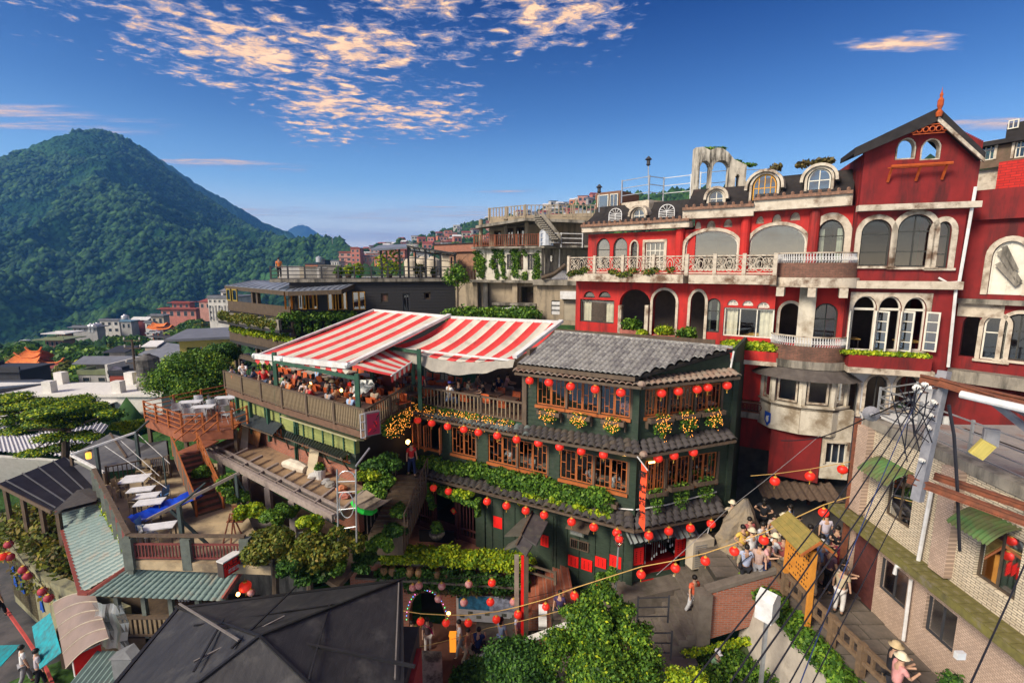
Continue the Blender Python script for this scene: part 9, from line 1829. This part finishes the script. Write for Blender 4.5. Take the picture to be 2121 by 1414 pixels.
 gr=[(x,y,z) for x,y,z in ((6.4,15.0,-14.5),(7.2,15.1,-14.1),(8,15.1,-13.8),(8.7,14.8,-13.8),(8.3,13.9,-14.4),(8.5,13,-14.5),(8.4,12,-14.6),(8.5,11,-14.7),(8.3,10,-14.8),(6.8,14.6,-14.9),(7.6,14.4,-14.9),(5.6,14.7,-15),(8.9,14,-13.6),(8.9,12.5,-13.9))]
 inst(leafmesh('grass',[(x,y,z,.7,.6,.25) for x,y,z in gr],16000,.07,G['mid'],seed=7,flat=0),'grass',None,Matrix(),kind='stuff');inst(leafmesh('grass',[(8.4-.4*i,15.55,-13.3-.1*i,.3,.15,.14) for i in range(6)],1500,.06,G['lime'],seed=8),'grass',None,Matrix(),kind='stuff')
 p=at(1590,1256,13.6);q=MB().box(-.3,.3,-.25,.25,-.35,.35).prism([(-.3,-.25,.35),(.3,-.25,.35),(0,-.25,.55)],(0,.5,0));q.build('white_cabinet',gwhite,None,T(p.x,p.y,p.z,rz=.7),label='white pitched-top utility box beside the retaining wall',cat='box');MB().box(p.x-.05,p.x+.05,p.y-.05,p.y+.05,-15,p.z-.3).build('box_stand',gsteel,None,label='thin stand of the white utility box',cat='stand')
 for k,(a,b) in enumerate((((1322,1238),(1386,1236)),((1322,1310),(1392,1310)))): a,b=at(*a,15.2-k*1.2),at(*b,14.9-k*1.2);railing('railing',blk2,None,[a-V((0,0,.95)),b-V((0,0,.95))],.95,'short black rail %s the stone landing' % ('on' if k == 0 else 'below'),'railing',rows=(1,.62,.25),bal=0,post=1.2,pr=.03,rr=.018)
 st=thing('board_steps','timber boardwalk steps going down beside the garden','steps',(3.6,13,-15))
 for i in range(9): MB().box(3.2+.05*i,4.4+.05*i,14.5-.27*i,14.76-.27*i,-14.35-.09*i,-14.28-.09*i).build('board',dwood,st)
 MB().box(4.6,5.8,14.3,14.8,-15.2,-14.0).build('stone_step',pav2,None,label='stone step below the landing',cat='step');MB().box(6.15,6.6,15.2,15.6,-15.2,-13.9).build('stone_pier',pav2,None,label='square stone pier at the foot of the parapet',cat='pier')
 # lane to the left with stepped slabs
 L0,Lm,L1=V((3.2,17.6,-14.2)),V((-.8,18.0,-16.2)),V((-7.5,19.2,-17.3));s=thing('lower_lane','stepped lower lane running left under the banner board','lane',tuple(L1));s['kind']='structure'
 for i in range(18): f=lambda k: L0.lerp(Lm,k/10) if k < 10 else Lm.lerp(L1,(k-10)/8);a,b=f(i),f(i+1);MB().slab([V((a.x,a.y-1.9,a.z)),V((a.x,a.y+2.0,a.z)),V((b.x,b.y+2.0,a.z)),V((b.x,b.y-1.9,a.z))],.4).build('step',pav if i < 11 else redpv,s)
 p0,p1=at(1216,1277,16.0),at(962,1374,15.9);p=thing('lane_parapet','low wall with white coping in front of the lower lane','wall',tuple(p1));MB().bar(p0,p1,.25,.08).build('coping',wl['white'],p);MB().prism([p0-V((0,0,.05)),p1-V((0,0,.05)),p1-V((0,0,1.6)),p0-V((0,0,1.6))],(0,.2,0)).build('wall',brickm,p)
 # hedge wall with jars, tunnel arch and banner board
 h=thing('hedge_wall','brick retaining wall with clay jars under the yellow-green hedge','wall',(-1,20,-16));F=Fac(V((-6.6,20.6,0)),V((.6,19.9,0)));M=F.M;L=F.L;ar=F.rect(845,1222,924,1320);m=MB();wall(m,-1,L,-17.5,-13.55,[(ar[0],ar[1],-17.5,ar[3],.45)],t=.5);m.build('brick_wall',brickm,h,M);MB().box(ar[0],ar[1],2,2.1,-17.5,-13).build('tunnel',dark,h,M);MB().box(-1,L,-.1,.55,-13.54,-13.4).build('coping',pav2,h,M);MB().slab([F.W(-1,.5,-13.6),F.W(L,.5,-13.6),TF.W(5.5,0,-13.6),TF.W(-.3,0,-13.6)],.2).build('porch_floor',mat('brick_paving',(.36,.13,.07),(.24,.09,.05),pattern='brick',pv=dict(ax='xy',w=.22,h=.11,m=.01,mc=(.2,.14,.1)),bump=.3),h)
 jar=MB().lathe((0,0,0),[(.1,0),(.19,.18),(.2,.3),(.12,.43),(.14,.46)],12).mesh('clay_jar',mat('clay_glaze',(.3,.18,.08),(.2,.11,.05),rough=.4));JN=0
 for px in (795,812,848,868,905,925,1018): s_,z=F.p(px,1175,-.35);inst(jar,'clay_jar',None,F.M@T(s_,-.32,-13.95),label='brown clay jar, %s from the left on the wall below the hedge' % ORD[JN],cat='jar',group='clay jars below the hedge');JN += 1
 MB().box(-.5,L,-.55,0,-14.05,-13.96).build('jar_shelf',pav2,h,M)
 inst(leafmesh('hedge',[(F.L*(.13+.87*k/26),-.1+R.uniform(-.2,.2),-12.95+R.uniform(-.1,.1),.5,.45,.34) for k in range(27)],17000,.085,G['lime'],seed=11),'hedge',None,M,kind='stuff');inst(leafmesh('hanging_ferns',[(F.L*(.1+.88*k/24),-.35,-13.75-R.uniform(0,.5),.38,.2,.45) for k in range(25)],10000,.1,G['deep'],seed=12),'hanging_ferns',None,M,kind='stuff')
 inst(leafmesh('dry_grass',[(F.L*(.5+.05*k),-.3,-14.5,.3,.12,.14) for k in range(5)],800,.12,G['dry'],seed=13),'dry_grass',None,M,kind='stuff');m=MB();cols=[mat('bulb_'+n,c,emit=c,es=1.5) for n,c in (('green',(.1,1,.3)),('blue',(.1,.3,1)),('pink',(1,.2,.6)))]
 cx=(ar[0]+ar[1])/2;rx=(ar[1]-ar[0])/2+.1;zs=-17.5+(ar[3]+17.5)*.45
 for i in range(26): th=pi*i/25;m.mi=i % 3;m.sph((cx-rx*math.cos(th),-.06,zs+(ar[3]-zs+.1)*math.sin(th)),.022,n=5,m=4)
 m.build('fairy_lights',cols,None,M,kind='stuff')
 b=thing('banner_board','long printed banner with harbour photographs on the lane wall','banner',M=M@T(5,-.1,-15.5));a,b_,c,d=F.rect(945,1229,1075,1283,off=-.15);c=F.p(945,1283,-.15)[1];H=d-c;w_=b_-a;MB().box(a,b_,-.17,-.15,c,d).build('board',mat('banner_white',(.55,.57,.6)),b,M);MB().box(a+.1,a+w_*.53,-.176,-.171,c+H*.45,d-.03).build('photo',mat('photo_sea',(.05,.25,.45),(.02,.08,.14),s=5,det=8),b,M);MB().box(a+w_*.53,b_-.15,-.176,-.171,c+H*.45,d-.03).build('photo',mat('photo_town',(.4,.45,.6),(.04,.03,.03),s=4,det=8),b,M)
 for i in range(7): x=a+w_*(.05+.135*i);MB().box(x,x+w_*.08,-.176,-.171,c+H*(.26 if i % 2 else .12),c+H*(.38 if i % 2 else .24)).build('photo',mat('photo_small',(.2,.2,.15),(.05,.06,.05),s=9) if i == 0 else MATS['photo_small'],b,M)
 p=at(1142,1256,19.3);tt=thing('red_sign','red sign with white lettering right of the banner board','sign',tuple(p));F2=Fac(p-V((.75,0,0)),p+V((.75,-.1,0)));MB().box(0,1.4,0,.05,p.z-.55,p.z+.35).build('board',red_p,tt,F2.M);MB().box(.05,1.3,-.01,-.001,p.z+.02,p.z+.3).build('photo',MATS['photo_small'],tt,F2.M)
 p=at(1124,1280,17.0);m=MB();m.grid(lambda i,j: (p.x+.16*(i*2-1),p.y+.08*math.cos(j*4*pi),p.z+.55-1.1*j),2,16);m.build('hanging_banner',gwhite,None,label='pale rippled vertical sign over the lower lane',cat='sign')
 p=at(938,1330,17.3);MB().box(p.x-.12,p.x+.12,p.y-.1,p.y+.1,p.z-.35,p.z+.35).box(p.x-.14,p.x+.14,p.y-.12,p.y+.12,p.z+.352,p.z+.42).build('light_box',mat('orange_light_box',(.8,.28,.03),emit=(1,.3,.02),es=.5),None,label='glowing orange light box on the lane wall',cat='lamp');p=at(929,1270,19.5);MB().sph(p,.09).build('lamp',lampm,None,label='lit lamp on the brick pier beside the tunnel',cat='lamp')
 # brick steps at the porch, lower left tank
 t=thing('brick_steps','red brick steps under the porch gate','steps',(.8,19.5,-14));[MB().box(.5+.33*k,.85+.33*k,18.1,20.4,-15,-14.9+.22*k+.65).build('step',brickm,t) for k in range(6)];railing('railing',dwood,None,[at(1087,1190,17.8),at(1150,1210,17.2)],.5,'short dark wooden rail beside the brick steps','railing',bal=0,post=1,rows=(1,.4))
 MB().slab([onz(858,1345,-15.5),onz(915,1348,-15.5),onz(918,1430,-15.5),onz(858,1430,-15.5)],1.5).build('concrete_roof',conc,None,label='flat stained concrete roof right of the black pavilion',cat='roof')
 # street lamp, shrub, wooden plank
 p=at(1276,1185,17.4);tt=thing('street_lamp','old-fashioned black street lamp with glass globe at the tea house','street lamp',tuple(p));tp=at(1281,1131,17.4);MB().tube(p-V((0,0,.9)),tp,.05,.03).lathe((p.x,p.y,p.z-.3),[(.12,0),(.06,.25),(.05,.4)],8).build('pole',gsteel,tt);MB().lathe(tuple(tp),[(.05,0),(.17,.18),(.2,.34),(.12,.5),(.02,.55)],10).build('globe',GLC,tt);lantern(tp+V((0,-.05,.35)),'red lantern tied to the street lamp globe',None,.9)
 # ---- stair between the two houses
 t=thing('dark_stair','steep dark stair between the green terrace house and the tea house','stair',(-5.6,21,-13.6));A,B=at(853,985,22.6),at(800,1105,19.4)
 for i in range(13): p=A.lerp(B,i/12);MB().box(p.x-.75,p.x+.75,p.y-.16,p.y+.16,p.z-.9,p.z).build('step',dwood,t)
 for dx in (-.8,.8): MB().bar(A+V((dx,0,.9)),B+V((dx,0,.9)),.06).build('handrail',dwood,t);[MB().bar(A.lerp(B,k/9)+V((dx,0,0)),A.lerp(B,k/9)+V((dx,0,.9)),.04).build('baluster',dwood,t) for k in range(10)]
 person(A.x,A.y,A.z,.5,'walk',RED,NVY,'person in a bright red shirt at the top of the dark stair');p=at(845,915,22.9);MB().sph(p,.12).build('lamp',lampm,None,label='warm lamp above the dark stair',cat='lamp')
lane()
def plants():
 def bush(name,lb,px,py,Y,r,k,n,size,gm,sq=.8,sd=1,trunk=None,shell=.45,extra=None,more=()):
  c=at(px,py,Y);t=thing(name,lb,'tree' if trunk else 'shrub',(c.x,c.y,c.z-r));bl=lumps(tuple(c),r,k,sd,sq)+[q for i,(x_,y_,Y_,r_) in enumerate(more) for q in lumps(tuple(at(x_,y_,Y_)),r_,9,sd+i,.8)];inst(leafmesh('crown',bl,n,size,G[gm],seed=sd,shell=shell),'crown',t,Matrix())
  if extra: inst(leafmesh('young_leaves',bl,int(n*.05),size,G[extra],seed=sd+50,shell=.2),'young_leaves',t,Matrix())
  if trunk:
   b=MB().path([c-V((.1,0,r*sq+trunk)),c-V((0,0,r*.5)),c+V((.1,0,.1))],[.14,.1,.05],7)
   for q in bl[:7]: b.path([c-V((0,0,r*.4)),(c+V(q[:3]))/2,V(q[:3])],[.07,.045,.02],5)
   b.build('trunk',bark,t)
  return t
 bush('tree','large leafy evergreen tree at the bottom centre with bright young tips',1255,1375,12.2,1.15,14,48000,.055,'mid',.85,3,trunk=2.5,extra='lime',shell=.75,more=((1225,1275,12.9,.75),(1250,1235,13.2,.5),(1170,1340,12.7,.8),(1310,1310,12.8,.7),(1335,1380,12,.75),(1195,1265,13.2,.5),(1290,1275,13,.5)));bush('tree','dark round-leaved tree left of the large evergreen',1070,1392,12.4,1.1,12,20000,.062,'deep',.8,4,trunk=2)
 bush('shrub','lower right part shrub of bright mixed leaves under the black rails',1395,1440,11.2,.35,6,3000,.06,'mid',.9,5,extra='lime');bush('bamboo_clump','feathery yellow-green bamboo clump in the garden',1425,1405,11.5,.6,7,2600,.05,'lime',1.1,6,shell=.95);bush('shrub','bright lime shrub at the bottom edge of the garden',1470,1450,10.5,.4,6,3500,.08,'lime',.8,7)
 bush('shrub','small ferny green shrub growing up beside the street lamp',1258,1195,17.0,.4,7,2600,.06,'mid',1.3,8);bush('shrub','dark ivy mass on the lower lane wall',985,1400,14.5,.8,8,6000,.08,'deep',.6,9)
 bush('tree','olive and rusty leaved tree in front of the yard, left half',568,1138,16.6,1.05,12,15000,.085,'olive',.75,10,trunk=1.5,extra='warm');bush('tree','olive leaved tree beside it, right half under the trellis',640,1150,16.2,1.0,11,12000,.085,'olive',.75,11,trunk=1.5,extra='warm');bush('shrub','bright green shrub right below the yard beam',640,1085,16.8,.5,7,3500,.08,'lime',.9,12)
 for i,(px,py,Y,r,gm) in enumerate(((455,1000,20.5,.6,'mid'),(485,1030,19.5,.55,'mid'),(520,1055,18.8,.6,'lime'),(560,1080,18.0,.55,'mid'),(420,975,21.5,.5,'mid'),(590,1060,18.6,.5,'mid'))): bush('shrub','%s feathery shrub from the left in the row above the sandy terrace' % ORD[i],px,py,Y,r,6,2600,.085,gm,.75,20+i)
 for i,(px,py,Y,r,gm) in enumerate(((720,1130,16.5,.65,'olive'),(690,1170,16.3,.6,'mid'),(750,1165,16.8,.5,'deep'),(790,1130,18.5,.55,'mid'),(800,965,20.6,.9,'deep'),(790,1020,19.6,.85,'mid'),(765,985,19.8,.5,'lime'),(827,1060,20.0,.45,'mid'),(700,1105,16.4,.35,'warm'),(655,1190,15.9,.6,'deep'),(600,1180,15.6,.5,'deep'),(820,1100,19.5,.5,'deep'))): bush('shrub',['rusty shrub at the foot of the trellis','green shrub left of the brick arch','dark fern above the brick arch','leafy shrub left of the hedge','dark creeper mass on the bank beside the dark stair','creeper bank lower beside the dark stair','yellow-green banana-like plant by the trellis','round bright bush at the foot of the dark stair','dry orange twigs at the trellis','dark undergrowth beside the black pavilion','dark undergrowth near the teal roof corner','dark shrub by the stair foot'][i],px,py,Y,r,7,3200,.09,gm,.8,30+i)
 p=at(905,1103,21.2);tt=thing('potted_plant','stone basin with tall lilies at the lattice door','plant',tuple(p));MB().lathe((p.x,p.y,p.z-.25),[(.25,0),(.38,.2),(.36,.3)],12).build('basin',conc,tt);inst(leafmesh('foliage',[(p.x,p.y,p.z+.2,.25,.2,.35)],500,.1,G['mid'],seed=1),'foliage',tt,Matrix())
 # bush beyond the orange deck
 bush('tree','bright feathery green tree behind the orange deck',405,785,34,2.6,22,34000,.1,'mid',.85,50,trunk=3,extra='lime');bush('shrub','low bright green shrub patch beside the deck',275,882,33,1.1,7,4000,.14,'lime',.5,51);bush('shrub','bright bush behind the far end of the dining terrace',560,752,35,1.0,7,4000,.14,'lime',.7,52)
 bush('tree','dense tree between the orange deck and the timber tea house',462,745,37,1.6,10,14000,.11,'deep',.9,53,trunk=3)
 # spreading flat-topped tree
 c=at(136,945,30);t=thing('spreading_tree','wide flat-topped layered tree in front of the white building','tree',(c.x,c.y,c.z-1.5));lay=[];g=random.Random(9)
 for px,py,w_ in ((20,822,1.5),(60,835,1.6),(100,850,1.7),(150,828,1.6),(130,842,1.6),(175,850,1.5),(205,862,1.3),(225,855,.9),(15,850,1.2),(50,862,1.4),(95,872,1.4),(150,872,1.5),(185,842,1.3),(30,890,1.2),(60,888,1.1),(100,905,1.1),(165,900,1.0),(190,905,.8),(80,935,1.0),(55,938,.8),(120,925,.9),(165,925,.8),(-30,835,1.6),(-60,850,1.4),(8,875,.8)): q=at(px,py,30+g.uniform(-1.6,1.6));lay.append((q.x,q.y,q.z,w_*.72,w_*.8,.17));lay.append((q.x+.3,q.y+.4,q.z-.25,w_*.55,w_*.6,.12))
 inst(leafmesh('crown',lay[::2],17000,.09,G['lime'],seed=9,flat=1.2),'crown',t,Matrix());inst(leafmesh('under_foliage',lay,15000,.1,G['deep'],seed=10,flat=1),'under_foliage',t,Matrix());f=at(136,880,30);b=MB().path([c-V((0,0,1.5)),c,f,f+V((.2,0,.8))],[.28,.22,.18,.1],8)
 for q in lay[::2]: b.path([f-V((0,0,.4)),(f+V(q[:3]))/2+V((0,0,-.15)),V(q[:3])-V((0,0,.1))],[.1,.06,.025],5)
 b.build('trunk',bark,t)
plants()
def crowd():
 C=[(1540,1093,-11.4,.3,'hips',YEL,TAN,'person in a yellow shirt with hands on hips by the boulder',dict(bag=(.05,.03,.02))),(1548,1135,-11.62,2.9,'side',(.55,.62,.8),BLK,'man in a light blue shirt with a black shoulder bag on the steps',dict(bag=BLK)),(1578,1085,-11.4,.4,'hold',WHT,DEN,'woman in white with a dark strap beside the boulder',dict(hair='long_hair')),(1606,1070,-11.4,-.4,'stand',(.5,.4,.35),BLK,'woman in brown checks left of the notice board roof',{}),(1628,1062,-11.4,.2,'stand',(.55,.62,.85),DEN,'man in pale blue behind the notice board roof',{}),(1603,1112,-11.4,1.6,'hold',WHT,BLK,'person in a straw hat and white blouse left of the notice board',dict(hat=(.75,.65,.45))),(1590,1125,-11.4,.6,'hold',PNK,NVY,'person in pink print behind the lantern by the steps',{}),(1574,1130,-11.5,-.6,'stand',(.5,.35,.3),GRY,'blurred person crouching behind the man in light blue',{}),
   (1655,1072,-11.4,1,'stand',(.55,.8,.7),BLK,'person in mint green right of the notice board roof',{}),(1680,1092,-11.4,1.4,'stand',WHT,BLK,'person in a black and white striped shirt',dict(hair='long_hair')),(1713,1070,-11.4,-.2,'stand',(.6,.55,.65),DEN,'woman in lilac under the lantern by the tiled building',{}),(1736,1093,-11.4,-.7,'hold',BLK,MAR,'person in black facing the wall with a red bag',dict(bag=MAR)),(1704,1126,-11.4,.2,'stand',BLU,TAN,'person in a white hat and bright blue shirt right of the notice board',dict(hat=WHT)),(1722,1140,-11.4,1.8,'stand',(.15,.08,.12),BLK,'person in dark plum beside the tiled building',{}),(1686,1140,-11.4,2.9,'walk',(.5,.35,.28),TAN,'person in pinkish brown and beige trousers walking on the lane',{}),(1748,1165,-11.4,.5,'stand',(.75,.65,.6),GRY,'woman in pale pink behind the man in white trousers',dict(hair='long_hair')),(1746,1178,-11.4,2.2,'stand',(.5,.42,.28),(.72,.7,.68),'man in a khaki shirt and white trousers on the lane',{}),
   (1850,1338,-11.4,1.2,'hold',BLK,BLK,'woman in a floppy straw hat photographing at the lower right',dict(hat=(.55,.42,.24))),(1862,1362,-11.4,1.4,'hold',(.75,.35,.33),BLK,'person in a pink shirt and cream hat with a camera at the lower right',dict(hat=(.8,.7,.5))),(1641,1372,-15.2,.9,'hips',WHT,GRY,'person in white with a navy cap in the garden',dict(cap=NVY)),(1487,1352,-15.2,.2,'stand',(.3,.5,.25),BLK,'person in a white cap and green print shirt with dark straps',dict(cap=WHT,bag=BLK)),
   (1438,1196,-13.15,.4,'walk',(.8,.15,.07),(.6,.6,.62),'person in an orange-red shirt and pale trousers walking down the steps',{}),(1160,1228,-14.7,-.3,'stand',(.06,.04,.12),NVY,'person in dark purple standing in the lower lane',{}),(990,1315,-15.3,2.9,'sit',(.02,.04,.14),BLK,'person in a navy T-shirt with a backpack sitting on the lane wall',dict(bag=BLK)),(1039,1283,-16.0,2.4,'stand',(.35,.45,.65),BLU,'long-haired person in blue walking in the lower lane',dict(hair='long_hair')),(1072,1270,-15.7,1.0,'walk',(.6,.6,.75),(.4,.2,.15),'person in lilac with a red bag in the lower lane',dict(bag=RED)),(952,1288,-16.4,-1.2,'walk',WHT,GRY,'person in white striding left in the lower lane',{}),(968,1305,-16.4,1.2,'walk',(.4,.2,.12),TAN,'person in brown beside the white one in the lower lane',{}),(885,1284,-16.8,.5,'stand',(.12,.08,.08),(.6,.55,.5),'girl with a pink bag and light trousers near the tunnel',dict(bag=(.7,.02,.2))),(853,1290,-16.9,.6,'stand',(.6,.6,.12),BLK,'person in a yellow-green shirt half hidden by the black pavilion',{})]
 for px,py,z,rz,ps,c,l,lb,kw in C:
  h=1.05 if ps == 'sit' else 1.62;p=onz(px,py,z+h);person(p.x,p.y,z,rz+pi*0,ps,c,l,lb,**kw)
 for i in range(12):
  c,nm=[(WHT,'white'),(BLK,'black'),((.4,.1,.1),'maroon'),(BLU,'sky blue'),(TAN,'beige'),(GRY,'grey')][i%6];x,y=[(9.0,16.7),(10.7,19.2),(9.3,17.6),(9.7,18.6),(10.2,17.0),(10.8,17.9),(11.3,16.4),(10.5,15.6),(9.9,16.3),(11.5,18.6),(9.2,18.9),(11.1,14.9)][i]
  person(x,y,-11.4,R.uniform(-3,3),R.choice(('stand','hips','hold','side')),c,(DEN,BLK,TAN)[i%3],'%s visitor in %s, %s in the crowd near the notice board' % ('long-haired' if i % 2 else 'short-haired',nm,ORD[i]),hair='long_hair' if i % 2 else 'hair',hat=(.7,.62,.45) if i % 5 == 0 else None)
 # lantern strings
 A=[(871,1286,18.6),(924,1289,18.3),(970,1289,18),(1028,1282,17.7),(1073,1272,17.4),(1130,1256,17.1),(1190,1233,16.8),(1243,1216,16.5),(1328,1189,16),(1399,1176,15.7),(1461,1161,15.5),(1521,1141,15.3),(1582,1118,15.2),(1706,1061,15.2)]
 for i,(x,y,Y) in enumerate(A): lantern(at(x,y,Y),'red lantern, %s from the left on the long yellow cord over the steps' % ORD[i],'red lanterns on the yellow cord',.92)
 cord('lantern_string',[at(822,1262,19)]+[at(x,y-16,Y) for x,y,Y in A]+[at(1760,1028,15.4)],.018,mat('yellow_cord',(.6,.38,.12)),'long yellow cord of lanterns crossing the foreground','cord');cord('lantern_string',[at(830,1345,17.5),at(1010,1300,17),at(1250,1235,16.4)],.01,MATS['yellow_cord'],'second thin cord over the lower lane','cord',sag=.1);cord('lantern_string',[at(1360,1190,14.5),at(1500,1060,16),at(1700,900,19)],.01,gsteel,'thin wire from the street up to the red building','wire',sag=.05)
 for i,(x,y) in enumerate(((1605,996),(1678,986),(1745,972))): lantern(at(x,y,17.8),'red lantern under the thatched eave, %s from the left' % ORD[i],'lanterns under the thatch',1.05)
 cord('lantern_string',[at(1555,985,17.8),at(1605,981,17.8),at(1678,971,17.8),at(1765,955,17.6)],.014,MATS['yellow_cord'],'cord of three lanterns in front of the thatched eave','cord')
 B=[(855,1216,'pale',19.5),(868,1212,'pale',19.4),(915,1213,'pale',19.2),(971,1209,'pale',19.1),(1019,1206,'red',19),(908,1239,'pale',19),(961,1247,'pale',18.6),(1016,1246,'red',18.5),(1064,1246,'pale',18.4)]
 for i,(x,y,k,Y) in enumerate(B): lantern(at(x,y,Y),'%s lantern, %s of the faded strings near the tunnel arch' % ('faded white' if k == 'pale' else 'orange-red',ORD[i]),'faded lanterns near the tunnel',.95,lpale if k == 'pale' else None,tas=False)
 cord('lantern_string',[at(835,1200,19.6),at(915,1199,19.2),at(1040,1190,19)],.01,ink,'dark cord of the faded lanterns','cord');cord('lantern_string',[at(840,1225,19.4),at(961,1233,18.6),at(1100,1236,18.3),at(1250,1200,17)],.01,ink,'second dark cord by the banner board','cord')
crowd()
